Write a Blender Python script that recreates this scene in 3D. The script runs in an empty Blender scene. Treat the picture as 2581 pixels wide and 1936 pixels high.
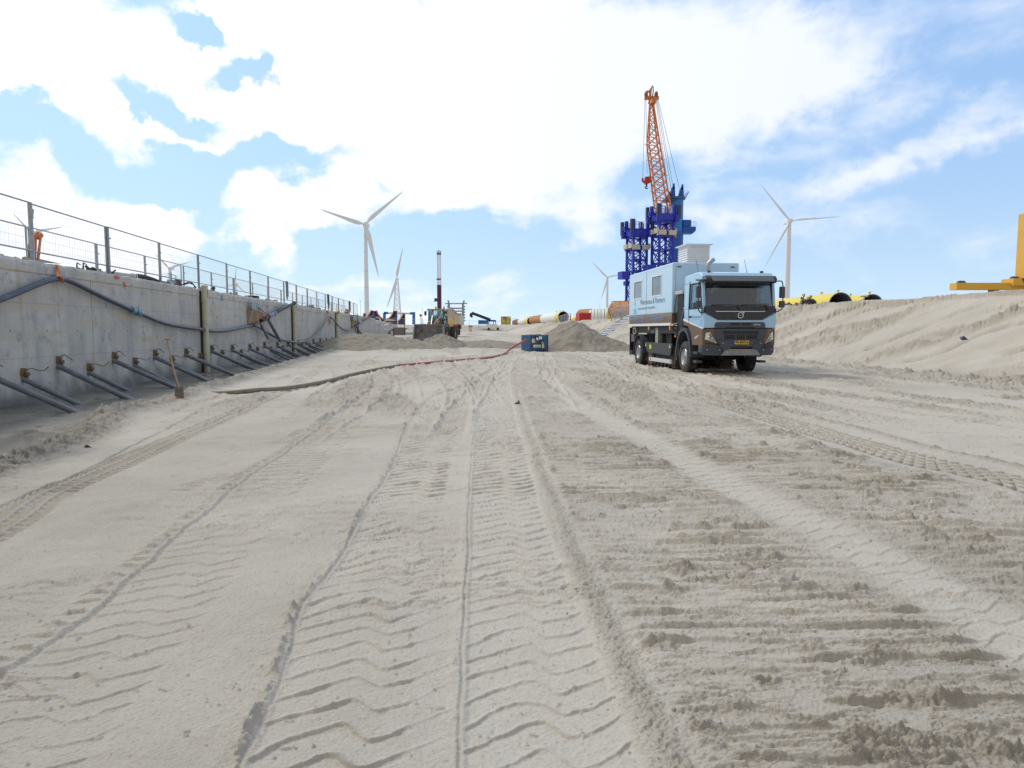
import bpy, bmesh, math, random
import numpy as np
from mathutils import Vector, Matrix
random.seed(7)
R = math.radians
SC = bpy.context.scene
COL = SC.collection

# ------------------------------------------------------------------ camera
FPX = 1700.0; CX = 1290.5; CY = 968.0; HORIZ = 832.0
PITCH = math.atan((CY - HORIZ) / FPX)
EYE = 1.5
cam = bpy.data.cameras.new('camera'); cam_o = bpy.data.objects.new('camera', cam); COL.objects.link(cam_o)
cam.sensor_width = 36.0; cam.lens = FPX / 2581.0 * 36.0
cam.clip_start = 0.05; cam.clip_end = 20000
cam_o.location = (0, 0, EYE); cam_o.rotation_euler = (R(90) - PITCH, 0, 0)
SC.camera = cam_o

# ------------------------------------------------------------------ light and sky
SUN_EL = R(48); SUN_AZ = R(-54)       # azimuth from +Y towards +X
sd = Vector((math.sin(SUN_AZ) * math.cos(SUN_EL), math.cos(SUN_AZ) * math.cos(SUN_EL), math.sin(SUN_EL)))
sl = bpy.data.lights.new('sun', 'SUN'); sl.energy = 1.5; sl.angle = R(10); sl.color = (1.0, 0.965, 0.91)
so = bpy.data.objects.new('sun', sl); COL.objects.link(so); so.rotation_euler = sd.to_track_quat('Z', 'Y').to_euler()
SC.view_settings.view_transform = 'Standard'; SC.view_settings.look = 'None'
SC.view_settings.exposure = 0.27; SC.view_settings.gamma = 1.0

def ray(px, py):
    c, s = math.cos(PITCH), math.sin(PITCH)
    a = (px - CX) / FPX; b = -(py - CY) / FPX
    return Vector((a, c + b * s, -s + b * c))

world = bpy.data.worlds.new('World'); SC.world = world; world.use_nodes = True
wn = world.node_tree.nodes; wl = world.node_tree.links; wn.clear()
def N(t, **k):
    n = wn.new(t)
    for a, b in k.items(): setattr(n, a, b)
    return n
def MA(op, a, b=None, c=None, clamp=False):
    n = N('ShaderNodeMath', operation=op, use_clamp=clamp)
    for i, v in enumerate((a, b, c)):
        if v is None: continue
        if isinstance(v, (int, float)): n.inputs[i].default_value = v
        else: wl.new(v, n.inputs[i])
    return n.outputs[0]
def VM(op, a, b):
    n = N('ShaderNodeVectorMath', operation=op)
    for i, v in enumerate((a, b)):
        if isinstance(v, (tuple, list, Vector)): n.inputs[i].default_value = tuple(v)
        else: wl.new(v, n.inputs[i])
    return n
tc = N('ShaderNodeTexCoord'); D = tc.outputs['Generated']
sep = N('ShaderNodeSeparateXYZ'); wl.new(D, sep.inputs[0])
# cloud layers: signed soft blobs on the sphere of directions, (x, y, rx, ry, tilt, weight)
BL = [
 (1000,130,560,260,0,1.8),(180,50,480,130,0,1.3),(230,230,330,70,-14,1.3),(620,285,330,60,-10,1.1),
 (960,370,330,130,-8,1.2),(20,370,85,100,0,1.6),(300,455,105,75,0,1.5),(215,480,130,60,0,1.2),(350,500,90,110,0,1.3),(130,540,240,70,0,1.0),
 (600,428,185,50,8,2.3),(565,520,105,40,0,2.3),(640,348,280,22,-8,-1.2),(450,350,90,16,-5,.6),(1050,400,230,60,0,.7),
 (1480,140,420,190,0,.75),(1560,330,260,80,-8,.65),(1860,385,330,46,16,.8),(2100,300,280,54,18,.75),(1800,85,330,110,0,.95),(1650,215,220,60,10,.6),
 (2000,480,420,36,-3,.5),(1330,480,260,26,5,.35),(2050,180,260,44,12,.6),(930,590,300,20,0,.25),(1350,590,240,12,4,.25),(2100,30,200,60,0,.25),
 (440,52,60,30,-35,-1.9),(470,75,60,24,-35,-1.2),(545,165,85,26,8,-2.2),(590,130,50,24,-50,-1.5),(345,200,75,38,-25,-2.2),(410,235,80,22,-15,-1.5),
 (230,335,300,75,-4,-1.5),(440,430,60,90,0,-1.2),(780,530,220,50,0,-1.2),(520,352,170,34,-12,-1.3),(740,455,60,50,0,-.9),(1100,560,300,60,0,-.6),(450,560,60,60,0,-.8),(40,240,110,36,-18,-1.2),(420,400,60,40,0,-.8),(700,330,110,16,-14,-.7),(850,400,60,40,-50,-1.0),(1830,250,180,60,18,-.35),
]
_wn = N('ShaderNodeTexNoise'); _wn.inputs['Scale'].default_value = 7.0; _wn.inputs['Detail'].default_value = 6; _wn.inputs['Roughness'].default_value = .55; wl.new(D, _wn.inputs['Vector'])
_ws = VM('MULTIPLY', VM('SUBTRACT', _wn.outputs['Color'], (.5, .5, .5)).outputs[0], (.26, .1, .20)).outputs[0]
DW = VM('ADD', D, _ws).outputs[0]
fld = None
for (bx, by, rx, ry, rot, w) in BL:
    q = 2581.0 / 2212.0
    c = ray(bx * q, by * q).normalized()
    e1 = (ray(bx * q + 20, by * q).normalized() - c).normalized()
    e2 = (ray(bx * q, by * q - 20).normalized() - c).normalized()
    t = R(rot); a1 = e1 * math.cos(t) + e2 * math.sin(t); a2 = -e1 * math.sin(t) + e2 * math.cos(t)
    k = (ray(bx * q, by * q).length) * FPX / q
    a1 = a1 * (k / rx); a2 = a2 * (k / ry)
    d = VM('SUBTRACT', DW, c).outputs[0]
    u = VM('DOT_PRODUCT', d, a1).outputs['Value']; v = VM('DOT_PRODUCT', d, a2).outputs['Value']
    r2 = MA('ADD', MA('MULTIPLY', u, u), MA('MULTIPLY', v, v))
    g0 = MA('SUBTRACT', 1.0, MA('MULTIPLY', r2, .42), clamp=True); g = MA('MULTIPLY', MA('MULTIPLY', g0, g0), w)
    fld = g if fld is None else MA('ADD', fld, g)
mp = N('ShaderNodeMapping'); mp.inputs['Scale'].default_value = (1.0, 1.0, 2.1); mp.inputs['Rotation'].default_value = (0, R(12), 0); wl.new(D, mp.inputs[0])
n1 = N('ShaderNodeTexNoise'); n1.inputs['Scale'].default_value = 6.5; n1.inputs['Detail'].default_value = 8; n1.inputs['Roughness'].default_value = .57; n1.inputs['Distortion'].default_value = .25
wl.new(mp.outputs[0], n1.inputs['Vector'])
nz = MA('MULTIPLY', MA('SUBTRACT', n1.outputs[0], .5), 4.4)
away = MA('SUBTRACT', .62, sep.outputs['Y'], clamp=True)      # unseen cloud added outside the view for neutral fill light
f2 = MA('ADD', MA('ADD', fld, nz), MA('MULTIPLY', away, 1.6))
mr = N('ShaderNodeMapRange', interpolation_type='SMOOTHSTEP'); wl.new(f2, mr.inputs[0])
mr.inputs[1].default_value = -.02; mr.inputs[2].default_value = .95; mr.inputs[3].default_value = 0; mr.inputs[4].default_value = 1
wl.new(MA('ADD', MA('MULTIPLY', MA('ADD', MA('MULTIPLY', sep.outputs['X'], 1.4), .1, clamp=True), 1.0), 1.15), mr.inputs[2]); dens = mr.outputs[0]
# clear sky under the clouds; the added unseen cover tempers its blue light
sky = N('ShaderNodeTexSky', sky_type='NISHITA'); sky.sun_disc = False; sky.sun_elevation = SUN_EL; sky.sun_rotation = SUN_AZ
sky.air_density = 1.0; sky.dust_density = 1.2; sky.ozone_density = 1.0
el = MA('MAXIMUM', sep.outputs['Z'], 0.0)
hz = MA('POWER', 2.718, MA('MULTIPLY', el, -7.0))
def RGB(c):
    n = N('ShaderNodeRGB'); n.outputs[0].default_value = (*c, 1); return n.outputs[0]
def MIX(f, a, b):
    n = N('ShaderNodeMix', data_type='RGBA')
    if isinstance(f, (int, float)): n.inputs[0].default_value = f
    else: wl.new(f, n.inputs[0])
    wl.new(a, n.inputs[6]); wl.new(b, n.inputs[7]); return n.outputs[2]
side = MA('ADD', MA('MULTIPLY', sep.outputs['X'], 1.1), .5, clamp=True)
# sky tint: paler, greener air towards the sun side, deeper blue away from it
BASE = MIX(side, RGB((4.2, 6.7, 8.9)), RGB((2.7, 4.75, 8.2)))
skyc = MIX(.82, sky.outputs[0], BASE)
skyc = MIX(MA('MULTIPLY', hz, .85), skyc, RGB((6.4, 8.0, 8.8)))
sunn = VM('DOT_PRODUCT', D, sd).outputs['Value']
glow = MA('POWER', MA('MAXIMUM', sunn, 0.0), 9.0)
cl = MIX(glow, RGB((8.9, 9.1, 9.5)), RGB((13.0, 12.8, 12.4)))
cl = MIX(MA('MULTIPLY', MA('MULTIPLY', side, .5), MA('SUBTRACT', 1.0, away)), cl, RGB((6.3, 7.0, 8.6)))
rear = MA('ADD', MA('MULTIPLY', sep.outputs['Y'], -1.1), .15, clamp=True)  # unseen cloud behind the camera darkened, so surfaces facing it get less fill
cl = MIX(MA('MULTIPLY', away, 1.5, clamp=True), cl, MIX(rear, RGB((8.4, 8.1, 7.6)), RGB((4.2, 4.1, 4.0))))
out_c = MIX(dens, skyc, cl)
bg = N('ShaderNodeBackground'); bg.inputs[1].default_value = .1; wl.new(out_c, bg.inputs[0])
wo = N('ShaderNodeOutputWorld'); wl.new(bg.outputs[0], wo.inputs[0])

# ------------------------------------------------------------------ placing helpers
def at(px, py, Y):
    if py == 0: py = HORIZ
    r = ray(px, py); t = Y / r.y
    return Vector((r.x * t, Y, EYE + r.z * t))
def gnd(px, py, z=0.0):
    r = ray(px, py); t = (z - EYE) / r.z
    return Vector((r.x * t, r.y * t, z))
TH = math.atan((CX - 1113.0) / math.hypot(FPX, CY - HORIZ))
NW = Vector((math.cos(TH), math.sin(TH), 0)); VW = Vector((-math.sin(TH), math.cos(TH), 0))
def W(L, S, z=0.0):
    return NW * L + VW * S + Vector((0, 0, z))
def wl_at(px, py, L):
    """point where the picture ray meets the vertical plane at lateral distance L, as (S, z)"""
    r = ray(px, py); t = L / (r.x * NW.x + r.y * NW.y)
    return (r.x * VW.x + r.y * VW.y) * t, EYE + r.z * t
WALL_L = -9.2
FLOORS = [(-100, 0), (30, 0), (45, .02), (71, .22), (100, .5), (150, .8), (185, 1.2), (200, 3.0), (9000, 3.0)]
def noise2(x, y, seed=0):
    x = np.asarray(x, float); y = np.asarray(y, float)
    xi = np.floor(x); yi = np.floor(y); fx = x - xi; fy = y - yi
    xi = xi.astype(np.int64); yi = yi.astype(np.int64)
    def h(a, b):
        k = (a * 374761393 + b * 668265263 + seed * 974711) & 0xffffffff
        k = ((k ^ (k >> 13)) * 1274126177) & 0xffffffff
        k = (k ^ (k >> 16)) & 0xffffffff
        return k / 4294967295.0
    u = fx * fx * fx * (fx * (fx * 6 - 15) + 10); v = fy * fy * fy * (fy * (fy * 6 - 15) + 10)
    a = h(xi, yi); b = h(xi + 1, yi); c = h(xi, yi + 1); d = h(xi + 1, yi + 1)
    return (a + (b - a) * u) * (1 - v) + (c + (d - c) * u) * v - .5
def fbm(x, y, s, o=4, seed=0, g=.5):
    t = 0; a = 1.0; f = 1.0 / s
    for i in range(o):
        t = t + a * noise2(x * f + 17.3 * i, y * f - 9.1 * i, seed + i); a *= g; f *= 2.03
    return t
def sstep(a, b, x):
    t = np.clip((x - a) / (b - a), 0, 1); return t * t * (3 - 2 * t)
def base_z(x, y):
    """ground height without tracks"""
    x = np.asarray(x, float); y = np.asarray(y, float)
    L = x * NW.x + y * NW.y; S = x * VW.x + y * VW.y
    fl = np.interp(S, [a for a, b in FLOORS], [b for a, b in FLOORS])
    wob = fbm(S, L * .1, 9.0, 3, 3)
    toe = 16.3 + wob * .9 ; crest = toe + 6.2 + fbm(S, L * 0, 14, 2, 9) * 1.2
    top = 3.0 + fbm(x, y, 8.0, 3, 21) * .22
    t = np.clip((L - toe) / (crest - toe), 0, 1)
    t2 = np.where(t < .12, t * t / .24, np.where(t > .9, t - (t - .9) ** 2 / .2 * .9, t - .06)); t2 = np.clip(t2 / .895, 0, 1)
    z = fl + (top - fl) * t2
    # left bank beyond the concrete wall's end
    left = np.clip((-9.4 - L) / .3, 0, 1)
    sl2 = sstep(-5.5, -14, L)
    zl = np.where(S < 140, fl + (top - fl) * left, fl + (top - fl) * sl2)
    z = np.where(L < 0, zl, z)
    return z
def gz(x, y): return float(base_z(np.array([x]), np.array([y]))[0])
def gat(px, Y):
    p = at(px, HORIZ, Y); p.z = gz(p.x, p.y); return p

# ------------------------------------------------------------------ materials
MATS = {}
def mat(name, col, rough=.55, metal=0.0, var=.12, vscale=6.0, dirt=None, dirt_amt=0.0, bump=0.0, bscale=60.0, spec=.5, coat=0.0, emit=None, alpha=None):
    if name in MATS: return MATS[name]
    m = bpy.data.materials.new(name); m.use_nodes = True; nt = m.node_tree; b = nt.nodes['Principled BSDF']
    b.inputs['Roughness'].default_value = rough; b.inputs['Metallic'].default_value = metal
    b.inputs['Specular IOR Level'].default_value = spec; b.inputs['Coat Weight'].default_value = coat
    tcn = nt.nodes.new('ShaderNodeTexCoord'); nn = nt.nodes.new('ShaderNodeTexNoise')
    nn.inputs['Scale'].default_value = vscale; nn.inputs['Detail'].default_value = 7; nn.inputs['Roughness'].default_value = .62
    nt.links.new(tcn.outputs['Object'], nn.inputs['Vector'])
    rp = nt.nodes.new('ShaderNodeValToRGB'); rp.color_ramp.elements[0].position = .3; rp.color_ramp.elements[1].position = .7
    rp.color_ramp.elements[0].color = (*[max(0, c * (1 - var)) for c in col], 1); rp.color_ramp.elements[1].color = (*[min(1, c * (1 + var * .6)) for c in col], 1)
    nt.links.new(nn.outputs[0], rp.inputs[0]); cur = rp.outputs[0]
    if dirt:
        n2 = nt.nodes.new('ShaderNodeTexNoise'); n2.inputs['Scale'].default_value = vscale * .45; n2.inputs['Detail'].default_value = 9; n2.inputs['Roughness'].default_value = .7
        nt.links.new(tcn.outputs['Object'], n2.inputs['Vector'])
        r2 = nt.nodes.new('ShaderNodeMapRange'); r2.inputs[1].default_value = .62 - dirt_amt * .35; r2.inputs[2].default_value = .75 - dirt_amt * .1; r2.inputs[4].default_value = .9
        nt.links.new(n2.outputs[0], r2.inputs[0])
        mx = nt.nodes.new('ShaderNodeMix'); mx.data_type = 'RGBA'; nt.links.new(r2.outputs[0], mx.inputs[0]); nt.links.new(cur, mx.inputs[6]); mx.inputs[7].default_value = (*dirt, 1); cur = mx.outputs[2]
    nt.links.new(cur, b.inputs['Base Color'])
    if bump:
        bn = nt.nodes.new('ShaderNodeTexNoise'); bn.inputs['Scale'].default_value = bscale; bn.inputs['Detail'].default_value = 6
        nt.links.new(tcn.outputs['Object'], bn.inputs['Vector'])
        bb = nt.nodes.new('ShaderNodeBump'); bb.inputs['Strength'].default_value = min(1, bump); bb.inputs['Distance'].default_value = .02
        nt.links.new(bn.outputs[0], bb.inputs['Height']); nt.links.new(bb.outputs[0], b.inputs['Normal'])
    if emit: b.inputs['Emission Color'].default_value = (*col, 1); b.inputs['Emission Strength'].default_value = emit
    MATS[name] = m; return m
def glassmat(name, tint, refl=.12, rough=.02):
    if name in MATS: return MATS[name]
    m = bpy.data.materials.new(name); m.use_nodes = True; nt = m.node_tree; nt.nodes.clear()
    o = nt.nodes.new('ShaderNodeOutputMaterial'); mx = nt.nodes.new('ShaderNodeMixShader'); tr = nt.nodes.new('ShaderNodeBsdfTransparent'); gl = nt.nodes.new('ShaderNodeBsdfGlossy')
    fr = nt.nodes.new('ShaderNodeLayerWeight'); fr.inputs[0].default_value = .25
    mr_ = nt.nodes.new('ShaderNodeMapRange'); mr_.inputs[3].default_value = refl; mr_.inputs[4].default_value = .9
    nt.links.new(fr.outputs['Fresnel'], mr_.inputs[0]); nt.links.new(mr_.outputs[0], mx.inputs[0])
    tr.inputs[0].default_value = (*tint, 1); gl.inputs[0].default_value = (.9, .95, 1, 1); gl.inputs['Roughness'].default_value = rough
    nt.links.new(tr.outputs[0], mx.inputs[1]); nt.links.new(gl.outputs[0], mx.inputs[2]); nt.links.new(mx.outputs[0], o.inputs[0])
    MATS[name] = m; return m

# ------------------------------------------------------------------ mesh builder
class MB:
    def __init__(s): s.v = []; s.f = []
    def add(s, vs, fs):
        o = len(s.v); s.v += [tuple(v) for v in vs]; s.f += [tuple(i + o for i in f) for f in fs]; return s
    def box(s, x0, x1, y0, y1, z0, z1, M=None):
        vs = [Vector(p) for p in ((x0,y0,z0),(x1,y0,z0),(x1,y1,z0),(x0,y1,z0),(x0,y0,z1),(x1,y0,z1),(x1,y1,z1),(x0,y1,z1))]
        if M: vs = [M @ v for v in vs]
        return s.add(vs, [(0,3,2,1),(4,5,6,7),(0,1,5,4),(1,2,6,5),(2,3,7,6),(3,0,4,7)])
    def cb(s, c, d, M=None):
        return s.box(c[0]-d[0]/2, c[0]+d[0]/2, c[1]-d[1]/2, c[1]+d[1]/2, c[2]-d[2]/2, c[2]+d[2]/2, M)
    def frame(s, a, b):
        t = (Vector(b) - Vector(a)).normalized()
        up = Vector((0, 0, 1)) if abs(t.z) < .95 else Vector((1, 0, 0))
        n = t.cross(up).normalized(); return n, n.cross(t).normalized()
    def cyl(s, a, b, r, r2=None, n=12, caps=True):
        a = Vector(a); b = Vector(b); r2 = r if r2 is None else r2; e, f = s.frame(a, b); vs = []
        for c, q in ((a, r), (b, r2)):
            for i in range(n):
                t = 2 * math.pi * i / n; vs.append(c + e * (q * math.cos(t)) + f * (q * math.sin(t)))
        fs = [(i, (i + 1) % n, n + (i + 1) % n, n + i) for i in range(n)]
        if caps: fs += [tuple(range(n))[::-1], tuple(range(n, 2 * n))]
        return s.add(vs, fs)
    def bar(s, a, b, w, h=None):
        """rectangular bar"""
        h = h or w; a = Vector(a); b = Vector(b); e, f = s.frame(a, b); vs = []
        for c in (a, b):
            for (i, j) in ((-1,-1),(1,-1),(1,1),(-1,1)): vs.append(c + e * (i * w / 2) + f * (j * h / 2))
        return s.add(vs, [(0,1,5,4),(1,2,6,5),(2,3,7,6),(3,0,4,7),(3,2,1,0),(4,5,6,7)])
    def tube(s, pts, r, n=10, rad=None):
        pts = [Vector(p) for p in pts]; m = len(pts); vs = []; e = None
        for i, p in enumerate(pts):
            t = (pts[min(i + 1, m - 1)] - pts[max(i - 1, 0)]).normalized()
            if e is None: e, f = s.frame(p, p + t)
            else: e = (e - t * e.dot(t)).normalized(); f = e.cross(t)
            q = rad[i] if rad else r
            for k in range(n):
                a = 2 * math.pi * k / n; vs.append(p + e * (q * math.cos(a)) + f * (q * math.sin(a)))
        fs = [(i * n + k, i * n + (k + 1) % n, (i + 1) * n + (k + 1) % n, (i + 1) * n + k) for i in range(m - 1) for k in range(n)]
        fs += [tuple(range(n))[::-1], tuple(range((m - 1) * n, m * n))]
        return s.add(vs, fs)
    def prism(s, poly, axis, a, b):
        """poly of 2D points extruded along axis 'x','y','z' from a to b"""
        n = len(poly); mk = {'x': lambda p, t: (t, p[0], p[1]), 'y': lambda p, t: (p[0], t, p[1]), 'z': lambda p, t: (p[0], p[1], t)}[axis]
        vs = [mk(p, a) for p in poly] + [mk(p, b) for p in poly]
        return s.add(vs, [(i, (i + 1) % n, n + (i + 1) % n, n + i) for i in range(n)] + [tuple(range(n))[::-1], tuple(range(n, 2 * n))])
    def lathe(s, prof, c=(0, 0, 0), axis='z', n=24, a0=0, a1=2 * math.pi, close=False):
        """prof of (r, h) turned about axis"""
        c = Vector(c); full = abs(a1 - a0 - 2 * math.pi) < 1e-6; k = n if full else n + 1; m = len(prof); vs = []
        for i in range(k):
            t = a0 + (a1 - a0) * i / n
            for r, h in prof:
                p = {'z': (r * math.cos(t), r * math.sin(t), h), 'x': (h, r * math.cos(t), r * math.sin(t)), 'y': (r * math.cos(t), h, r * math.sin(t))}[axis]
                vs.append(c + Vector(p))
        fs = []
        for i in range(n):
            i2 = (i + 1) % k
            for j in range(m if close else m - 1):
                j2 = (j + 1) % m; fs.append((i * m + j, i2 * m + j, i2 * m + j2, i * m + j2))
        return s.add(vs, fs)
    def ball(s, c, r, n=10, sc=(1, 1, 1)):
        c = Vector(c); prof = [(math.sin(math.pi * i / n) * r, -math.cos(math.pi * i / n) * r) for i in range(n + 1)]
        o = len(s.v); s.lathe(prof, (0, 0, 0), 'z', n * 2)
        for i in range(o, len(s.v)):
            v = s.v[i]; s.v[i] = (c.x + v[0] * sc[0], c.y + v[1] * sc[1], c.z + v[2] * sc[2])
        return s
    def torus(s, c, Rr, r, axis='z', n=24, m=8):
        prof = [(Rr + r * math.cos(2 * math.pi * j / m), r * math.sin(2 * math.pi * j / m)) for j in range(m)]
        return s.lathe(prof, c, axis, n, close=True)
    def build(s, name, m, parent=None, smooth=False, bevel=0, label=None, seg=2):
        me = bpy.data.meshes.new(name); me.from_pydata(s.v, [], s.f); me.validate()
        bm = bmesh.new(); bm.from_mesh(me); bmesh.ops.remove_doubles(bm, verts=bm.verts, dist=1e-5)
        bmesh.ops.recalc_face_normals(bm, faces=bm.faces); bm.to_mesh(me); bm.free()
        for mm in (m if isinstance(m, (list, tuple)) else [m]): me.materials.append(mm)
        if smooth:
            me.polygons.foreach_set('use_smooth', [True] * len(me.polygons)); me.update()
        o = bpy.data.objects.new(name, me); COL.objects.link(o)
        if smooth:
            md = o.modifiers.new('edges', 'EDGE_SPLIT'); md.split_angle = R(38)
        if parent is not None: o.parent = parent
        if bevel:
            md = o.modifiers.new('bevel', 'BEVEL'); md.width = bevel; md.segments = seg; md.limit_method = 'ANGLE'; md.angle_limit = R(35)
            if smooth: o.modifiers.move(1, 0)
        if label: o['label'] = label
        return o
def tag(o, label, cat, group=None, kind=None):
    o['label'] = label; o['category'] = cat
    if group: o['group'] = group
    if kind: o['kind'] = kind
    return o
def thing(name, label, cat, loc=(0, 0, 0), rotz=0, group=None):
    o = bpy.data.objects.new(name, None); COL.objects.link(o); o.empty_display_size = .3
    o.location = loc; o.rotation_euler = (0, 0, rotz); return tag(o, label, cat, group)
def dup(root, loc=None, rotz=None, label=None):
    r = root.copy(); COL.objects.link(r)
    if loc is not None: r.location = loc
    if rotz is not None: r.rotation_euler = (0, 0, rotz)
    if label: r['label'] = label
    for ch in list(root.children):
        c = ch.copy(); COL.objects.link(c); c.parent = r
        for g in ch.children:
            d = g.copy(); COL.objects.link(d); d.parent = c
    return r
ORD = ['first', 'second', 'third', 'fourth', 'fifth', 'sixth', 'seventh', 'eighth', 'ninth', 'tenth', 'eleventh', 'twelfth', 'thirteenth', 'fourteenth', 'fifteenth', 'sixteenth', 'seventeenth', 'eighteenth', 'nineteenth', 'twentieth', 'twenty-first', 'twenty-second', 'twenty-third', 'twenty-fourth', 'twenty-fifth', 'twenty-sixth']
def text(s, size, m, parent, M, name='lettering', depth=.004, sx=1.0, font_shear=0, space=1.0, off=0.0):
    """text mesh; M maps the text plane (x right, y up, z out) to the parent's space"""
    cu = bpy.data.curves.new(name, 'FONT'); cu.body = s; cu.size = size; cu.extrude = depth; cu.align_x = 'CENTER'; cu.align_y = 'CENTER'; cu.shear = font_shear; cu.space_character = space; cu.offset = off; cu.resolution_u = 3
    t = bpy.data.objects.new('t', cu); COL.objects.link(t); dg = bpy.context.evaluated_depsgraph_get(); dg.update()
    me = bpy.data.meshes.new_from_object(t.evaluated_get(dg)); bpy.data.objects.remove(t)
    me.transform(M @ Matrix.Diagonal((sx, 1, 1, 1))); me.name = name; me.materials.clear(); me.materials.append(m)
    o = bpy.data.objects.new(name, me); COL.objects.link(o); o.parent = parent; return o
def crv(pts, n=8):
    """Catmull-Rom through points"""
    P = [Vector(p) for p in pts]; P = [P[0] * 2 - P[1]] + P + [P[-1] * 2 - P[-2]]; out = []
    for i in range(1, len(P) - 2):
        for k in range(n):
            t = k / n; a, b, c, d = P[i - 1], P[i], P[i + 1], P[i + 2]
            out.append(.5 * ((2 * b) + (c - a) * t + (2 * a - 5 * b + 4 * c - d) * t * t + (3 * b - 3 * c + d - a) * t ** 3))
    out.append(P[-2]); return out
# ------------------------------------------------------------------ ground sheet with wheel and crawler tracks
Q = 2581.0 / 2212.0
def dl(pts):          # picture points (in 2212 px wide picture) -> ground curve x(y), sorted by y
    P = [gnd(a * Q, b * Q) for a, b in pts]; P.sort(key=lambda p: p.y)
    P = crv([(p.x, p.y, 0) for p in P], 6)
    ys = np.array([p.y for p in P]); xs = np.array([p.x for p in P]); o = np.argsort(ys); return xs[o], ys[o]
def uv(curve, X, Y, ext=True):
    xs, ys = curve; cx = np.interp(Y, ys, xs)
    sl = np.gradient(xs, ys); k = np.interp(Y, ys, sl)
    if ext:
        lo = Y < ys[0]; cx = np.where(lo, xs[0] + (Y - ys[0]) * sl[0], cx)
    cth = 1 / np.sqrt(1 + k * k); u = (X - cx) * cth
    ds = np.concatenate([[0], np.cumsum(np.hypot(np.diff(xs), np.diff(ys)))]); s = np.interp(Y, ys, ds) + (X - cx) * k * cth
    if ext: s = np.where(lo, (Y - ys[0]) / cth + (X - cx) * k * cth, s)
    on = sstep(0, 1.2, ys[-1] - Y) if ext else sstep(0, .6, ys[-1] - Y) * sstep(0, .6, Y - ys[0])
    return u, s, on
def lug(s, u, per, k, w=.09, wob=0):
    p = (s + k * np.abs(u) + wob) / per; p = p - np.floor(p)
    # a thin pushed-up lip with a soft hollow in front of it
    return np.where(p < .5, np.exp(-((p - .5) / (w * .55)) ** 2), np.exp(-((p - .5) / (w * 2.1)) ** 2)) - .25 * np.exp(-((p - .38) / .08) ** 2)
def zig(u, w, r, drop):
    a = np.clip((u + w) / w, 0, 1) ** .85 * r; b = sstep(-w * .10, w * .32, u) * (drop + r * .12); c = np.clip((u - w * .22) / (w * .78), 0, 1) ** 1.2 * r * .85
    return a - b + c
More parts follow.
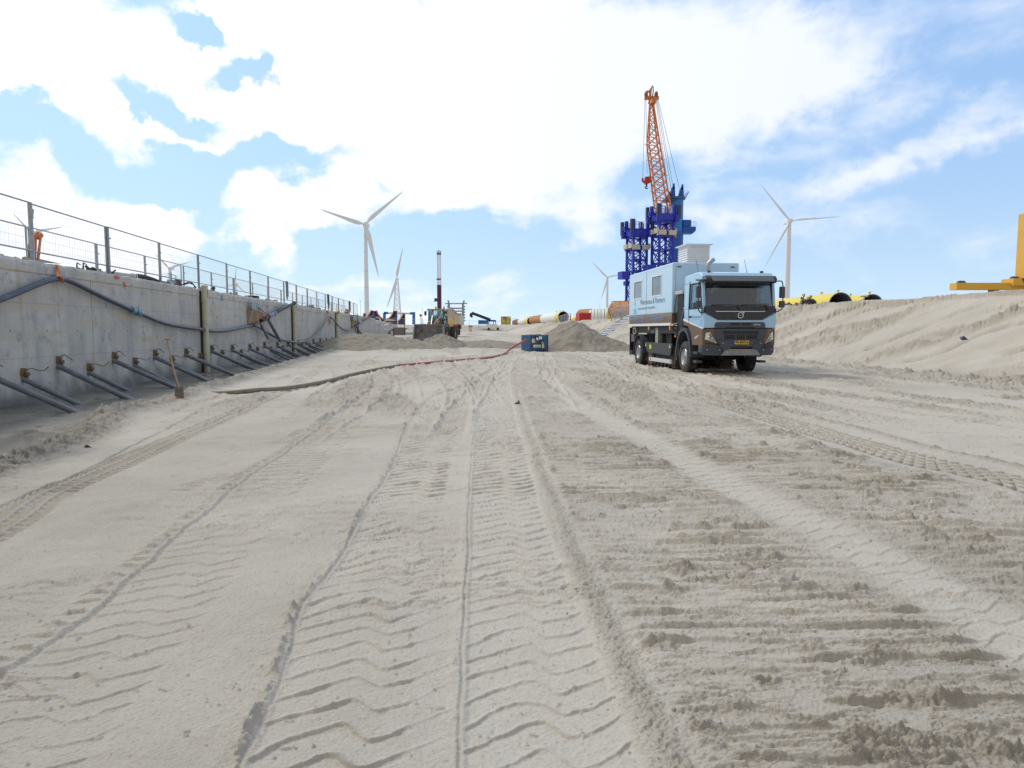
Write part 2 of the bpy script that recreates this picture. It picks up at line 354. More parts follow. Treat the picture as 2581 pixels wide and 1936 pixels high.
def make_ground():
    # rows get sparser with distance, columns fan out; finer in the trench near the viewer
    d = np.concatenate([np.linspace(1500, 420, 560), np.linspace(419, 120, 420), np.linspace(119.5, 30, 230), np.linspace(29.8, 12, 60)])
    rows = EYE * 1705.0 / d
    rows = np.concatenate([[-60, -30, -15, -8, -4, -2, -.5, .4, .9, 1.3], rows, np.geomspace(rows[-1] * 1.012, 320, 40), np.geomspace(340, 9000, 22)])
    a = np.concatenate([np.linspace(-.74, 1.04, 1330)])
    ex = np.geomspace(.004, 60, 70)
    a = np.concatenate([-.74 - ex[::-1], a, 1.04 + ex])
    wd = np.where(rows > .8, rows + .35, 1.15 + np.abs(rows - .8) * .15)
    X = wd[:, None] * a[None, :]; Y = np.repeat(rows[:, None], len(a), 1)
    shp = X.shape; X = X.ravel(); Y = Y.ravel()
    L = X * NW.x + Y * NW.y; S = X * VW.x + Y * VW.y
    Z = base_z(X, Y); loose = np.zeros_like(Z); damp = np.zeros_like(Z)
    floor_m = sstep(16.6, 15.6, L) * sstep(-9.2, -9.0, L) * sstep(190, 120, S)
    near = sstep(80, 40, Y)
    I = np.where((Y > .8) & (Y < 95) & (L > -9.4) & (L < 40))[0]
    x = X[I]; y = Y[I]; l = L[I]; s_ = S[I]; z = Z[I] * 1.0
    lo = np.zeros_like(z); dm = np.zeros_like(z); fm = sstep(16.4, 15.4, l) * sstep(-5.6, -4.9, l)
    nA = fbm(x, y, 1.1, 4, 1); nB = fbm(x, y, .35, 4, 2); nC = fbm(x, y, .09, 4, 5, .6); nD = fbm(x, y, .03, 3, 8, .6)
    nE = fbm(x, y, 3.5, 3, 12)
    z = z + fm * (nE * .05 + nA * .02 + nB * .004)
    T1L = dl([(500,1735),(530,1650),(600,1480),(660,1300),(740,1200),(800,1080),(850,1000),(890,900),(940,850),(1005,800),(1060,770)])
    T1R = dl([(985,1735),(990,1650),(1003,1300),(1010,1200),(1018,1000),(1030,900),(1045,830),(1062,785)])
    T2R = dl([(1430,1735),(1400,1650),(1235,1250),(1185,1130),(1140,980),(1112,880),(1103,810),(1110,780)])
    T3L = dl([(-200,1630),(0,1475),(200,1330),(380,1170),(560,1020),(700,920),(790,830),(850,775)])
    T3R = dl([(180,1720),(250,1600),(400,1390),(540,1200),(640,1080),(800,900),(880,820),(930,780)])
    T4 = dl([(-260,1270),(0,1145),(100,1078),(200,1030),(300,987),(430,928),(560,873),(650,822),(730,775)])
    G5 = dl([(-150,1180),(0,1103),(200,1012),(350,932),(500,860),(600,815)])
    E7 = dl([(2500,1580),(2212,1400),(2000,1275),(1800,1160),(1650,1090),(1500,1010),(1350,925),(1230,860),(1170,800)])
    T6 = dl([(2600,1160),(2212,1045),(2000,998),(1850,955),(1700,912),(1500,857),(1400,830),(1250,795)])
    G6 = dl([(2600,1120),(2212,1010),(2000,965),(1850,925),(1700,890),(1500,845)])
    cl1 = (T1L[0] * .5 + np.interp(T1L[1], T1R[1], T1R[0]) * .5, T1L[1])
    cl2 = (T1R[0] * .5 + np.interp(T1R[1], T2R[1], T2R[0]) * .5, T1R[1])
    cl3 = (T3L[0] * .5 + np.interp(T3L[1], T3R[1], T3R[0]) * .5, T3L[1])
    mask = np.zeros_like(z); deep = 1 + np.clip(y - 3.5, 0, 14) * .13      # the wheels sank deeper farther on
    warp = nB * .07 + nA * .05
    nF = fbm(x, y, .016, 2, 77, .6)
    def jit(s, per, sd):
        k = np.floor(s / per); return noise2(k * 3.7, k * 0 + sd, sd) * .05 * 2
    # --- band 1: strong chevrons
    u, s, on = uv(cl1, x, y); hw = np.interp(y, T1L[1], (np.interp(T1L[1], T1R[1], T1R[0]) - T1L[0]) * .5) * .97
    inb = sstep(hw + .01, hw - .02, np.abs(u)) * on
    arm = sstep(hw * .55, hw * .38, u) 
    h = lug(s - zig(u + .05, .36, .21, .10), u, .17, 0, .055, warp) * (.7 + .3 * sstep(-.35, .1, nB + nA))
    h2 = h
    z = z + inb * (-.012 + arm * h * (.0120 + nC * .006) * (.9 + nB * .6) * deep + (1 - arm) * h2 * .003)
    mask = np.maximum(mask, inb)
    uL, sL, onL = uv(T1L, x, y); uR, sR, onR = uv(T1R, x, y)
    z = z + on * (-.010 * np.exp(-((uL + nB * .02) / .009) ** 2) + (.010 + .05 * np.clip(nC, 0, 1) * np.clip(.4 + nA * 2, 0, 1) + nD * .012) * np.exp(-((uL + .028 + nC * .02) / .013) ** 2) + .008 * np.exp(-((uL + .06 + nB * .05) / .05) ** 2) * (nC * 2 + .3))
    z = z + on * (-.014 * np.exp(-((uR + nB * .01) / .010) ** 2) + (.008 + .02 * np.clip(nC, 0, 1)) * np.exp(-((uR + .03) / .03) ** 2))
    lo = np.maximum(lo, on * np.exp(-((uL + .05) / .04) ** 2) * .30)
    # --- band 2: shallower, lighter chevrons
    u, s, on = uv(cl2, x, y); hw = np.interp(y, T1R[1], (np.interp(T1R[1], T2R[1], T2R[0]) - T1R[0]) * .5) * .97
    in2 = sstep(hw + .01, hw - .03, np.abs(u)) * on
    h = lug(s - zig(u + .0, .31, .17, .09), u, .17, 0, .055, warp * 1.3)
    z = z * 1 + in2 * (-.014 + h * (.0115 + nC * .007) * deep * (.75 + .25 * sstep(-.25, .15, nA)))
    dry2 = in2
    mask = np.maximum(mask, in2)
    uT, sT, onT = uv(T2R, x, y)
    rim = np.exp(-((uT - .10 - nA * .03) / .075) ** 2) * on
    z = z + rim * (.004 + .012 * np.clip(nC + .10, 0, 1) + .013 * nD + .010 * nF)
    lo = np.maximum(lo, rim * .6)
    # --- band 3: faint lugs left of it
    u, s, on = uv(cl3, x, y); hw = .31
    in3 = sstep(hw + .02, hw - .04, np.abs(u)) * on
    z = z + in3 * (-.006 + lug(s - zig(u, .31, .15, .06), u, .18, 0, .06, warp * 1.8) * .008 * deep * (.6 + .4 * sstep(-.25, .2, nA)))
    mask = np.maximum(mask, in3)
    u3, s3, on3 = uv(T3L, x, y)
    z = z + on3 * (-.010 * np.exp(-((u3 + nB * .03) / .014) ** 2) + .008 * np.exp(-((u3 + .03 + nB * .03) / .012) ** 2) + np.exp(-((u3 + .10) / .07) ** 2) * .85 * (.004 + .03 * np.clip(nC + .05, 0, 1) + .020 * np.clip(lug(y - x * .35 - s3 * 0, u3, .14, 0, .12, warp), -.6, 1)))
    lo = np.maximum(lo, on3 * np.exp(-((u3 + .09) / .07) ** 2) * .35)
    # --- band 4: truck tyre block print
    def blocks(curve, w, dp, per=.085, cols=4, ext=True):
        u, s, on = uv(curve, x, y, ext)
        inn = sstep(w, w - .02, np.abs(u + nB * .02)) * on
        pu = (u / (2 * w / cols)); pu = pu - np.floor(pu); ps = (y - x * .10 + nB * .02 + .010 * np.sin(u * 40)) / per; ps = ps - np.floor(ps)
        g = np.maximum(np.exp(-((pu - .5) / .14) ** 2), np.where(ps < .5, np.exp(-((ps - .5) / .10) ** 2), np.exp(-((ps - .5) / .28) ** 2)))
        return inn, inn * (-dp + g * dp * 1.3) * (1 + np.clip(y - 4, 0, 10) * .06)
    i4, h4 = blocks(T4, .22, .026, .12, 3); z = z + h4; lo = np.maximum(lo, i4 * .12)
    i6, h6 = blocks(T6, .34, .038, .17, 5); z = z + h6
    g5u, _, g5o = uv(G5, x, y); z = z + g5o * (-.040 * np.exp(-((g5u + nB * .02) / .022) ** 2) + .012 * np.exp(-((g5u - .04) / .03) ** 2))
    g6u, _, g6o = uv(G6, x, y); r6 = np.exp(-((g6u + nA * .1) / .13) ** 2) * g6o; z = z + r6 * (.03 + .05 * np.clip(nC, 0, 1)); lo = np.maximum(lo, r6 * .8)
    # --- crawler prints: broken transverse bars to the right of band 2
    uE, sE, oE = uv(E7, x, y)
    smoothE = np.exp(-(uE / .24) ** 4) * oE
    reg = sstep(.14, .26, uT) * np.where(y > T2R[1][-1], 0, 1) * sstep(-.15, -.5, np.where(oE > 0, g6u, -1)) * sstep(24, 17, y) * sstep(.0, 1.0, T2R[1][-1] - y + 3)
    reg = reg * (1 - smoothE)
    lane = fbm(uT * 1.0, s_ * .12, .55, 2, 31)
    ps = (y + .03 * np.sin(x * 1.7) + nA * .07 + nB * .03 + x * .02) / .17; ps = ps - np.floor(ps)
    barp = np.where(ps < .5, np.exp(-((ps - .5) / .05) ** 2), np.exp(-((ps - .5) / .17) ** 2)) - .3 * np.exp(-((ps - .40) / .07) ** 2)
    brk = sstep(-.20, -.02, fbm(x * .30, y * 1.1, .38, 4, 37) + lane * .45)
    u6, _s6, _o6 = uv(T6, x, y); reg = reg * np.where(y < T6[1][-1] + .5, sstep(-.40, -.58, u6 + nA * .15), 1)
    aA = fbm(x * .38, y * 1.5, .30, 5, 45, .58); fl_ = fbm(x * .36, y * 1.8, .11, 5, 44, .62)
    z = z + reg * (barp * (.021 + aA * .03 + nC * .012) * brk + .014 * aA + .008 * nB + .009 * sstep(.05, .075, fl_) + .007 * sstep(-.17, -.155, fl_) + .003 * nD + .002 * nF)
    cl_m = sstep(.20, .42, fbm(x * .8, y * 1.6, .26, 3, 41) + lane * .55)
    z = z + reg * cl_m * (np.clip(nC + .10, 0, 1) * .045 + nD * .010 + nF * .006 + .008 * sstep(.0, .03, fl_))
    lo = np.maximum(lo, reg * (.30 + .35 * cl_m + .3 * np.clip(barp, 0, 1) * brk + .4 * nA))
    # --- churned soil and curved wheel marks farther out
    far = sstep(9, 15, y) * fm
    ch = sstep(-.02, .25, fbm(l * 1.2, s_ * .16, 1.0, 4, 51))
    z = z + far * ch * (np.clip(nB + .1, 0, 1) * .10 + nC * .05 + nD * .02) + far * (1 - ch) * .010 * sstep(.08, .11, fbm(x * .3, y, .5, 5, 57, .6))
    lo = np.maximum(lo, far * ch * .75)
    rg = np.random.RandomState(5)
    for i in range(19):
        l0 = rg.uniform(-3.5, 13); l1 = l0 + rg.uniform(-5, 5); ys0 = rg.uniform(8, 24); ys1 = ys0 + rg.uniform(14, 30); amp = rg.uniform(-1.5, 1.5)
        c = l0 + (l1 - l0) * (s_ - ys0) / (ys1 - ys0) + amp * np.sin((s_ - ys0) * .16)
        on = sstep(ys0, ys0 + 2, s_) * sstep(ys1, ys1 - 3, s_) * sstep(.8, .0, reg)
        for off in (0, 1.95):
            uu = l - c - off; tr = sstep(.24, .18, np.abs(uu)) * on
            pp = (s_ + .4 * np.abs(uu)) / .2; pp = pp - np.floor(pp)
            z = z + tr * (-.024 + .026 * np.where(pp < .5, np.exp(-((pp - .5) / .06) ** 2), np.exp(-((pp - .5) / .2) ** 2))) + on * .045 * np.exp(-((np.abs(uu) - .28) / .035) ** 2) * (.6 + nB)
            lo = lo * (1 - tr * .5)
    uE2 = lug(sE - zig(uE, .24, .12, .05), uE, .18, 0, .07, warp); z = z + smoothE * sstep(1, .3, reg) * uE2 * .008
    # small random crumbs, cracks in the drying crust
    fq = fbm(x * .35, y * 1.25, .30, 6, 63, .60); fmk = sstep(-.02, .22, fbm(x, y, 1.3, 3, 68)) * fm * (1 - reg)
    z = z + fmk * (.010 * sstep(.10, .112, fq) + .008 * sstep(-.16, -.15, fq) + .006 * sstep(.28, .29, fq)) + fm * nD * .0022 + fm * nF * .0016
    cr = np.abs(fbm(x * .5, y * 1.3, .8, 5, 61, .62)); crm = sstep(.12, .3, fbm(x, y, .7, 3, 66)) * fm * sstep(14, 7, y)
    z = z - crm * .008 * np.exp(-(cr / .012) ** 2) * (1 - reg)
    z = z + fm * sstep(.50, .66, fbm(x, y, .03, 2, 71)) * .010 * sstep(9, 4, y)
    # --- berm between the carriageway and the wet strip under the wall
    bl = np.interp(s_, [0, 8.5, 11, 12.5, 16, 22, 30, 48, 60], [-4.8, -4.85, -5.5, -5.9, -6.0, -6.3, -6.7, -7.8, -8.2])
    bh = np.interp(s_, [0, 9, 11, 12.5, 14.5, 18, 24, 40], [.0, .0, .02, .10, .03, .05, .06, .06])
    w_ = (l - bl)
    bm_ = np.exp(-((w_ + nA * .25) / .42) ** 2)
    z = z + bm_ * (bh + np.clip(nB + .2, 0, 1) * .13 + np.clip(nC, -.1, .4) * .10 + nD * .03); lo = np.maximum(lo, np.clip(bm_ * 1.6, 0, 1))
    wet = sstep(-.02, -.40, w_ + nA * .2) * (l > -9.3)
    z = z - wet * (.13 - nE * .05 - nA * .075 - nB * .03 - nC * .012) 
    dm = np.maximum(dm, wet * (.85 + .5 * nA)); dm = np.maximum(dm, np.exp(-((w_ - .12 + nB * .3) / .45) ** 2) * np.clip(.55 + nA, .2, .75))
    # --- bank on the right: bucket streaks running up the slope, slumps
    bank = sstep(16.0, 17.2, l) * sstep(27, 23, l)
    q = (s_ * .92 + l * 1.25) + fbm(s_, l, 4.0, 3, 83) * 2.2
    st = fbm(q, l * .10, .62, 4, 81); st2 = fbm(q, l * .05, 1.7, 3, 85)
    patch = sstep(-.05, .2, fbm(q, l * .35, 3.0, 3, 88))
    z = z + bank * (st2 * .22 + patch * (st * .26 + np.clip(nB, 0, 1) * .26 + np.clip(nA, 0, 1) * .2 + nC * .09 + nD * .02) + (1 - patch) * st * .02)
    gro = np.exp(-((((q / 2.3) - np.floor(q / 2.3) - .5) * 2.3 + nA * .25) / .17) ** 2) * sstep(-.1, .15, fbm(s_, l * .5, 3.0, 2, 89)); z = z - bank * gro * (.20 + nB * .25)
    lo = np.maximum(lo, bank * np.clip(patch * (.75 + st * 1.5) + gro * .6, 0, 1))
    toe = np.exp(-((l - 15.8 + nE * .8) / .8) ** 2); z = z + toe * (np.clip(nA + .3, 0, 1) * .20 + np.clip(nB, 0, 1) * .20 + nC * .06); lo = np.maximum(lo, toe * 1.0)
    lo = np.clip(np.maximum(lo, .30 + nE * .5 + nA * .25) * (1 - .9 * in2) * (1 - .9 * smoothE * (y < 40)) * (1 - .4 * inb), 0, 1)
    Z[I] = z; loose[I] = lo; damp[I] = dm
    # rest: gentle undulation, spoil and wheel marks in the far trench
    J = np.where((Y >= 95) & (Y < 400))[0]
    Z[J] += fbm(X[J], Y[J], 7, 4, 91) * .22 * (S[J] < 190); loose[J] = np.clip(.4 + fbm(L[J] * 2, S[J] * .4, 6, 3, 92) * 1.5, 0, 1)
    K = np.where((Y > 40) & (Y < 95) & (L > -9) & (L < 16))[0]
    Z[K] += fbm(X[K], Y[K], 2.6, 4, 95) * .26 * sstep(40, 52, Y[K])
    nr, nc = shp
    me = bpy.data.meshes.new('ground'); nv = nr * nc
    me.vertices.add(nv); co = np.empty((nv, 3), np.float32); co[:, 0] = X; co[:, 1] = Y; co[:, 2] = Z; me.vertices.foreach_set('co', co.ravel())
    i = np.arange(nv).reshape(nr, nc); f = np.stack([i[:-1, :-1], i[:-1, 1:], i[1:, 1:], i[1:, :-1]], -1).reshape(-1, 4)
    nf = len(f); me.loops.add(nf * 4); me.polygons.add(nf)
    me.loops.foreach_set('vertex_index', f.ravel().astype(np.int32)); me.polygons.foreach_set('loop_start', np.arange(0, nf * 4, 4, dtype=np.int32))
    me.polygons.foreach_set('loop_total', np.full(nf, 4, np.int32)); me.polygons.foreach_set('use_smooth', np.ones(nf, bool)); me.update(calc_edges=True)
    for nm, ar in (('loose', loose), ('damp', damp)):
        at_ = me.attributes.new(nm, 'FLOAT', 'POINT'); at_.data.foreach_set('value', ar.astype(np.float32))
    o = bpy.data.objects.new('ground', me); COL.objects.link(o); o['kind'] = 'structure'
    return o
def sandmat(name='sand', dry=(.525,.480,.416), lose=(.375,.331,.272), use_attr=True, fixed=1.0):
    m = bpy.data.materials.new(name); m.use_nodes = True; nt = m.node_tree; b = nt.nodes['Principled BSDF']; lk = nt.links.new
    def nn(sc, det=6, ro=.6):
        n = nt.nodes.new('ShaderNodeTexNoise'); n.inputs['Scale'].default_value = sc; n.inputs['Detail'].default_value = det; n.inputs['Roughness'].default_value = ro; lk(g.outputs['Position'], n.inputs['Vector']); return n.outputs[0]
    def mix(f, a, c):
        n = nt.nodes.new('ShaderNodeMix'); n.data_type = 'RGBA'
        if isinstance(f, float): n.inputs[0].default_value = f
        else: lk(f, n.inputs[0])
        for k, v in ((6, a), (7, c)):
            if isinstance(v, tuple): n.inputs[k].default_value = (*v, 1)
            else: lk(v, n.inputs[k])
        return n.outputs[2]
    def mth(op, a, c, cl=True):
        n = nt.nodes.new('ShaderNodeMath'); n.operation = op; n.use_clamp = cl
        for k, v in ((0, a), (1, c)):
            if isinstance(v, (int, float)): n.inputs[k].default_value = v
            else: lk(v, n.inputs[k])
        return n.outputs[0]
    g = nt.nodes.new('ShaderNodeNewGeometry')
    n1 = nn(.9); n2 = nn(7.0); n3 = nn(60.0, 4); n4 = nn(320.0, 3)
    if use_attr:
        a1 = nt.nodes.new('ShaderNodeAttribute'); a1.attribute_name = 'loose'; a2 = nt.nodes.new('ShaderNodeAttribute'); a2.attribute_name = 'damp'; lf, df = a1.outputs['Fac'], a2.outputs['Fac']
    else: lf, df = fixed, 0.0
    lf2 = mth('ADD', lf, mth('MULTIPLY', mth('SUBTRACT', n2, .5, False), .7, False)) if use_attr else mth('ADD', fixed, mth('MULTIPLY', mth('SUBTRACT', n2, .5, False), .6, False))
    c = mix(lf2, dry, lose)
    c = mix(mth('MULTIPLY', mth('SUBTRACT', n1, .42), 1.6), c, (dry[0] * 1.10, dry[1] * 1.07, dry[2] * 1.05))
    c = mix(mth('MULTIPLY', mth('SUBTRACT', n3, .50), 2.0), c, (lose[0] * .84, lose[1] * .83, lose[2] * .82))
    if use_attr: c = mix(df, c, (.14, .127, .108))
    vo = nt.nodes.new('ShaderNodeTexVoronoi'); vo.inputs['Scale'].default_value = 26.0; lk(g.outputs['Position'], vo.inputs['Vector'])
    vs = mth('LESS_THAN', vo.outputs['Distance'], .035); c = mix(vs, c, (.62, .60, .55))      # shell fragments
    lk(c, b.inputs['Base Color']); b.inputs['Specular IOR Level'].default_value = .3
    if use_attr:
        mr = nt.nodes.new('ShaderNodeMapRange'); lk(df, mr.inputs[0]); mr.inputs[3].default_value = .9; mr.inputs[4].default_value = .5; lk(mr.outputs[0], b.inputs['Roughness'])
    else: b.inputs['Roughness'].default_value = .92
    bp = nt.nodes.new('ShaderNodeBump'); bp.inputs['Strength'].default_value = .75; bp.inputs['Distance'].default_value = .012
    hh = mth('ADD', mth('MULTIPLY', n3, 1.0, False), mth('MULTIPLY', n4, .35, False), False); hh = mth('ADD', hh, mth('MULTIPLY', n2, 1.2, False), False); lk(hh, bp.inputs['Height'])
    bp2 = nt.nodes.new('ShaderNodeBump'); bp2.inputs['Strength'].default_value = .6; bp2.inputs['Distance'].default_value = .02
    vn = nt.nodes.new('ShaderNodeTexNoise'); vn.inputs['Scale'].default_value = 30; vn.inputs['Detail'].default_value = 7; vn.inputs['Roughness'].default_value = .65; lk(g.outputs['Position'], vn.inputs['Vector'])
    lk(mth('MULTIPLY', vn.outputs[0], lf, False), bp2.inputs['Height']); lk(bp.outputs[0], bp2.inputs['Normal']); lk(bp2.outputs[0], b.inputs['Normal'])
    return m
SAND = sandmat(); SPOIL = sandmat('spoil', (.32, .288, .238), (.25, .222, .178), False, .55)
GR = make_ground(); GR.data.materials.append(SAND)

# standing water in the wet strip
WATER = bpy.data.materials.new('muddy_water'); WATER.use_nodes = True
_b = WATER.node_tree.nodes['Principled BSDF']; _b.inputs['Base Color'].default_value = (.24, .215, .175, 1); _b.inputs['Roughness'].default_value = .10; _b.inputs['Specular IOR Level'].default_value = .6
_n = WATER.node_tree.nodes.new('ShaderNodeTexNoise'); _n.inputs['Scale'].default_value = 9; _bm = WATER.node_tree.nodes.new('ShaderNodeBump'); _bm.inputs['Strength'].default_value = .08
WATER.node_tree.links.new(_n.outputs[0], _bm.inputs['Height']); WATER.node_tree.links.new(_bm.outputs[0], _b.inputs['Normal'])
m_ = MB(); m_.add([W(-9.15, 3, -.155), W(-4.3, 3, -.155), W(-4.9, 12, -.155), W(-5.2, 30, -.155), W(-9.15, 60, -.155)], [(0, 1, 2, 3, 4)])
o_ = m_.build('puddle_water', WATER); o_['kind'] = 'structure'

def pile(name, label, cat, c, ext, h, seed, res=110, mt=None, lean=0.0, group=None, rot=0.0, sharp=1.0):
    """heap of dug sand as a height patch with a skirt below ground"""
    n = res; g = np.linspace(-1, 1, n); U, V = np.meshgrid(g, g); ca, sa = math.cos(rot), math.sin(rot)
    X = c[0] + (U * ext[0]) * ca - (V * ext[1]) * sa; Y = c[1] + (U * ext[0]) * sa + (V * ext[1]) * ca
    r = np.sqrt((U - lean * (1 - np.abs(U))) ** 2 + V ** 2) + fbm(X, Y, ext[0] * .45, 3, seed) * .16
    prof = np.clip(1 - r * 1.2, -.5, 1); below = np.minimum(prof, 0) * 1.5
    rid = np.minimum(prof, .80 + (prof - .80) * .4)
    zb = base_z(X, Y)
    Z = zb + np.maximum(rid, 0) * h + below + (prof > 0) * (np.clip(fbm(X, Y, .45, 4, seed + 3, .6), -.2, 1) * .17 + fbm(X, Y, .12, 3, seed + 5) * .06) * min(1, h)
    vs = np.stack([X, Y, Z], -1).reshape(-1, 3); i = np.arange(n * n).reshape(n, n)
    fs = np.stack([i[:-1, :-1], i[:-1, 1:], i[1:, 1:], i[1:, :-1]], -1).reshape(-1, 4)
    me = bpy.data.meshes.new(name); me.from_pydata([tuple(v) for v in vs], [], [tuple(int(k) for k in f) for f in fs]); me.polygons.foreach_set('use_smooth', [True] * len(me.polygons)); me.materials.append(mt or SPOIL)
    o = bpy.data.objects.new(name, me); COL.objects.link(o); return tag(o, label, cat, group)
pile('sand_pile', 'tall cone of dug brown sand between the blue pump box and the truck', 'sand pile', gat(1462, 51).xy, (4.9, 5.2), 2.4, 11, lean=-.14)
pile('sand_pile', 'long low heap of dug sand beside the far part of the concrete wall', 'sand pile', gat(925, 52).xy, (7.0, 5.2), 1.3, 23)
pile('sand_pile', 'flat spread of dug sand in front of the wheel loader bucket', 'sand pile', gat(1035, 53).xy, (4.2, 4.0), .8, 27)
pile('sand_pile', 'small pointed heap of sand under the right end of the loader bucket', 'sand pile', gat(1112, 57).xy, (2.7, 3.4), 1.2, 33)
pile('sand_pile', 'low broken row of sand behind the blue pump box', 'sand pile', gat(1230, 58).xy, (5.2, 3.5), .6, 37)
# ------------------------------------------------------------------ concrete retaining wall
def concrete():
    m = bpy.data.materials.new('concrete'); m.use_nodes = True; nt = m.node_tree; b = nt.nodes['Principled BSDF']; lk = nt.links.new
    g = nt.nodes.new('ShaderNodeNewGeometry'); mp = nt.nodes.new('ShaderNodeMapping'); mp.inputs['Rotation'].default_value = (0, 0, -TH); lk(g.outputs['Position'], mp.inputs[0])
    def nz(sc, scale, det=6, ro=.6):
        q = nt.nodes.new('ShaderNodeMapping'); q.inputs['Scale'].default_value = scale; lk(mp.outputs[0], q.inputs[0])
        n = nt.nodes.new('ShaderNodeTexNoise'); n.inputs['Scale'].default_value = sc; n.inputs['Detail'].default_value = det; n.inputs['Roughness'].default_value = ro; lk(q.outputs[0], n.inputs['Vector']); return n.outputs[0]
    def rmp(v, a, c):
        r = nt.nodes.new('ShaderNodeMapRange'); r.inputs[1].default_value = a; r.inputs[2].default_value = c; lk(v, r.inputs[0]); return r.outputs[0]
    def mix(f, a, c):
        n = nt.nodes.new('ShaderNodeMix'); n.data_type = 'RGBA'
        lk(f, n.inputs[0])
        for k, v in ((6, a), (7, c)):
            if isinstance(v, tuple): n.inputs[k].default_value = (*v, 1)
            else: lk(v, n.inputs[k])
        return n.outputs[2]
    c = mix(rmp(nz(.6, (1, 1, 1)), .35, .65), (.43, .41, .375), (.60, .575, .53))
    c = mix(rmp(nz(1.3, (1, 1, .12), 8), .46, .66), c, (.38, .375, .37))        # streaks run down from the top
    c = mix(rmp(nz(1.1, (1, .3, 4.0), 5), .50, .64), c, (.52, .46, .37))        # pour layers
    c = mix(rmp(nz(2.6, (1, 1, 1), 8, .7), .54, .70), c, (.29, .295, .30))
    c = mix(rmp(nz(30, (1, 1, 1), 4), .60, .8), c, (.24, .23, .21))
    c = mix(rmp(nz(2.2, (1, 1, .07), 6), .60, .74), c, (.40, .33, .24))        # brown drips
    sx = nt.nodes.new('ShaderNodeSeparateXYZ'); lk(mp.outputs[0], sx.inputs[0])
    lowm = nt.nodes.new('ShaderNodeMath'); lowm.operation = 'ADD'; lk(sx.outputs['Z'], lowm.inputs[0])
    sc_ = nt.nodes.new('ShaderNodeMath'); sc_.operation = 'MULTIPLY'; sc_.inputs[1].default_value = 1.3; lk(nz(1.4, (1, 1, 1), 6), sc_.inputs[0]); lk(sc_.outputs[0], lowm.inputs[1])
    c = mix(rmp(lowm.outputs[0], 1.05, .55), c, (.20, .195, .18))               # damp foot
    def M2(op, a, c2=None):
        n = nt.nodes.new('ShaderNodeMath'); n.operation = op
        for k, v in ((0, a), (1, c2)):
            if v is None: continue
            if isinstance(v, (int, float)): n.inputs[k].default_value = v
            else: lk(v, n.inputs[k])
        return n.outputs[0]
    def line(v, per, off, w): return M2('LESS_THAN', M2('ABSOLUTE', M2('SUBTRACT', M2('FRACT', M2('MULTIPLY', M2('ADD', v, off), 1 / per)), .5)), w / per)
    jn = M2('MAXIMUM', line(sx.outputs['Y'], 2.72, .4, .011), line(sx.outputs['Z'], 1.22, .95, .010))
    fy = M2('ABSOLUTE', M2('SUBTRACT', M2('FRACT', M2('MULTIPLY', M2('ADD', sx.outputs['Y'], .1), 1 / 1.36)), .5)); fz = M2('ABSOLUTE', M2('SUBTRACT', M2('FRACT', M2('MULTIPLY', M2('ADD', sx.outputs['Z'], .35), 1 / 1.22)), .5))
    dd = M2('ADD', M2('POWER', M2('MULTIPLY', fy, 1.36), 2), M2('POWER', M2('MULTIPLY', fz, 1.22), 2)); hole = M2('LESS_THAN', dd, .00065)
    c = mix(M2('MULTIPLY', jn, .30), c, (.14, .14, .14)); c = mix(M2('MULTIPLY', hole, .75), c, (.09, .09, .09))
    lk(c, b.inputs['Base Color']); b.inputs['Roughness'].default_value = .85
    bp = nt.nodes.new('ShaderNodeBump'); bp.inputs['Strength'].default_value = .5; bp.inputs['Distance'].default_value = .015; lk(nz(14, (1, 1, 1), 8, .7), bp.inputs['Height']); lk(bp.outputs[0], b.inputs['Normal'])
    return m
CONC = concrete()
WM = Matrix.Rotation(TH, 4, 'Z')               # local x = away from the wall, y = along it
def walls(name, label, S0, S1, L0, th, top, joints):
    t = thing(name, label, 'wall', W(L0, S0, 0), TH)
    rs = random.Random(int(S0) + 5)
    cuts = [S0] + joints + [S1]; m = MB()
    for a, b in zip(cuts[:-1], cuts[1:]): m.box(-th, 0, a - S0 + .012, b - S0 - .012, -.6, top - .30)
    m.box(-th + .02, -.05, 0, S1 - S0, -.6, top - .31)
    m.build('wall_face', CONC, t, bevel=.012)
    m = MB()                                    # slightly proud, chipped top course
    n = int((S1 - S0) / .16); pts = []
    prof = [(0.0, -.30), (.018, -.27), (.022, -.06), (.0, .0), (-.3, .01), (-th, .0), (-th, -.31)]
    vs = []
    for i in range(n + 1):
        y = (S1 - S0) * i / n; k = abs(float(noise2(np.array([i * .37]), np.array([S0]), 3)[0])) * 2
        chip = k ** 2 * .10
        for j, (x, z) in enumerate(prof):
            jj = rs.uniform(-1, 1)
            dx, dz = (0, 0)
            if j == 2: dx, dz = -.02 * k + jj * .006, -chip * .8 + jj * .012
            if j == 3: dx, dz = -.05 * k + jj * .012, -chip * .45 + jj * .015
            if j == 4: dz = jj * .03
            vs.append((x + dx, y, top + z + dz))
    q = len(prof); fs = [(i * q + j, (i + 1) * q + j, (i + 1) * q + (j + 1) % q, i * q + (j + 1) % q) for i in range(n) for j in range(q)]
    fs += [tuple(range(q)), tuple(range(n * q, n * q + q))[::-1]]
    m.add(vs, fs); m.build('top_course', CONC, t)
    return t
wall = walls('concrete_wall', 'long stained grey concrete retaining wall along the left side of the trench', -8, 96, WALL_L, .75, 3.08, [3.2, 11.2, 19.0, 27.2, 35.0, 43.0, 51.2, 60.2, 68, 75.4, 84])
walls('concrete_wall', 'lower farther concrete wall beyond the end of the long one', 97.2, 146, WALL_L - .12, .75, 2.62, [109, 121, 133])
rub = MB(); rs = random.Random(3)               # chipped concrete and sand crumbs left on top
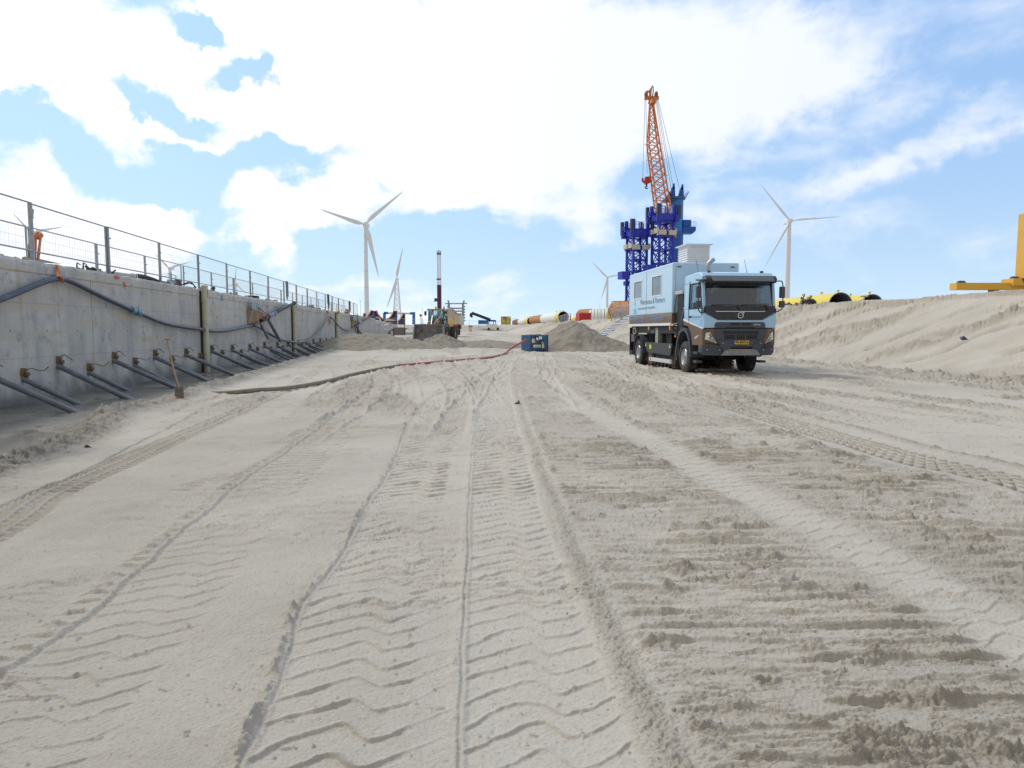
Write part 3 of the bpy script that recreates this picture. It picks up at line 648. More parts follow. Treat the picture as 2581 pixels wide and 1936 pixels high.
for i in range(420):
    S = rs.uniform(10, 92); L = WALL_L - rs.uniform(.05, .5); r = rs.uniform(.015, .055) * (1 + S * .012); p = W(L, S, 3.08 + r * .25) - W(WALL_L, -8, 0)
    p = Matrix.Rotation(-TH, 3, 'Z') @ p
    o = len(rub.v); rub.ball((0, 0, 0), r, 3, (1, rs.uniform(.8, 2.2), rs.uniform(.5, .9)))
    for k in range(o, len(rub.v)):
        v = rub.v[k]; rub.v[k] = (p.x + v[0] * rs.uniform(.7, 1.2), p.y + v[1] * rs.uniform(.7, 1.2), p.z + v[2] * rs.uniform(.6, 1.2))
tag(rub.build('rubble', mat('crumbs', (.42, .38, .31), .95, bump=.4), None), 'chipped concrete crumbs and sand scattered along the top of the long wall', 'rubble', kind='stuff').location = W(WALL_L, -8, 0)
bpy.data.objects['rubble'].rotation_euler = (0, 0, TH)
# sprayed paint marks on the wall
RED = mat('spray_red', (.62, .13, .12), .7, var=.3, vscale=30); BLU = mat('spray_blue', (.09, .2, .5), .7, var=.3, vscale=30)
def mark(px, py, w, h, m, seed=1, tilt=0):
    S, z = wl_at(px, py, WALL_L); off = .006 if z < 2.78 else .030
    r_ = random.Random(seed); vs = []; k = 14
    for i in range(k):
        a = 2 * math.pi * i / k; q = r_.uniform(.75, 1.1); y = math.cos(a) * w * q; zz = math.sin(a) * h * q; y += zz * tilt
        vs.append((off, S + 8 + y, z + zz))
    mb = MB().add(vs + [(v[0] - .004, v[1], v[2]) for v in vs], [tuple(range(k)), tuple(range(k, 2 * k))[::-1]] + [(i, (i + 1) % k, k + (i + 1) % k, k + i) for i in range(k)])
    mb.build('paint_mark', m, wall)
for i, (px, py, w, h, mm, tl) in enumerate([(292, 699, .18, .055, RED, 0), (312, 717, .07, .085, RED, -.8), (521, 757, .07, .09, RED, 0), (509, 770, .04, .22, RED, 0), (558, 750, .06, .16, BLU, 0), (673, 773, .22, .12, RED, .4), (546, 800, .08, .05, RED, 0), (763, 790, .12, .2, RED, .1), (886, 812, .5, .12, RED, 0)]):
    mark(px, py, w, h, mm, i, tl)

# ------------------------------------------------------------------ fence panels on the wall's edge
GALV = mat('galvanised', (.38, .41, .45), .42, .65, var=.18, vscale=9)
WIRE = mat('fence_wire', (.72, .74, .78), .5, .2)
def fence_panel(w, wires, step=.13):
    t = thing('mesh_fence', '', 'fence', (0, 0, 0))
    MB().bar((0, .03, -.1), (0, .03, 1.45), .055).build('fence_post', GALV, t); MB().bar((0, w - .02, -.1), (0, w - .02, 1.45), .04).build('fence_post', GALV, t)
    MB().cyl((0, .05, 1.44), (0, w - .03, 1.44), .02, n=8).build('top_rail', GALV, t); MB().cyl((0, .05, .33), (0, w - .03, .33), .02, n=8).build('bottom_rail', GALV, t)
    m = MB(); m.cb((.03, .03, 1.12), (.03, .16, .04)).build('clamp', GALV, t)
    if wires:
        m = MB(); k = int(w / step)
        for i in range(1, k): m.cyl((.0, i * w / k, .33), (.0, i * w / k, 1.44), .0024, n=3, caps=False)
        for z in (.45, .62, .88, 1.14, 1.34): m.cyl((0, .05, z), (0, w, z), .0024, n=3, caps=False)
        m.build('wire_mesh', WIRE, t)
    return t
PW = 3.66; fp = fence_panel(PW, True); S0 = 17.2; k = 0; LF = -9.62
ss = [S0 + PW * i for i in range(-4, 10)] + [54.0 + PW * i for i in range(0, 7)]
for i, S in enumerate(ss):
    if i == 0: o = fp
    else: o = dup(fp)
    o.location = W(LF + (.04 if i % 2 else 0), S, 3.03); o.rotation_euler = (0, 0, TH + R(random.uniform(-.5, .5))); o['group'] = 'mesh fence panels along the wall edge'
    o['label'] = ORD[i] + ' panel from the left of the grey mesh fence on the wall edge'
k = 0
for i in range(-2, 17):
    S = 20.5 + 3.72 * i + (.25 if i > 2 else 0)
    o = dup(fp); o.location = W(-11.5, S, 2.94); o.rotation_euler = (0, 0, TH + R(random.uniform(-.6, .6))); o['label'] = ORD[i + 2] + ' panel from the left of the lower-looking mesh fence behind the first'; o['group'] = 'mesh fence panels in the second row'
t = thing('fence_brace', 'slanting grey steel brace leaning against the first tall fence post', 'brace', W(-9.7, 17.5, 3.03), TH)
MB().bar((0, 0, 1.35), (-.5, .55, 0), .05).build('brace_bar', GALV, t); MB().cb((-.5, .55, .02), (.22, .22, .03)).cyl((-.5, .55, .0), (-.5, .55, .12), .02).build('foot_plate', GALV, t)

# ------------------------------------------------------------------ anchor casings coming out of the wall foot
PVC = mat('grey_plastic_pipe', (.15, .165, .20), .42, var=.18, vscale=5, dirt=(.3, .27, .22), dirt_amt=.25)
RUSTY = mat('rusty_head', (.22, .16, .10), .85, var=.5, vscale=25, dirt=(.42, .30, .11), dirt_amt=.35)
CABLE = mat('black_cable', (.02, .02, .022), .5)
def anchor(long_):
    t = thing('anchor_pipe', '', 'anchor pipe')
    e = Vector((1.95, -.5, -.80)) if long_ else Vector((1.2, -.06, -.60))
    m = MB().cyl((-.05, .0, .02), e + e.normalized() * .3, .064 if long_ else .058, n=14); m.build('casing', PVC, t, smooth=True)
    m = MB(); m.cyl((-.02, .02, .10), (.05, .02, .10), .11, .09, 9).cyl((.03, .02, .12), (.13, .01, .08), .06, .05, 8); m.cb((.06, -.02, .18), (.10, .07, .10)); m.cb((.05, .05, .01), (.08, .06, .12))
    m.build('anchor_head', RUSTY, t)
    m = MB().tube(crv([(.06, .02, .16), (.14, .1, .21), (.18, .3, .15), (.2, .48, .14), (.22, .62, .22)] if not long_ else [(.06, .0, .18), (.14, .04, .26), (.2, .12, .18), (.24, .2, .12)], 4), .009, 6); m.build('cable', CABLE, t)
    return t
A1 = anchor(True); A2 = anchor(False)
rs = random.Random(9)
first = True
for k in range(-1, 24):
    S = 17.33 + 2.70 * k; o = A1 if first else dup(A1); first = False
    o.location = W(WALL_L, S + rs.uniform(-.06, .06), .64 + rs.uniform(-.03, .04)); o.rotation_euler = (R(rs.uniform(-2, 2)), 0, TH + R(rs.uniform(-3, 3)))
    o['group'] = 'upper slanting anchor pipes at the wall foot'; o['label'] = ORD[k + 1] + ' from the left of the long grey anchor pipes slanting from the wall'
first = True
for k in range(0, 14):
    S = 15.93 + 2.70 * k; o = A2 if first else dup(A2); first = False
    o.location = W(WALL_L, S + rs.uniform(-.06, .06), .42 + rs.uniform(-.03, .03)); o.rotation_euler = (R(rs.uniform(-2, 2)), 0, TH + R(rs.uniform(-4, 4)))
    o['group'] = 'lower slanting anchor pipes at the wall foot'; o['label'] = ORD[k] + ' from the left of the short lower anchor pipes between the long ones'

# ------------------------------------------------------------------ things hanging on the wall
HOSE = mat('grey_hose', (.055, .066, .098), .36, var=.15, vscale=3, dirt=(.22, .21, .2), dirt_amt=.1)
BLK = mat('black_rubber', (.022, .023, .026), .55, var=.3)
ORG = mat('orange_strap', (.70, .20, .05), .7, var=.2, vscale=20)
TEAL = mat('blue_coupling', (.11, .27, .40), .4)
def z2(x, y): return (x / 2.764, 460 + y / 2.764)
def z3(x, y): return (460 + x / 4.096, 640 + y / 4.096)
def z5(x, y): return (600 + x / 9.218, 700 + y / 9.218)
def z6(x, y): return (800 + x / 13.825, 740 + y / 13.825)
def wp(p, L):
    S, z = wl_at(p[0], p[1], L); return W(L, S, z)
def strap(pts, name='ratchet_strap', label='', w=.035, m=None, part=None):
    mb = MB(); 
    for a, b in zip(pts[:-1], pts[1:]): mb.bar(a, b, w, .008)
    o = mb.build(name, m or ORG)
    return tag(o, label, 'strap')
t = thing('drain_hose', 'thick grey hose hung along the wall from an orange strap to the plywood box', 'hose', W(-9, 8, 0))
o_ = Vector(t.location)
L1 = -9.05
pts = [wp(z2(x, y), L1) for x, y in [(-700, 1010), (-350, 920), (0, 815), (200, 735), (330, 685), (415, 672), (500, 692), (700, 790), (940, 900)]]
MB().tube([p - o_ for p in crv(pts, 8)], .066, 14).build('hose_run', HOSE, t, smooth=True)
pts2 = [wp(z2(940, 900), L1), wp(z2(1180, 990), L1), wp(z2(1470, 1032), L1)] + [wp(z3(x, y), L1) for x, y in [(270, 795), (420, 795), (560, 772), (740, 732), (830, 690), (880, 665)]]
MB().tube([p - o_ for p in crv(pts2, 8)], .062, 14).build('hose_run', HOSE, t, smooth=True)
a = wp(z2(915, 888), L1) - o_; b = wp(z2(975, 912), L1) - o_; c = (a + b) / 2
cm = MB().cyl(a, b, .088, n=18); d = (b - a).normalized(); cm.cyl(a - d * .01, a + d * .10, .098, n=18).cyl(b - d * .10, b + d * .01, .098, n=18); cm.build('coupling', TEAL, t, smooth=True); MB().cyl(c - d * .03, c + d * .03, .093, n=18).build('coupling_ring', BLK, t)
strap([wp(z2(x, y), L) for x, y, L in [(385, 570, -9.16), (400, 600, -9.13), (408, 640, -9.08), (418, 655, -8.97), (436, 690, -8.97), (430, 700, -9.1)]], label='orange strap holding up the thick hose on the wall', w=.06)
strap([wp(z2(x, y), L) for x, y, L in [(398, 575, -9.16), (404, 620, -9.12), (400, 655, -9.0)]], label='second thin orange strip beside the hose strap', w=.04)

t = thing('sagging_hose', 'grey hose sagging in a wide U between the plywood box and an orange tie', 'hose', W(-9, 30, 0)); o_ = Vector(t.location)
pts = [wp(z3(x, y), -8.95) for x, y in [(740, 735), (800, 765), (880, 815), (960, 860), (1050, 893), (1200, 915), (1320, 885), (1420, 790), (1480, 690), (1515, 648)]]
MB().tube([p - o_ for p in crv(pts, 8)], .062, 12).build('hose_run', HOSE, t, smooth=True)
t = thing('black_hose', 'dark hose looping from the orange tie to the far small plywood box', 'hose', W(-9, 50, 0)); o_ = Vector(t.location)
pts = [wp(z3(x, y), -8.95) for x, y in [(1520, 645), (1560, 680), (1620, 750), (1700, 792), (1770, 765), (1830, 720)]]
MB().tube([p - o_ for p in crv(pts, 8)], .07, 12).build('hose_run', mat('dark_hose', (.06, .07, .09), .4), t, smooth=True)
strap([wp(z6(x, y), L) for x, y, L in [(340, 590, -9.14), (370, 680, -9.12), (420, 770, -8.9)]], label='orange tie holding the sagging hose at the top of the wall', w=.10)
strap([wp(z6(x, y), -9.1) for x, y in [(420, 780), (400, 900), (395, 990)]], label='loose orange strap tail hanging under the hose tie', w=.05)
strap([wp(z6(x, y), -9.08) for x, y in [(440, 800), (455, 960), (430, 1090), (420, 960)]], label='looped orange strap end hanging lowest under the hose tie', w=.05)

def valve_set(name, label, P0, P1, L, big, legs, r=.07):
    """sloping suction pipe with clamps, its elbow over the wall and down pipes"""
    a = wp(P0, L); b = wp(P1, L + .02); t = thing(name, label, 'pipe', a); o_ = a; d = (b - a).normalized(); ln = (b - a).length
    MB().cyl(a - o_ - d * .5, a - o_ + d * .1, r * 1.1, n=12).tube([a - o_, a + d * ln * .5 - o_, b - o_], r * .85, 12, [r * 1.05, r * .9, r * .95]).cyl(b - o_ - d * .12, b - o_ + d * .05, r * 1.35, n=14).build('suction_pipe', BLK, t, smooth=True)
    GA = mat('zinc_clamp', (.42, .46, .52), .35, .7)
    for q in (.02, .14, .30): MB().cyl(a + d * (ln * q) - o_, a + d * (ln * q + .09) - o_, r * 1.5, n=14).build('clamp', GA, t, smooth=True)
    MB().cyl(a + d * ln * .17 - o_, a + d * ln * .28 - o_, r * 1.3, n=14).build('check_valve', mat('blue_valve', (.10, .15, .35), .4), t, smooth=True)
    MB().bar(a + d * ln * .35 + Vector((0, 0, .09)) - o_, a + d * ln * .62 + Vector((0, 0, .2)) - o_, .035).build('lever', BLK, t)
    for (p, q, rr, mm) in legs:
        MB().cyl(wp(p, L + .06) - o_, wp(q, L + .25) - o_, rr, n=14).build('down_pipe', mm, t, smooth=True)
    return t
valve_set('suction_pipe', 'black suction pipe with blue valve rising from the near plywood box to the wall top', z5(600, 960), z5(1300, 590), -8.98, True, [(z5(700, 970), z5(980, 1470), .088, PVC), (z5(520, 1060), z5(700, 1420), .06, PVC)], .085)
valve_set('suction_pipe', 'black suction pipe rising past the leaning frame at the far plywood box', z6(1340, 1100), z6(1930, 760), -8.98, False, [(z6(1340, 1150), z6(1580, 1470), .07, BLK), (z6(1300, 1160), z6(1370, 1440), .05, PVC)], .085)
t = thing('leaning_support', 'thin dark leaning steel frame hooked over the wall beside the far plywood box', 'frame', wp(z6(1400, 1000), -8.9)); o_ = Vector(t.location)
MB().bar(wp(z6(1400, 730), -9.0) - o_, wp(z6(1430, 1540), -8.6) - o_, .06).bar(wp(z6(1400, 735), -9.0) - o_, wp(z6(1150, 770), -9.15) - o_, .05).build('frame_post', mat('dark_steel', (.06, .065, .075), .5, .3), t)
MB().bar(wp(z6(1150, 770), -9.1) - o_, wp(z6(1160, 950), -9.1) - o_, .05).bar(wp(z6(1160, 950), -9.1) - o_, wp(z6(1240, 955), -9.1) - o_, .05).build('hook_frame', mat('dark_steel', (.06, .065, .075), .5, .3), t)
PLY = mat('plywood', (.36, .27, .17), .75, var=.18, vscale=3, dirt=(.22, .18, .13), dirt_amt=.3); PLATE = mat('grey_green_plate', (.24, .33, .34), .5, var=.15)
def plybox(lab, p0, p1, depth):
    """p0, p1: picture corners of the box face"""
    S0_, z1_ = wl_at(*p0, WALL_L); S1_, z0_ = wl_at(*p1, WALL_L); t = thing('plywood_box', lab, 'formwork box', W(WALL_L, S0_, z0_), TH); w = S1_ - S0_; h = z1_ - z0_
    MB().prism([(0.003, -.0), (depth * .35, -.0), (depth, h * .55), (depth, h * .68), (.003, h * .68)], 'y', 0, 0).v
    m = MB(); pr = [(0.006, 0), (depth * .3, 0), (depth, h * .5), (depth, h * .66), (.006, h * .66)]
    n = len(pr); vs = [(a, 0, b) for a, b in pr] + [(a, w, b) for a, b in pr]
    m.add(vs, [(i, (i + 1) % n, n + (i + 1) % n, n + i) for i in range(n)] + [tuple(range(n)), tuple(range(n, 2 * n))[::-1]]); m.build('box_body', PLY, t, bevel=.006)
    MB().box(depth, depth + .02, .02, w * .42, h * .6, h).box(depth, depth + .02, w * .45, w * .55, h * .6, h).box(depth, depth + .02, w * .6, w * .98, h * .58, h * .97).build('cover_plate', PLATE, t)
    MB().bar((depth * .9, 0, h * .66), (depth * .9, w, h * .64), .05).build('batten', mat('dark_steel', (.06, .065, .075), .5, .3), t)
plybox('plywood box with grey-green plates fixed on the wall behind the near orange straps', z5(190, 570), z5(480, 1080), .22)
plybox('small far plywood box on the wall behind the leaning steel frame', z6(1160, 780), z6(1330, 1200), .25)
strap([wp(z5(x, y), L) for x, y, L in [(285, 705, -8.93), (420, 770, -8.9), (560, 850, -8.85), (750, 960, -8.84)]], label='upper orange strap slanting across the near plywood box', w=.05)
strap([wp(z5(x, y), L) for x, y, L in [(430, 790, -8.9), (460, 960, -8.85), (485, 1100, -8.83)]], label='orange strap hanging down in front of the near plywood box', w=.07)
strap([wp(z5(x, y), L) for x, y, L in [(470, 690, -8.93), (560, 760, -8.9), (680, 860, -8.84), (690, 900, -8.84)]], label='twisted orange strap right of the near plywood box', w=.06)
strap([wp(z5(x, y), L) for x, y, L in [(575, 860, -8.85), (530, 960, -8.84)]], label='short orange strap link above the near suction pipe', w=.05)
strap([wp(z6(x, y), L) for x, y, L in [(1250, 940, -8.93), (1380, 980, -8.88), (1540, 1040, -8.84)]], label='orange strap across the far plywood box', w=.09)
strap([wp(z6(x, y), L) for x, y, L in [(1300, 900, -8.93), (1340, 1000, -8.88), (1350, 1090, -8.84)]], label='orange strap hanging at the far plywood box', w=.08)
# orange trestle by the wall foot
t = thing('orange_trestle', 'small orange steel trestle at the wall foot behind the sand heap', 'trestle', wp(z6(1330, 1560), -8.5)); o_ = Vector(t.location)
m = MB()
for a, b in [((1270, 1450), (1390, 1430)), ((1270, 1450), (1250, 1600)), ((1390, 1430), (1420, 1540)), ((1300, 1450), (1320, 1600))]: m.bar(wp(z6(*a), -8.5) - o_, wp(z6(*b), -8.4) - o_, .07)
m.build('trestle_frame', mat('orange_paint', (.65, .17, .07), .5), t)
# cream drain pipes standing against the wall
CREAM = mat('cream_pipe', (.52, .50, .36), .45, var=.12, vscale=3, dirt=(.36, .31, .22), dirt_amt=.35)
def cream(label, S, top, r=.11, mark_='5', broken=False):
    t = thing('drain_pipe', label, 'pipe', W(WALL_L + .16, S, 0), TH, None)
    MB().cyl((0.02, -.06, -.2), (0, 0, top - .55), r, n=18).build('pipe_shaft', CREAM, t, smooth=True)
    MB().cyl((0, 0, top - .55), (0, .02, top + .1), r * 1.12, n=18).build('pipe_collar', CREAM, t, smooth=True)
    MB().cb((-.13, .0, 1.45), (.03, .22, 3.1)).build('joint_strip', mat('joint_tar', (.035, .032, .03), .8), t)
    if mark_: text(mark_, .36, RED, t, Matrix.Translation((r * 1.12 + .004, -.01, top - .22)) @ Matrix(((0, 0, 1, 0), (1, 0, 0, 0), (0, 1, 0, 0), (0, 0, 0, 1))), 'painted_mark', .003, sx=.5, off=.012)
    if broken:
        m = MB().cyl((0, -.02, top - .05), (.22, -.16, top + .12), r * 1.2, r * .8, 10).cyl((0, .05, top), (-.1, .3, top + .08), r * .7, n=8); m.build('pipe_elbow', mat('dirty_yellow', (.45, .38, .10), .6, var=.4, vscale=12), t, smooth=True)
    return t
cream('cream drain pipe with red mark nearest the viewer, standing at a wall joint', 27.15, 3.1)
cream('cream drain pipe with red mark behind the near suction pipe', 43.0, 3.1)
cream('cream drain pipe with a dirty yellow elbow on its top', 60.2, 3.0, .13, None, True)
cream('farthest cream drain pipe behind the leaning steel frame', 75.4, 3.0, .14, None)
# ------------------------------------------------------------------ things lying on the wall top
t = thing('strap_bundle', 'orange lifting sling tied over a broken board on the wall top', 'sling', W(-9.72, wl_at(92, 660, -9.72)[0], 3.1), TH); 
MB().add([(-.3, -.55, .03), (.25, -.6, .0), (.33, .5, .04), (-.25, .62, .1), (0, 0, .13)], [(0, 1, 4), (1, 2, 4), (2, 3, 4), (3, 0, 4), (0, 3, 2, 1)]).build('board', mat('brown_board', (.14, .10, .07), .8, var=.4), t)
m = MB(); m.bar((0, -.08, .1), (0, .02, .62), .09, .02).bar((.02, .02, .62), (.04, .12, .72), .16, .1).bar((.05, .14, .68), (.05, -.02, .1), .08, .02).torus((.02, .08, .68), .07, .03, 'x', 12, 6); m.build('sling', ORG, t)
t = thing('black_pipe', 'fat black flexible pipe with pale clamps lying on the wall top', 'pipe', W(-9.75, 22.5, 3.14), TH)
MB().tube(crv([(0, .3, .06), (0, .9, .10), (0, 1.6, .07), (.02, 2.3, .0), (.02, 3.1, .0)], 6), .085, 12).build('pipe_run', BLK, t, smooth=True)
MB().cyl((0, -1.2, .03), (0, .32, .06), .075, n=12).build('grey_pipe', mat('pale_pipe', (.42, .42, .38), .5), t, smooth=True)
for y in (.22, .36, 3.05, 3.2): MB().cyl((.0, y, .06 if y < 1 else 0), (.0, y + .05, .06 if y < 1 else 0), .10, n=12).build('clamp', mat('white_clamp', (.7, .7, .72), .4), t)
t = thing('pump_valve', 'grey valve with small blue fitting beside a rusty plate on the wall top', 'valve', W(-9.8, 26.0, 3.1), TH)
MB().cb((0, 0, .12), (.2, .3, .22)).cyl((0, .0, .2), (0, 0, .5), .03).bar((0, -.3, .42), (0, .45, .42), .03).bar((0, .45, .42), (0, .45, .2), .03).build('valve_body', GALV, t, bevel=.01)
MB().cb((.02, .24, .1), (.16, .1, .2)).build('fitting', mat('blue_valve', (.10, .15, .35), .4), t); MB().cb((.0, .62, .12), (.05, .5, .3)).build('rusty_plate', mat('rust_plate', (.16, .07, .04), .8, var=.4, vscale=14), t)
t = thing('black_cable', 'thin black cables running along the wall top to the near cream pipe', 'cable', W(-9.6, 27, 3.1), TH)
MB().tube(crv([(0, -3.2, .03), (.02, -1.8, .02), (0, -.8, .04), (.1, -.35, .16), (.25, -.1, .12), (.28, .02, .0)], 6), .022, 8).tube(crv([(0, -2.9, .02), (-.1, -1.5, .03), (.1, -.5, .1), (.2, -.2, .2), (.3, .05, .02)], 6), .018, 8).build('cable_run', CABLE, t)
MB().ball((.16, -.25, .2), .07, 6, (1, 2.2, .8)).build('tape_wrap', mat('grey_tape', (.3, .31, .33), .5), t)
rs = random.Random(21)
def junk(lab, S, kind, m, w=.5):
    t = thing('scrap_heap' if kind == 0 else 'coiled_rope', lab, 'debris', W(-9.7, S, 3.1), TH)
    if kind == 0:
        mb = MB()
        for i in range(9): a = Vector((rs.uniform(-.2, .2), rs.uniform(-w, w), rs.uniform(0, .08))); mb.bar(a, a + Vector((rs.uniform(-.15, .15), rs.uniform(-.4, .4), rs.uniform(0, .12))), rs.uniform(.03, .09))
        mb.build('scrap', m, t)
    else:
        mb = MB()
        for i in range(4): mb.torus((rs.uniform(-.03, .03), rs.uniform(-.05, .05), .03 + i * .035), w * .45, .025, 'z', 18, 6)
        mb.build('rope_coil', m, t)
DB = mat('dark_scrap', (.07, .06, .05), .8, var=.5, vscale=12); GB = mat('grey_scrap', (.24, .22, .19), .85, var=.5, vscale=12)
junk('dark scraps on the wall top just left of the first cream pipe', 20.5, 0, DB, .5); junk('dark scraps on the wall top right of the first cream pipe', 29.5, 0, DB, .9)
junk('grey scraps on the wall top above the near plywood box', 33.5, 0, GB, .9); junk('black coiled rope on the wall top above the near plywood box', 36.2, 1, BLK, .7)
junk('brown board scraps on the wall top left of the second cream pipe', 40.5, 0, mat('tan_scrap', (.34, .26, .18), .8, var=.4), 1.0); junk('pale scraps on the wall top beyond the second cream pipe', 47, 0, mat('pale_scrap', (.6, .58, .54), .8, var=.4), 1.2)
junk('dark scraps on the wall top near the orange hose tie', 54, 0, DB, 1.3); junk('grey scraps on the wall top near the far plywood box', 70, 0, GB, 1.6)
def cover(label, S, w=.22, m=None, L=LF):
    t = thing('hanging_cloth', label, 'cloth', W(L + .05, S, 3.03), TH); mb = MB(); r_ = random.Random(int(S))
    for i in range(7): y = (i - 3) * w * .25; mb.bar((.02 * i % .05, y, 1.47), (.03, y + r_.uniform(-.1, .1), r_.uniform(.1, .7)), .07, .03)
    mb.ball((0, 0, 1.43), .09, 5, (1, 1.6, 1)); mb.build('cloth', m or DB, t)
cover('dark rags tied to the fence top rail behind the near suction pipe', 43.6, .3, mat('grey_cord', (.2, .22, .25), .7)); cover('narrow dark cloth tied to the fence near the yellow-elbowed cream pipe', 59, .5); cover('last dark cloth hung on the far end of the guard fence', 72.5, .7, mat('slate_cloth', (.12, .13, .15), .8))
t = thing('spade', 'wooden-handled spade stuck upright in the wet sand beside the wall', 'spade', gnd(452, 1009, -.02)); o_ = Vector(t.location)
top = at(422.6, 854, o_.y + .1) - o_
MB().tube(crv([(0, 0, .28), top * .55, top - Vector((0, 0, .02))], 5), .019, 10).build('handle', mat('wood_handle', (.42, .30, .20), .7, var=.25), t, smooth=True)
MB().cyl(top - Vector((.06, 0, 0)), top + Vector((.06, 0, 0)), .02, n=10).build('grip', mat('wood_handle', (.42, .30, .20), .7, var=.25), t)
MB().add([(-.09, 0, .30), (.09, .01, .30), (.10, .0, .02), (.0, -.02, -.08), (-.10, 0, .02), (0, .03, .32), (-.09, .012, .3), (.09, .022, .3), (.1, .012, .02), (0, -.008, -.08), (-.1, .012, .02)], [(0, 1, 2, 3, 4), (10, 9, 8, 7, 6), (0, 6, 7, 1), (1, 7, 8, 2), (2, 8, 9, 3), (3, 9, 10, 4), (4, 10, 6, 0)]).cyl((0, 0, .22), (top.x * .25, top.y * .25, .42), .028, .02, 10).build('blade', mat('muddy_steel', (.22, .20, .17), .6, .3), t)

# ------------------------------------------------------------------ long hose over the sand to the pump box
t = thing('long_hose', 'long muddy hose snaking over the sand, red where it climbs to the blue pump box', 'hose', (0, 0, 0))
def hp(a, b, dz=.045):
    p = gnd(a * Q, b * Q); p.z = gz(p.x, p.y) + dz; return p
g1 = [hp(*q) for q in [(455, 848), (500, 852), (560, 848), (620, 842), (700, 828), (760, 812), (820, 799), (860, 792)]]
g1[0].z -= .06; g1[2].z += .02
MB().tube(crv(g1, 8), .052, 12).build('muddy_section', mat('muddy_hose', (.24, .20, .15), .75, var=.3, vscale=4), t, smooth=True)
g2 = [hp(*q) for q in [(860, 792), (900, 789), (950, 784), (1000, 780), (1050, 775), (1085, 768)]]
PB = at(1347, 846, 47.0); PB.z = gz(PB.x, PB.y)
pin = at(1326, 857, 46.1)
g2 += [at(1098 * Q, 757 * Q, 44.5), at(1118 * Q, 744 * Q, 45.4), pin]
MB().tube(crv(g2, 8), .066, 12).build('red_section', mat('red_hose', (.42, .11, .11), .5, var=.25, vscale=3, dirt=(.38, .24, .2), dirt_amt=.3), t, smooth=True)
m_ = MB(); c_ = gnd(330 * Q * 1.36, 1004); tag(MB().tube(crv([hp(372, 868, .02), hp(385, 862, .03), hp(405, 858, .02), hp(428, 853, .0)], 5), .02, 8).build('loose_cord', mat('red_cord', (.55, .12, .1), .6)), 'short red cord in the sand at the foot of the spade', 'cord')

t = thing('pump_box', 'dark blue steel pump box with hose fittings beside the tall sand heap', 'pump', (PB.x, PB.y, PB.z), R(30)); NB = mat('navy_paint', (.03, .10, .22), .42, var=.2, vscale=4, dirt=(.12, .14, .16), dirt_amt=.2); ND = mat('navy_trim', (.02, .045, .11), .5)
a_, b_, h_ = 1.36, 1.3, 1.13
MB().box(-a_/2, a_/2, -b_/2, b_/2, .05, h_).build('housing', NB, t, bevel=.02)
m = MB()
for x in (-a_/2, a_/2): m.box(x - .035, x + .035, -b_/2 - .02, -b_/2 + .05, 0, h_ + .015)
m.box(-a_/2 - .02, a_/2 + .02, -b_/2 - .025, -b_/2 + .03, 0, .10).box(a_/2 - .03, a_/2 + .025, -b_/2, b_/2, 0, .10).box(a_/2 - .02, a_/2 + .022, b_/2 - .06, b_/2, 0, h_ + .01); m.build('frame', ND, t)
WL = mat('white_label', (.78, .79, .82), .5, var=.04); YL = mat('cream_label', (.75, .68, .42), .5)
m = MB().box(-.05, .2, -b_/2 - .012, -b_/2, .83, 1.03).box(-.5, .12, -b_/2 - .030, -b_/2 - .026, .28, .46).box(a_/2 + .001, a_/2 + .012, .0, .28, .55, .8).box(a_/2 + .001, a_/2 + .012, .1, .2, .93, 1.03); m.build('label_plate', WL, t)
MB().box(-.62, -.36, -b_/2 - .012, -b_/2, .6, .88).build('notice', YL, t)
GA = mat('zinc_clamp', (.42, .46, .52), .35, .7)
for x, z, nm in ((-.32, .92, 0), (.12, .62, 1)):
    MB().cyl((x + .1, -b_/2 + .02, z + .03), (x + .1, -b_/2 - .04, z + .03), .15, n=20).build('port', BLK, t)
    m = MB().cyl((x + .08, -b_/2 - .02, z + .02), (x, -b_/2 - .3, z - .12), .075, n=14).torus((x + .03, -b_/2 - .18, z - .06), .09, .022, 'y', 16, 6); m.build('coupling', GA, t, smooth=True)
MB().cyl((.09, -b_/2 - .31, .5), (.08, -b_/2 - .34, .24), .075, .07, 14).build('yellow_cap', mat('yellow_cap', (.75, .62, .18), .5), t, smooth=True)
MB().tube(crv([(.12, -b_/2 - .3, .25), (.25, -b_/2 - .28, .12), (.4, -b_/2 - .1, .06)], 5), .04, 10).build('cable', BLK, t)
MB().cb((.4, .1, h_ + .03), (.3, .2, .05)).cb((-.1, .0, h_ + .015), (.8, .6, .03)).build('lid', mat('dusty_lid', (.3, .26, .22), .7), t)
text('Eekels', .13, mat('grey_print', (.25, .25, .3), .6), t, Matrix.Translation((-.19, -b_/2 - .035, .37)) @ Matrix(((1, 0, 0, 0), (0, 0, 1, 0), (0, 1, 0, 0), (0, 0, 0, 1))) @ Matrix.Scale(-1, 4, (0, 0, 1)), 'lettering', .002)
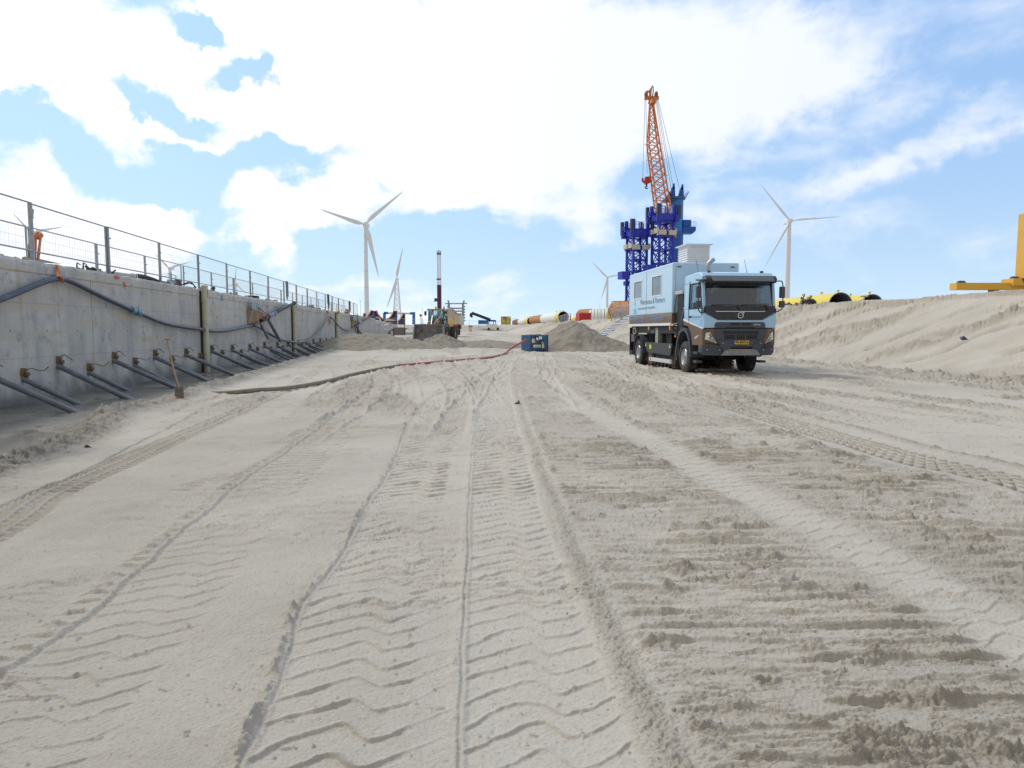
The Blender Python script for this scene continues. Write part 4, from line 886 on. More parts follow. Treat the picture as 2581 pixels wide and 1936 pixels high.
# small lumps of wood lying in the tracks
def chip(px, py, s, lab, m, seed):
    p = gnd(px, py); r_ = random.Random(seed); t = MB().add([(-s, -s * .3, 0), (s * .5, -s * .5, 0), (s, s * .4, 0), (-s * .4, s * .5, 0), (-s * .7, -s * .2, s * .5), (s * .3, -s * .3, s * .9), (s * .6, s * .3, s * .35), (-s * .5, s * .4, s * .3)], [(0, 3, 2, 1), (4, 5, 6, 7), (0, 1, 5, 4), (1, 2, 6, 5), (2, 3, 7, 6), (3, 0, 4, 7)]).build('sand_clod', m, bevel=s * .1)
    t.location = p; t.rotation_euler = (0, 0, r_.uniform(0, 6)); tag(t, lab, 'clod')
chip(1880, 1608, .035, 'upright flat clod of dark sand standing in the right-hand track marks', SPOIL, 1)
chip(221, 1131, .07, 'small dark clod at the edge of the wet strip', mat('dark_clod', (.05, .045, .04), .8), 2)
chip(1304, 1019, .11, 'dark clod beside the smooth wheel track in the middle distance', mat('brown_clod', (.12, .10, .08), .8), 3)

# loose crumbs and shell bits strewn over the churned sand
mc = MB(); rs = random.Random(77)
for i in range(900):
    Yy = 2.2 * (7.0 ** rs.random()); px = rs.uniform(1340, 2700); xx = (px - CX) / 1705 * Yy
    if (px - 1290) * (Yy + 1) < rs.uniform(400, 3000) * .8: continue
    r = rs.uniform(.003, .009) * (1 + Yy * .05); k = len(mc.v); a = [rs.uniform(.6, 1.3) for _ in range(6)]
    z0 = gz(xx, Yy) + .012
    mc.add([(xx - r * a[0], Yy, z0), (xx, Yy - r * a[1], z0 - r * .3), (xx + r * a[2], Yy + r * .2, z0), (xx, Yy + r * a[3], z0), (xx + r * .2, Yy, z0 + r * a[4] * .8), (xx, Yy, z0 - r * 1.2)], [(0, 1, 4), (1, 2, 4), (2, 3, 4), (3, 0, 4), (1, 0, 5), (2, 1, 5), (3, 2, 5), (0, 3, 5)])
tag(mc.build('sand_crumbs', sandmat('crumb_sand', (.46, .42, .36), (.38, .34, .28), False, .4)), 'small crumbs of sand strewn over the tracked ground', 'sand crumbs', kind='stuff')
# ------------------------------------------------------------------ light blue truck with box body and crawler unit
TX, TY = 7.50, 22.3; TR = math.atan((CX - 1131.0) / 1705.0)
LB = mat('light_blue_paint', (.385, .62, .85), .30, var=.03, coat=.4, vscale=2, dirt=(.42, .50, .55), dirt_amt=.05)
BR = mat('brown_paint', (.165, .092, .048), .32, var=.08, coat=.35)
WH = mat('white_stripe', (.78, .80, .82), .4, var=.03)
GY = mat('dark_grey_plastic', (.062, .072, .092), .55, var=.12, vscale=12, dirt=(.12, .11, .10), dirt_amt=.1)
GB2 = mat('gloss_black_panel', (.016, .018, .026), .22, var=.1, coat=.3)
BK = mat('chassis_black', (.014, .015, .018), .6, var=.3, vscale=8, dirt=(.09, .08, .07), dirt_amt=.15)
RUB = mat('tyre_rubber', (.040, .040, .042), .85, var=.25, vscale=10, dirt=(.16, .15, .13), dirt_amt=.3, bump=.3)
SIL = mat('silver_wheel', (.52, .54, .57), .35, .8, var=.12, vscale=8, dirt=(.25, .24, .22), dirt_amt=.2)
AMB = mat('amber_lens', (.85, .30, .04), .35); CHR = mat('chrome', (.72, .74, .78), .18, 1.0, var=.02)
GLS = glassmat('cab_glass', (.66, .78, .84), .13); LENS = mat('headlamp_lens', (.62, .66, .70), .12, .3, var=.25, vscale=40)
t = truck = thing('truck', 'light blue and brown off-road truck with box body, parked on the sand facing the viewer', 'truck', (TX, TY, -.03), TR)
XY = Matrix(((1, 0, 0, 0), (0, 0, -1, 0), (0, 1, 0, 0), (0, 0, 0, 1)))          # text facing the viewer (-y)
SIDE = Matrix(((0, 0, -1, 0), (-1, 0, 0, 0), (0, 1, 0, 0), (0, 0, 0, 1)))       # text on the left side (-x)
# --- box body
X0, X1, Y0, Y1, Z0, Z1 = -1.275, 1.275, 3.05, 9.05, 1.72, 4.03
LB_LIT = mat('light_blue_paint_lit', (.50, .70, .88), .32, var=.04, coat=.3, vscale=1.5, dirt=(.52, .58, .62), dirt_amt=.1)  # the cab's blue made lighter, sunlight on the box put into the colour
b = MB().box(X0, X1, Y0, Y1, 2.16, Z1).build('box_body', LB_LIT, t, bevel=.05, seg=3)
MB().box(X0 + .004, X1 - .004, Y0 + .004, Y1 - .004, 1.80, 2.158).build('lower_band', BR, t, bevel=.02)
MB().box(X0 - .006, X0 + .02, Y0 + .12, Y1, 1.70, 1.798).box(-.95, 1.1, Y0 - .004, Y0 + .02, 1.70, 1.798).build('white_sill', WH, t)
EDG = mat('body_edge', (.45, .62, .74), .35)
m = MB().box(X0 - .004, X0 + .01, Y0 + .06, Y1 - .05, Z1 - .10, Z1 - .085)
m.build('roof_seam', EDG, t)
MB().box(X0 - .004, X0 + .01, 6.33, 6.37, 2.17, Z1 - .05).build('panel_joint', mat('seal_grey', (.17, .30, .40), .5), t)
MB().box(X0 + .12, X0 + .13, Y0 - .005, Y0 + .01, 2.2, Z1 - .1).build('edge_seam', mat('seal_grey', (.17, .30, .40), .5), t)
WG = mat('box_window_glass', (.10, .115, .15), .12, .1, var=.08, coat=.5)
for yc, w, z0, z1 in ((7.62, 1.12, 2.92, 3.63), (4.95, 1.15, 2.92, 3.66)):
    f = MB(); y0, y1 = yc - w / 2, yc + w / 2
    f.box(X0 - .014, X0 + .004, y0 - .05, y1 + .05, z0 - .05, z0).box(X0 - .014, X0 + .004, y0 - .05, y1 + .05, z1, z1 + .05).box(X0 - .014, X0 + .004, y0 - .05, y0, z0, z1).box(X0 - .014, X0 + .004, y1, y1 + .05, z0, z1)
    w_ = f.build('side_window', WH, t); MB().box(X0 - .008, X0 + .002, y0, y1, z0, z1).build('pane', WG, w_); MB().box(X0 - .011, X0 - .007, y1 - .07, y1, z0, z1).box(X0 - .011, X0 - .007, y0, y1, z1 - .03, z1).build('seal', BK, w_)
DG = mat('print_grey', (.10, .14, .19), .5); PGR = mat('print_mid_grey', (.27, .36, .44), .5); PB2 = mat('print_blue', (.16, .38, .78), .5); PL = mat('print_light_blue', (.17, .50, .80), .5)
def side_text(s, size, y, z, m, sx=1, **k): return text(s, size, m, t, Matrix.Translation((X0 - .006, y, z)) @ SIDE, 'lettering', .002, sx, **k)
side_text('Wiertsema & Partners', .33, 5.55, 2.70, DG, 1.12, off=-.006); side_text('RAADGEVEND INGENIEURS', .12, 6.35, 2.44, PGR, 1.32, space=1.3)
side_text('Tolbert (0594) 51 68 64', .19, 7.55, 1.99, PB2, 1.0); side_text('www.wiertsema.nl', .21, 4.85, 1.985, PB2, 1.18)
m = MB(); yc = 8.05                                                              # flask-like emblem
for k, (w, z0, z1) in enumerate([(.03, 2.72, 2.98), (.10, 2.62, 2.74), (.26, 2.34, 2.47), (.36, 2.24, 2.33)]): m.prism([(yc - w, z0), (yc + w, z0), (yc + w * .6, z1), (yc - w * .6, z1)], 'x', X0 - .006, X0 - .001)
m.build('emblem', PL, t)
MB().prism([(yc - .14, 2.48), (yc + .14, 2.48), (yc + .1, 2.6), (yc - .1, 2.6)], 'x', X0 - .006, X0 - .001).build('emblem', mat('print_white', (.7, .78, .85), .5), t)
for x in (-1.02, 1.02): MB().cb((x, Y0 - .012, Z1 - .16), (.16, .02, .045)).build('marker_lamp', mat('marker_dark', (.10, .11, .11), .4), t, bevel=.01)
# --- louvred unit on the box roof
u = MB(); ax0, ax1, ay0, ay1 = -.22, .72, 4.5, 5.6
u.box(ax0 + .03, ax1 - .03, ay0 + .03, ay1 - .03, Z1, 4.86).v
n = 9
for i in range(n):
    z = Z1 + .02 + i * (.80 / n); hh = .80 / n
    vs = [(ax0 - .0, ay0, z), (ax1, ay0, z), (ax1, ay1, z), (ax0, ay1, z), (ax0 + .05, ay0 + .05, z + hh * .92), (ax1 - .05, ay0 + .05, z + hh * .92), (ax1 - .05, ay1 - .05, z + hh * .92), (ax0 + .05, ay1 - .05, z + hh * .92)]
    u.add(vs, [(0, 3, 2, 1), (4, 5, 6, 7), (0, 1, 5, 4), (1, 2, 6, 5), (2, 3, 7, 6), (3, 0, 4, 7)])
LV = mat('louvre_white', (.74, .74, .74), .5, var=.06)
uu = u.build('louvred_unit', LV, t); MB().box(ax0 - .08, ax1 + .08, ay0 - .08, ay1 + .08, 4.86, 4.90).build('cap', LV, uu, bevel=.01)
# --- cab shell, hollow with openings
c = 1.235
m = MB().prism([(.06, 1.58), (.02, 2.20), (.10, 2.26), (1.86, 2.26), (1.86, 1.90), (.9, 1.70)], 'x', -c, c)
m.build('cab_body', LB, t, bevel=.05, seg=3)
m = MB().prism([(.17, 3.08), (.22, 3.30), (.34, 3.42), (.60, 3.47), (1.80, 3.43), (1.87, 3.34), (1.87, 3.08)], 'x', -c, c)
m.build('cab_roof', LB, t, bevel=.07, seg=3)
def pillar(x0, x1, pts, name='pillar', mm=LB): MB().prism(pts, 'x', x0, x1).build(name, mm, t, bevel=.02)
for s in (-1, 1):
    xa, xb = (s * c, s * (c - .09)) if s < 0 else (s * (c - .09), s * c)
    pillar(xa, xb, [(.04, 2.24), (.16, 2.24), (.34, 3.10), (.16, 3.10)]); pillar(xa, xb, [(1.30, 2.24), (1.86, 2.24), (1.86, 3.10), (1.22, 3.10)])
MB().box(-c, c, 1.80, 1.868, 2.24, 3.09).build('rear_wall', LB, t)
for s in (-1, 1):                                                                # doors: window, seals, handle
    dx = s * c; o = s * .006
    d = MB().prism([(.20, 1.66), (.20, 2.24), (1.30, 2.24), (1.30, 1.80), (1.0, 1.72)], 'x', dx, dx + s * .014).build('door', LB, t, bevel=.004)
    MB().prism([(.15, 2.27), (1.30, 2.27), (1.26, 3.07), (.33, 3.07)], 'x', dx - s * .03, dx - s * .02).build('window', GLS, d)
    MB().bar((dx + o, .14, 2.25), (dx + o, .34, 3.09), .03).bar((dx + o, 1.31, 2.25), (dx + o, 1.25, 3.09), .03).bar((dx + o, .33, 3.085), (dx + o, 1.26, 3.085), .03).bar((dx + o, .14, 2.25), (dx + o, 1.31, 2.25), .03).build('window_seal', BK, d)
    MB().cb((dx + s * .012, 1.17, 1.98), (.035, .22, .07)).build('door_handle', BK, d, bevel=.01)
    MB().bar((dx + s * .012, 1.32, 1.75), (dx + s * .012, 1.38, 2.3), .014).bar((dx + s * .012, 1.38, 2.3), (dx + s * .012, 1.30, 3.2), .014).build('door_gap', BK, d)
    MB().prism([(.02, 2.24), (.22, 2.24), (.40, 2.02), (.02, 2.08)], 'x', dx, dx + s * .010).build('corner_panel', GB2, d)
text('Wiertsema & Partners', .085, DG, t, Matrix.Translation((-c - .016, .62, 1.97)) @ SIDE, 'lettering', .001, 1.0)
MB().box(-c - .018, -c - .014, .35, .9, 1.895, 1.902).build('lettering', DG, t)
# side: white stripe falling to the front, brown skirt and wheel arch
for s in (-1, 1):
    q = s * c
    MB().prism([(.03, 1.565), (.03, 1.60), (1.88, 1.93), (1.88, 1.865)], 'x', q - s * .02, q + s * .016).build('side_stripe', WH, t)
    MB().prism([(.05, 1.02), (.05, 1.56), (1.88, 1.86), (1.88, 1.70), (1.45, 1.66), (1.15, 1.45), (1.02, 1.15), (.98, 1.02)], 'x', q - s * .25, q + s * .008).build('side_skirt', BR, t, bevel=.015)
    arc = [(1.8 + math.cos(a) * .78, .62 + math.sin(a) * 1.0) for a in [math.pi * (1.0 - i / 14) for i in range(15)]]; arc2 = [(1.8 + math.cos(a) * .70, .60 + math.sin(a) * .90) for a in [math.pi * (i / 14) for i in range(15)]]
    m = MB(); n_ = 15; inn = arc2[::-1]
    vs = []
    for (a, bb) in zip(arc, inn): vs += [(q + s * .045, a[0], a[1]), (q + s * .045, bb[0], bb[1]), (q - s * .45, bb[0], bb[1]), (q - s * .45, a[0], a[1])]
    fs = [(i * 4 + k, (i + 1) * 4 + k, (i + 1) * 4 + (k + 1) % 4, i * 4 + (k + 1) % 4) for i in range(n_ - 1) for k in range(4)] + [(0, 1, 2, 3), ((n_ - 1) * 4 + 3, (n_ - 1) * 4 + 2, (n_ - 1) * 4 + 1, (n_ - 1) * 4)]
    m.add(vs, fs).build('wheel_arch', GY, t, smooth=True)
    MB().box(q - s * .45 if s > 0 else q, q if s > 0 else q - s * .45, 2.52, 2.6, .45, 1.0).build('mud_flap', GY, t)
    MB().prism([(.70, 1.30), (.42, 1.36), (.36, 1.32), (.60, 1.22), (.72, 1.24)], 'x', q + s * .006, q + s * .026).build('side_lamp', LENS, t, bevel=.006)
    MB().cb((q + s * .03, 2.62, 1.30), (.05, .09, .07)).build('side_marker', AMB, t, bevel=.01)
# --- front face
F = -.004
MB().add([(-1.14, .045, 2.30), (1.14, .045, 2.30), (1.10, .205, 3.09), (-1.10, .205, 3.09), (-1.20, .13, 2.32), (1.20, .13, 2.32), (1.18, .27, 3.09), (-1.18, .27, 3.09)], [(0, 1, 2, 3), (4, 0, 3, 7), (1, 5, 6, 2)]).build('windscreen', GLS, t)
MB().bar((-1.17, .08, 2.26), (-1.13, .22, 3.1), .07).build('windscreen_seal', BK, t); MB().bar((1.17, .08, 2.26), (1.13, .22, 3.1), .07).build('windscreen_seal', BK, t)
def vbars(parent, name, items, mm, **k):
    for it in items: MB().box(*it).build(name, mm, parent, **k)
MB().prism([(-.02, 3.07), (.22, 3.07), (.28, 3.31), (.02, 3.31), (-.10, 3.20)], 'x', -1.20, 1.20).build('visor_base', GB2, t, bevel=.02)
MB().prism([(-.24, 3.12), (-.22, 3.10), (.0, 3.21), (.0, 3.30), (-.03, 3.30)], 'x', -1.02, 1.06).build('sun_visor', mat('visor_grey', (.10, .11, .13), .5, var=.06), t, bevel=.008)
m = MB().prism([(-1.18, 2.32), (-1.18, 2.10), (-.74, 1.87), (.74, 1.87), (1.18, 2.10), (1.18, 2.32)], 'y', -.03, .12); m.build('front_panel', GB2, t, bevel=.015)
for s in (-1, 1): MB().add([(s * 1.18, .02, 2.30), (s * 1.24, .10, 2.30), (s * 1.246, .34, 2.30), (s * 1.246, .34, 2.06), (s * 1.24, .10, 2.09), (s * 1.18, -.03, 2.10), (s * 1.18, -.03, 2.31)], [(0, 1, 4, 5, 6), (1, 2, 3, 4)]).build('corner_cover', GB2, t)
MB().box(-.84, .84, -.042, -.03, 2.128, 2.15).build('chrome_strip', CHR, t, bevel=.004)
lg = MB().torus((.0, -.045, 2.01), .088, .017, 'y', 28, 8).build('round_badge', CHR, t, smooth=True)
MB().bar((.06, -.05, 2.07), (.115, -.05, 2.125), .018).bar((.075, -.05, 2.125), (.118, -.05, 2.127), .016).bar((.118, -.05, 2.08), (.118, -.05, 2.127), .016).build('badge_arrow', CHR, lg); MB().cb((0, -.05, 2.01), (.15, .012, .042)).build('badge_band', mat('badge_blue', (.04, .05, .09), .4), lg)
text('VOLVO', .034, CHR, lg, Matrix.Translation((0, -.059, 2.01)) @ XY, 'lettering', .001)
MB().bar((-.60, -.032, 1.89), (.56, -.032, 2.10), .012).build('diagonal_bar', mat('panel_ridge', (.035, .038, .048), .3), t)
MB().prism([(-1.22, 1.60), (-1.22, 2.07), (-.76, 1.85), (.76, 1.85), (1.22, 2.07), (1.22, 1.60)], 'y', -.02, .14).build('blue_nose', LB, t, bevel=.015)
gr = MB().prism([(-.86, 1.585), (-.86, 1.72), (-.80, 1.79), (.80, 1.79), (.86, 1.72), (.86, 1.585)], 'y', -.05, .02).build('upper_grille', GY, t, bevel=.012)
vbars(gr, 'grille_slot', [(-.34, -.02, -.055, -.048, 1.69, 1.76), (.04, .36, -.055, -.048, 1.69, 1.76), (-.5, .5, -.055, -.048, 1.60, 1.63)], BK)
text('FMX', .085, CHR, t, Matrix.Translation((.57, -.056, 1.70)) @ XY, 'lettering', .004, 1.5)
lo = MB().prism([(-.92, 1.57), (-.80, 1.17), (-.62, .98), (.62, .98), (.80, 1.17), (.92, 1.57)], 'y', -.10, .2).build('lower_grille', GY, t, bevel=.02)
vbars(lo, 'grille_slot', [(-.60, .60, -.108, -.098, 1.44, 1.50), (-.56, -.20, -.108, -.098, 1.24, 1.37), (-.14, .14, -.108, -.098, 1.24, 1.37), (.20, .56, -.108, -.098, 1.24, 1.37), (-.62, .62, -.108, -.098, 1.395, 1.42)], BK)
for s in (-1, 1):                                                                # brown corners with headlights
    P = [(s * .925, 1.575), (s * .70, 1.04), (s * 1.02, 1.12), (s * 1.21, 1.13), (s * 1.235, 1.56)]
    if s > 0: P = P[::-1]
    m = MB(); vs = []
    for (x, z) in P: vs.append((x, -.085 + max(0, abs(x) - .95) * .55, z))
    for (x, z) in P: vs.append((x, .30, z))
    k = len(P); m.add(vs, [tuple(range(k)), tuple(range(k, 2 * k))[::-1]] + [(i, (i + 1) % k, k + (i + 1) % k, k + i) for i in range(k)])
    co = m.build('headlight_housing', BR, t, bevel=.012)
    hl = [(s * 1.14, 1.44), (s * 1.02, 1.46), (s * .97, 1.33), (s * .80, 1.09), (s * 1.05, 1.20), (s * 1.17, 1.22)] if s < 0 else [(s * 1.14, 1.46), (s * 1.06, 1.43), (s * .83, 1.08), (s * 1.04, 1.19), (s * 1.17, 1.22)]
    m = MB(); k = len(hl); yy = lambda x: -.085 + max(0, abs(x) - .95) * .55
    m.add([(x, yy(x) - .022, z) for x, z in hl] + [(x, yy(x) + .03, z) for x, z in hl], [tuple(range(k)), tuple(range(k, 2 * k))[::-1]] + [(i, (i + 1) % k, k + (i + 1) % k, k + i) for i in range(k)])
    h = m.build('headlight', mat('headlight_rim', (.72, .75, .78), .25, .2, var=.05), t)
    cx_ = sum(p[0] for p in hl) / k; cz = sum(p[1] for p in hl) / k
    m = MB(); m.add([(cx_ + (x - cx_) * .78, yy(x) - .025, cz + (z - cz) * .80) for x, z in hl] + [(cx_ + (x - cx_) * .78, yy(x) - .0, cz + (z - cz) * .8) for x, z in hl], [tuple(range(k))] + [(i, (i + 1) % k, k + (i + 1) % k, k + i) for i in range(k)]); m.build('lens', mat('lamp_inner', (.25, .28, .32), .15, .5, var=.7, vscale=30), h)
    MB().ball((s * 1.05, yy(1.05) - .01, 1.30), .045, 7).ball((s * .97, yy(.97) - .01, 1.25), .035, 7).build('bulb', LENS, h, smooth=True)
# bumper
m = MB(); P = [(-1.24, .98), (-1.24, .80), (-1.12, .70), (-.62, .69), (.62, .69), (1.12, .70), (1.24, .80), (1.24, .98), (1.20, 1.12), (.98, 1.10), (.64, 1.02), (-.64, 1.02), (-.98, 1.10), (-1.20, 1.12)]
vs = [(x, -.12 + max(0, abs(x) - .9) * .6, z) for x, z in P] + [(x, .42, z) for x, z in P]; k = len(P)
m.add(vs, [tuple(range(k)), tuple(range(k, 2 * k))[::-1]] + [(i, (i + 1) % k, k + (i + 1) % k, k + i) for i in range(k)]); bp = m.build('bumper', GY, t, bevel=.02)
for s in (-1, 1):
    MB().prism([(s * .50, .71), (s * .56, .80), (s * .82, 1.17), (s * .60, 1.20), (s * .40, 1.03), (s * .36, .95)], 'y', -.19, -.09).build('bumper_horn', GY, bp, bevel=.015)
    for p in ((s * 1.10, .88), (s * .64, 1.10), (s * .74, .88)): MB().cyl((p[0], -.20 if abs(p[0]) < .9 else -.02, p[1]), (p[0], -.18 if abs(p[0]) < .9 else .01, p[1]), .018, n=8).build('bolt', SIL, bp)
MB().prism([(-.58, .97), (.58, .97), (.62, 1.12), (.50, 1.19), (-.50, 1.19), (-.62, 1.12)], 'y', -.150, -.10).build('bumper_bar', GY, bp, bevel=.015)
MB().box(-.50, .50, -.125, -.10, .88, .965).build('bumper_opening', BK, bp)
MB().prism([(-.70, .70), (.64, .70), (.52, .875), (-.56, .875)], 'y', -.215, -.17).build('skid_plate', mat('skid_grey', (.26, .27, .29), .4, .4, var=.15), t, bevel=.012)
MB().box(-.42, .42, -.222, -.18, .876, .90).build('skid_edge', mat('sand_dust', (.50, .38, .18), .8), t)
pt = MB().box(-.27, .24, -.21, -.195, 1.065, 1.185).build('number_plate', mat('plate_yellow', (.80, .50, .03), .45, var=.02), t); MB().box(-.27, -.222, -.213, -.21, 1.067, 1.183).build('plate_band', mat('plate_blue', (.03, .10, .45), .4), pt)
text('95-BXX-6', .115, mat('plate_black', (.01, .01, .01), .5), pt, Matrix.Translation((.01, -.211, 1.127)) @ XY, 'lettering', .002, .92, off=.004)
text('NL', .04, WH, pt, Matrix.Translation((-.246, -.2135, 1.095)) @ XY, 'lettering', .001)
for x0_, x1_ in ((-.95, -.12), (.05, .84)):
    MB().bar((x0_, -.02, 2.37), (x1_, -.05, 2.345), .022).bar((x1_, -.05, 2.35), (x1_ + .09, -.05, 2.18), .03).build('wiper', BK, t)
for x0_ in (-.62, .36): MB().box(x0_, x0_ + .3, -.036, -.03, 2.19, 2.20).box(x0_, x0_ + .3, -.036, -.03, 2.23, 2.24).build('vent_slots', BK, t)
# cab interior
IN = mat('cab_interior', (.03, .033, .04), .8); MB().box(-1.12, 1.12, 1.77, 1.795, 2.26, 3.08).box(-1.12, 1.12, .3, 1.78, 3.04, 3.07).box(-1.13, 1.13, .2, 1.78, 2.262, 2.268).build('cab_lining', IN, t); MB().box(-1.12, 1.12, .25, .75, 2.262, 2.42).build('dashboard', IN, t, bevel=.03)
for x in (-.62, .62):
    MB().box(x - .26, x + .26, 1.0, 1.45, 2.262, 2.48).build('seat', IN, t, bevel=.04)
    MB().box(x - .25, x + .25, 1.42, 1.58, 2.5, 2.98).build('seat_back', IN, t, bevel=.05)
MB().torus((.62, .78, 2.56), .22, .016, 'y', 24, 6).build('steering_wheel', BK, t)
MB().ball((-.70, .42, 2.93), .10, 6, (1.6, .7, .8)).bar((-.75, .4, 2.95), (-.85, .4, 2.75), .07).build('sun_blind', mat('blind_grey', (.25, .26, .3), .5), t)
# mirrors
for s in (-1, 1):
    x = s * 1.42
    a = MB().tube(crv([(s * 1.20, .22, 3.12), (s * 1.36, .0, 3.14), (x, -.03, 3.02), (x + s * .02, -.03, 2.55), (x, .0, 2.22), (s * 1.24, .25, 2.10)], 5), .018, 8).build('mirror_arm', BK, t, smooth=True)
    MB().box(x - .085, x + .085, -.07, .06, 2.58, 2.96).build('mirror', GY, t, bevel=.035, seg=3); MB().box(x - .085, x + .085, -.07, .06, 2.27, 2.49).build('wide_mirror', GY, t, bevel=.03, seg=3)
    MB().cyl((x, -.08, 2.76), (x, .0, 2.76), .04, n=12).cyl((x, -.08, 2.37), (x, .0, 2.37), .035, n=12).build('mirror_joint', GY, t)
MB().prism([(.10, 3.12), (-.02, 3.10), (.02, 3.18), (.45, 3.22), (.5, 3.17)], 'x', -1.36, -1.18).build('kerb_mirror', GY, t, bevel=.02)
# roof details
for x in (-.92, .90): MB().box(x - .045, x + .045, .38, .48, 3.44, 3.50).build('roof_lamp', GY, t, bevel=.01)
for x, y, h in ((-1.0, 1.15, .42), (.56, .8, .42)):
    MB().cyl((x, y, 3.40), (x, y, 3.50), .055, .03, 10).build('aerial_foot', BK, t); MB().cyl((x, y, 3.48), (x - .10, y, 3.48 + h), .007, n=5).build('aerial', BK, t)
MB().box(.6, 1.0, .8, .88, 3.44, 3.475).build('roof_rail', BK, t)
m = MB().tube(crv([(-.22, 2.3, 2.2), (-.22, 2.3, 3.7), (-.21, 2.3, 3.88), (-.12, 2.28, 4.0), (-.02, 2.26, 4.08)], 5), .082, 16); m.build('exhaust_stack', mat('stack_grey', (.42, .43, .45), .4, .5, var=.1), t, smooth=True)
# things between cab and box
MB().box(-1.18, -.6, 2.15, 2.75, 1.5, 2.82).build('air_cleaner', BK, t, bevel=.03); MB().box(-1.24, -.45, 2.08, 2.85, 2.82, 2.95).build('pale_cap', mat('cap_grey', (.50, .50, .50), .6), t, bevel=.02)
MB().tube(crv([(-1.1, 2.2, 1.6), (-1.15, 2.1, 1.9), (-1.12, 2.05, 2.15), (-1.0, 2.1, 2.32)], 5), .10, 12).build('intake_duct', GY, t, smooth=True); MB().ball((-1.12, 2.1, 2.30), .07, 8).build('filler_cap', mat('blue_cap', (.03, .14, .62), .35), t, smooth=True)
MB().tube(crv([(-1.2, 2.75, 2.8), (-1.28, 2.72, 2.4), (-1.27, 2.7, 2.0), (-1.34, 2.7, 1.75), (-1.2, 2.6, 1.6), (-1.25, 2.75, 1.45)], 5), .013, 6).torus((-1.22, 2.7, 1.62), .12, .02, 'y', 14, 6).build('air_line', BK, t)
MB().box(-1.2, -.9, 2.62, 3.0, 1.35, 1.7).box(-1.0, -.7, 2.6, 2.9, 1.0, 1.35).build('valve_block', BK, t, bevel=.02)
# chassis
m = MB()
for s in (-1, 1): m.box(s * .48 - .05, s * .48 + .05, .3, 9.0, 1.02, 1.34)
m.box(-1.15, 1.15, 3.1, 9.0, 1.40, 1.70); m.box(-.6, .6, .2, 2.6, .75, 1.6); m.box(-.5, .5, 3.0, 8.8, .85, 1.4); m.box(-.9, .9, 4.0, 6.2, .75, 1.45)
m.cyl((-.9, 1.8, .57), (.9, 1.8, .57), .09).cyl((-.9, 7.6, .57), (.9, 7.6, .57), .10).ball((0, 7.6, .57), .26, 8).ball((.1, 1.8, .57), .2, 8)
m.build('chassis', BK, t)
# wheels
def wheel(x, y, s, rear):
    r = .57; w = .36; xo = x; prof = [(.30, -w / 2 + .03), (.36, -w / 2), (.50, -w / 2 + .01), (r - .03, -w / 2 + .03), (r, -w / 2 + .07)]
    for g in (-.085, -.03, .03, .085): prof += [(r, g - .012), (r - .022, g - .008), (r - .022, g + .008), (r, g + .012)]
    prof += [(r, w / 2 - .07), (r - .03, w / 2 - .03), (.50, w / 2 - .01), (.36, w / 2), (.30, w / 2 - .03)]
    wh = bpy.data.objects.new('wheel', None); COL.objects.link(wh); wh.parent = t; wh.location = (x, y, r)
    tm = MB().lathe(prof, (0, 0, 0), 'x', 56)
    nb = 34
    if rear:
        for k in range(nb):
            a = 2 * math.pi * k / nb
            for sgn in (-1, 1):
                M = Matrix.Rotation(a + (.05 if sgn > 0 else 0), 4, 'X') @ Matrix.Translation((sgn * .10, 0, r)) @ Matrix.Rotation(R(24 * sgn), 4, 'Z')
                tm.box(-.085, .085, -.025, .025, -.02, .022, M)
    tm.build('tyre', RUB, wh)
    q = s
    if not rear: rp = [(.30, q * .15), (.285, q * .17), (.27, q * .15), (.255, q * .06), (.21, q * .05), (.16, q * .13), (.13, q * .15), (.09, q * .155), (.085, q * .20), (0, q * .205)]
    else: rp = [(.30, q * .15), (.285, q * .17), (.27, q * .15), (.25, q * .02), (.22, -q * .04), (.14, -q * .05), (.12, q * .03), (.0, q * .05)]
    MB().lathe(rp, (0, 0, 0), 'x', 36).build('rim', SIL, wh, smooth=True)
    m = MB()
    for k in range(10): a = 2 * math.pi * k / 10; rr = .185; m.cyl((q * (.07 if not rear else -.04), rr * math.cos(a), rr * math.sin(a)), (q * (.15 if not rear else .0), rr * math.cos(a), rr * math.sin(a)), .018, n=6)
    m.build('wheel_nuts', SIL, wh)
    if not rear: MB().torus((q * .145, 0, 0), .185, .022, 'x', 30, 6).build('nut_guard', SIL, wh, smooth=True)
for x, y, s, rear in ((-1.06, 1.8, -1, 0), (1.06, 1.8, 1, 0), (-1.06, 7.6, -1, 1), (1.06, 7.6, 1, 1)): wheel(x, y, s, rear)
for s in (-1, 1):                                                                # rear mudguards
    m = MB(); n_ = 16; vs = []
    for i in range(n_ + 1):
        a = math.pi * (-.08 + 1.1 * i / n_); vs += [(s * 1.25, 7.6 + .72 * math.cos(a), .60 + .75 * math.sin(a)), (s * 1.25, 7.6 + .69 * math.cos(a), .60 + .72 * math.sin(a)), (s * .86, 7.6 + .69 * math.cos(a), .60 + .72 * math.sin(a)), (s * .86, 7.6 + .72 * math.cos(a), .60 + .75 * math.sin(a))]
    m.add(vs, [(i * 4 + k, (i + 1) * 4 + k, (i + 1) * 4 + (k + 1) % 4, i * 4 + (k + 1) % 4) for i in range(n_) for k in range(4)] + [(0, 1, 2, 3), (n_ * 4 + 3, n_ * 4 + 2, n_ * 4 + 1, n_ * 4)]).build('rear_mudguard', GY, t, smooth=True)
    MB().box(s * .85 if s > 0 else -1.25, s * 1.25 if s > 0 else -.85, 8.95, 9.0, .4, 1.65).build('rear_flap', BK, t); MB().box(*sorted((s * .7, s * 1.24)), 8.55, 9.0, .42, .62).build('rear_step', BK, t)
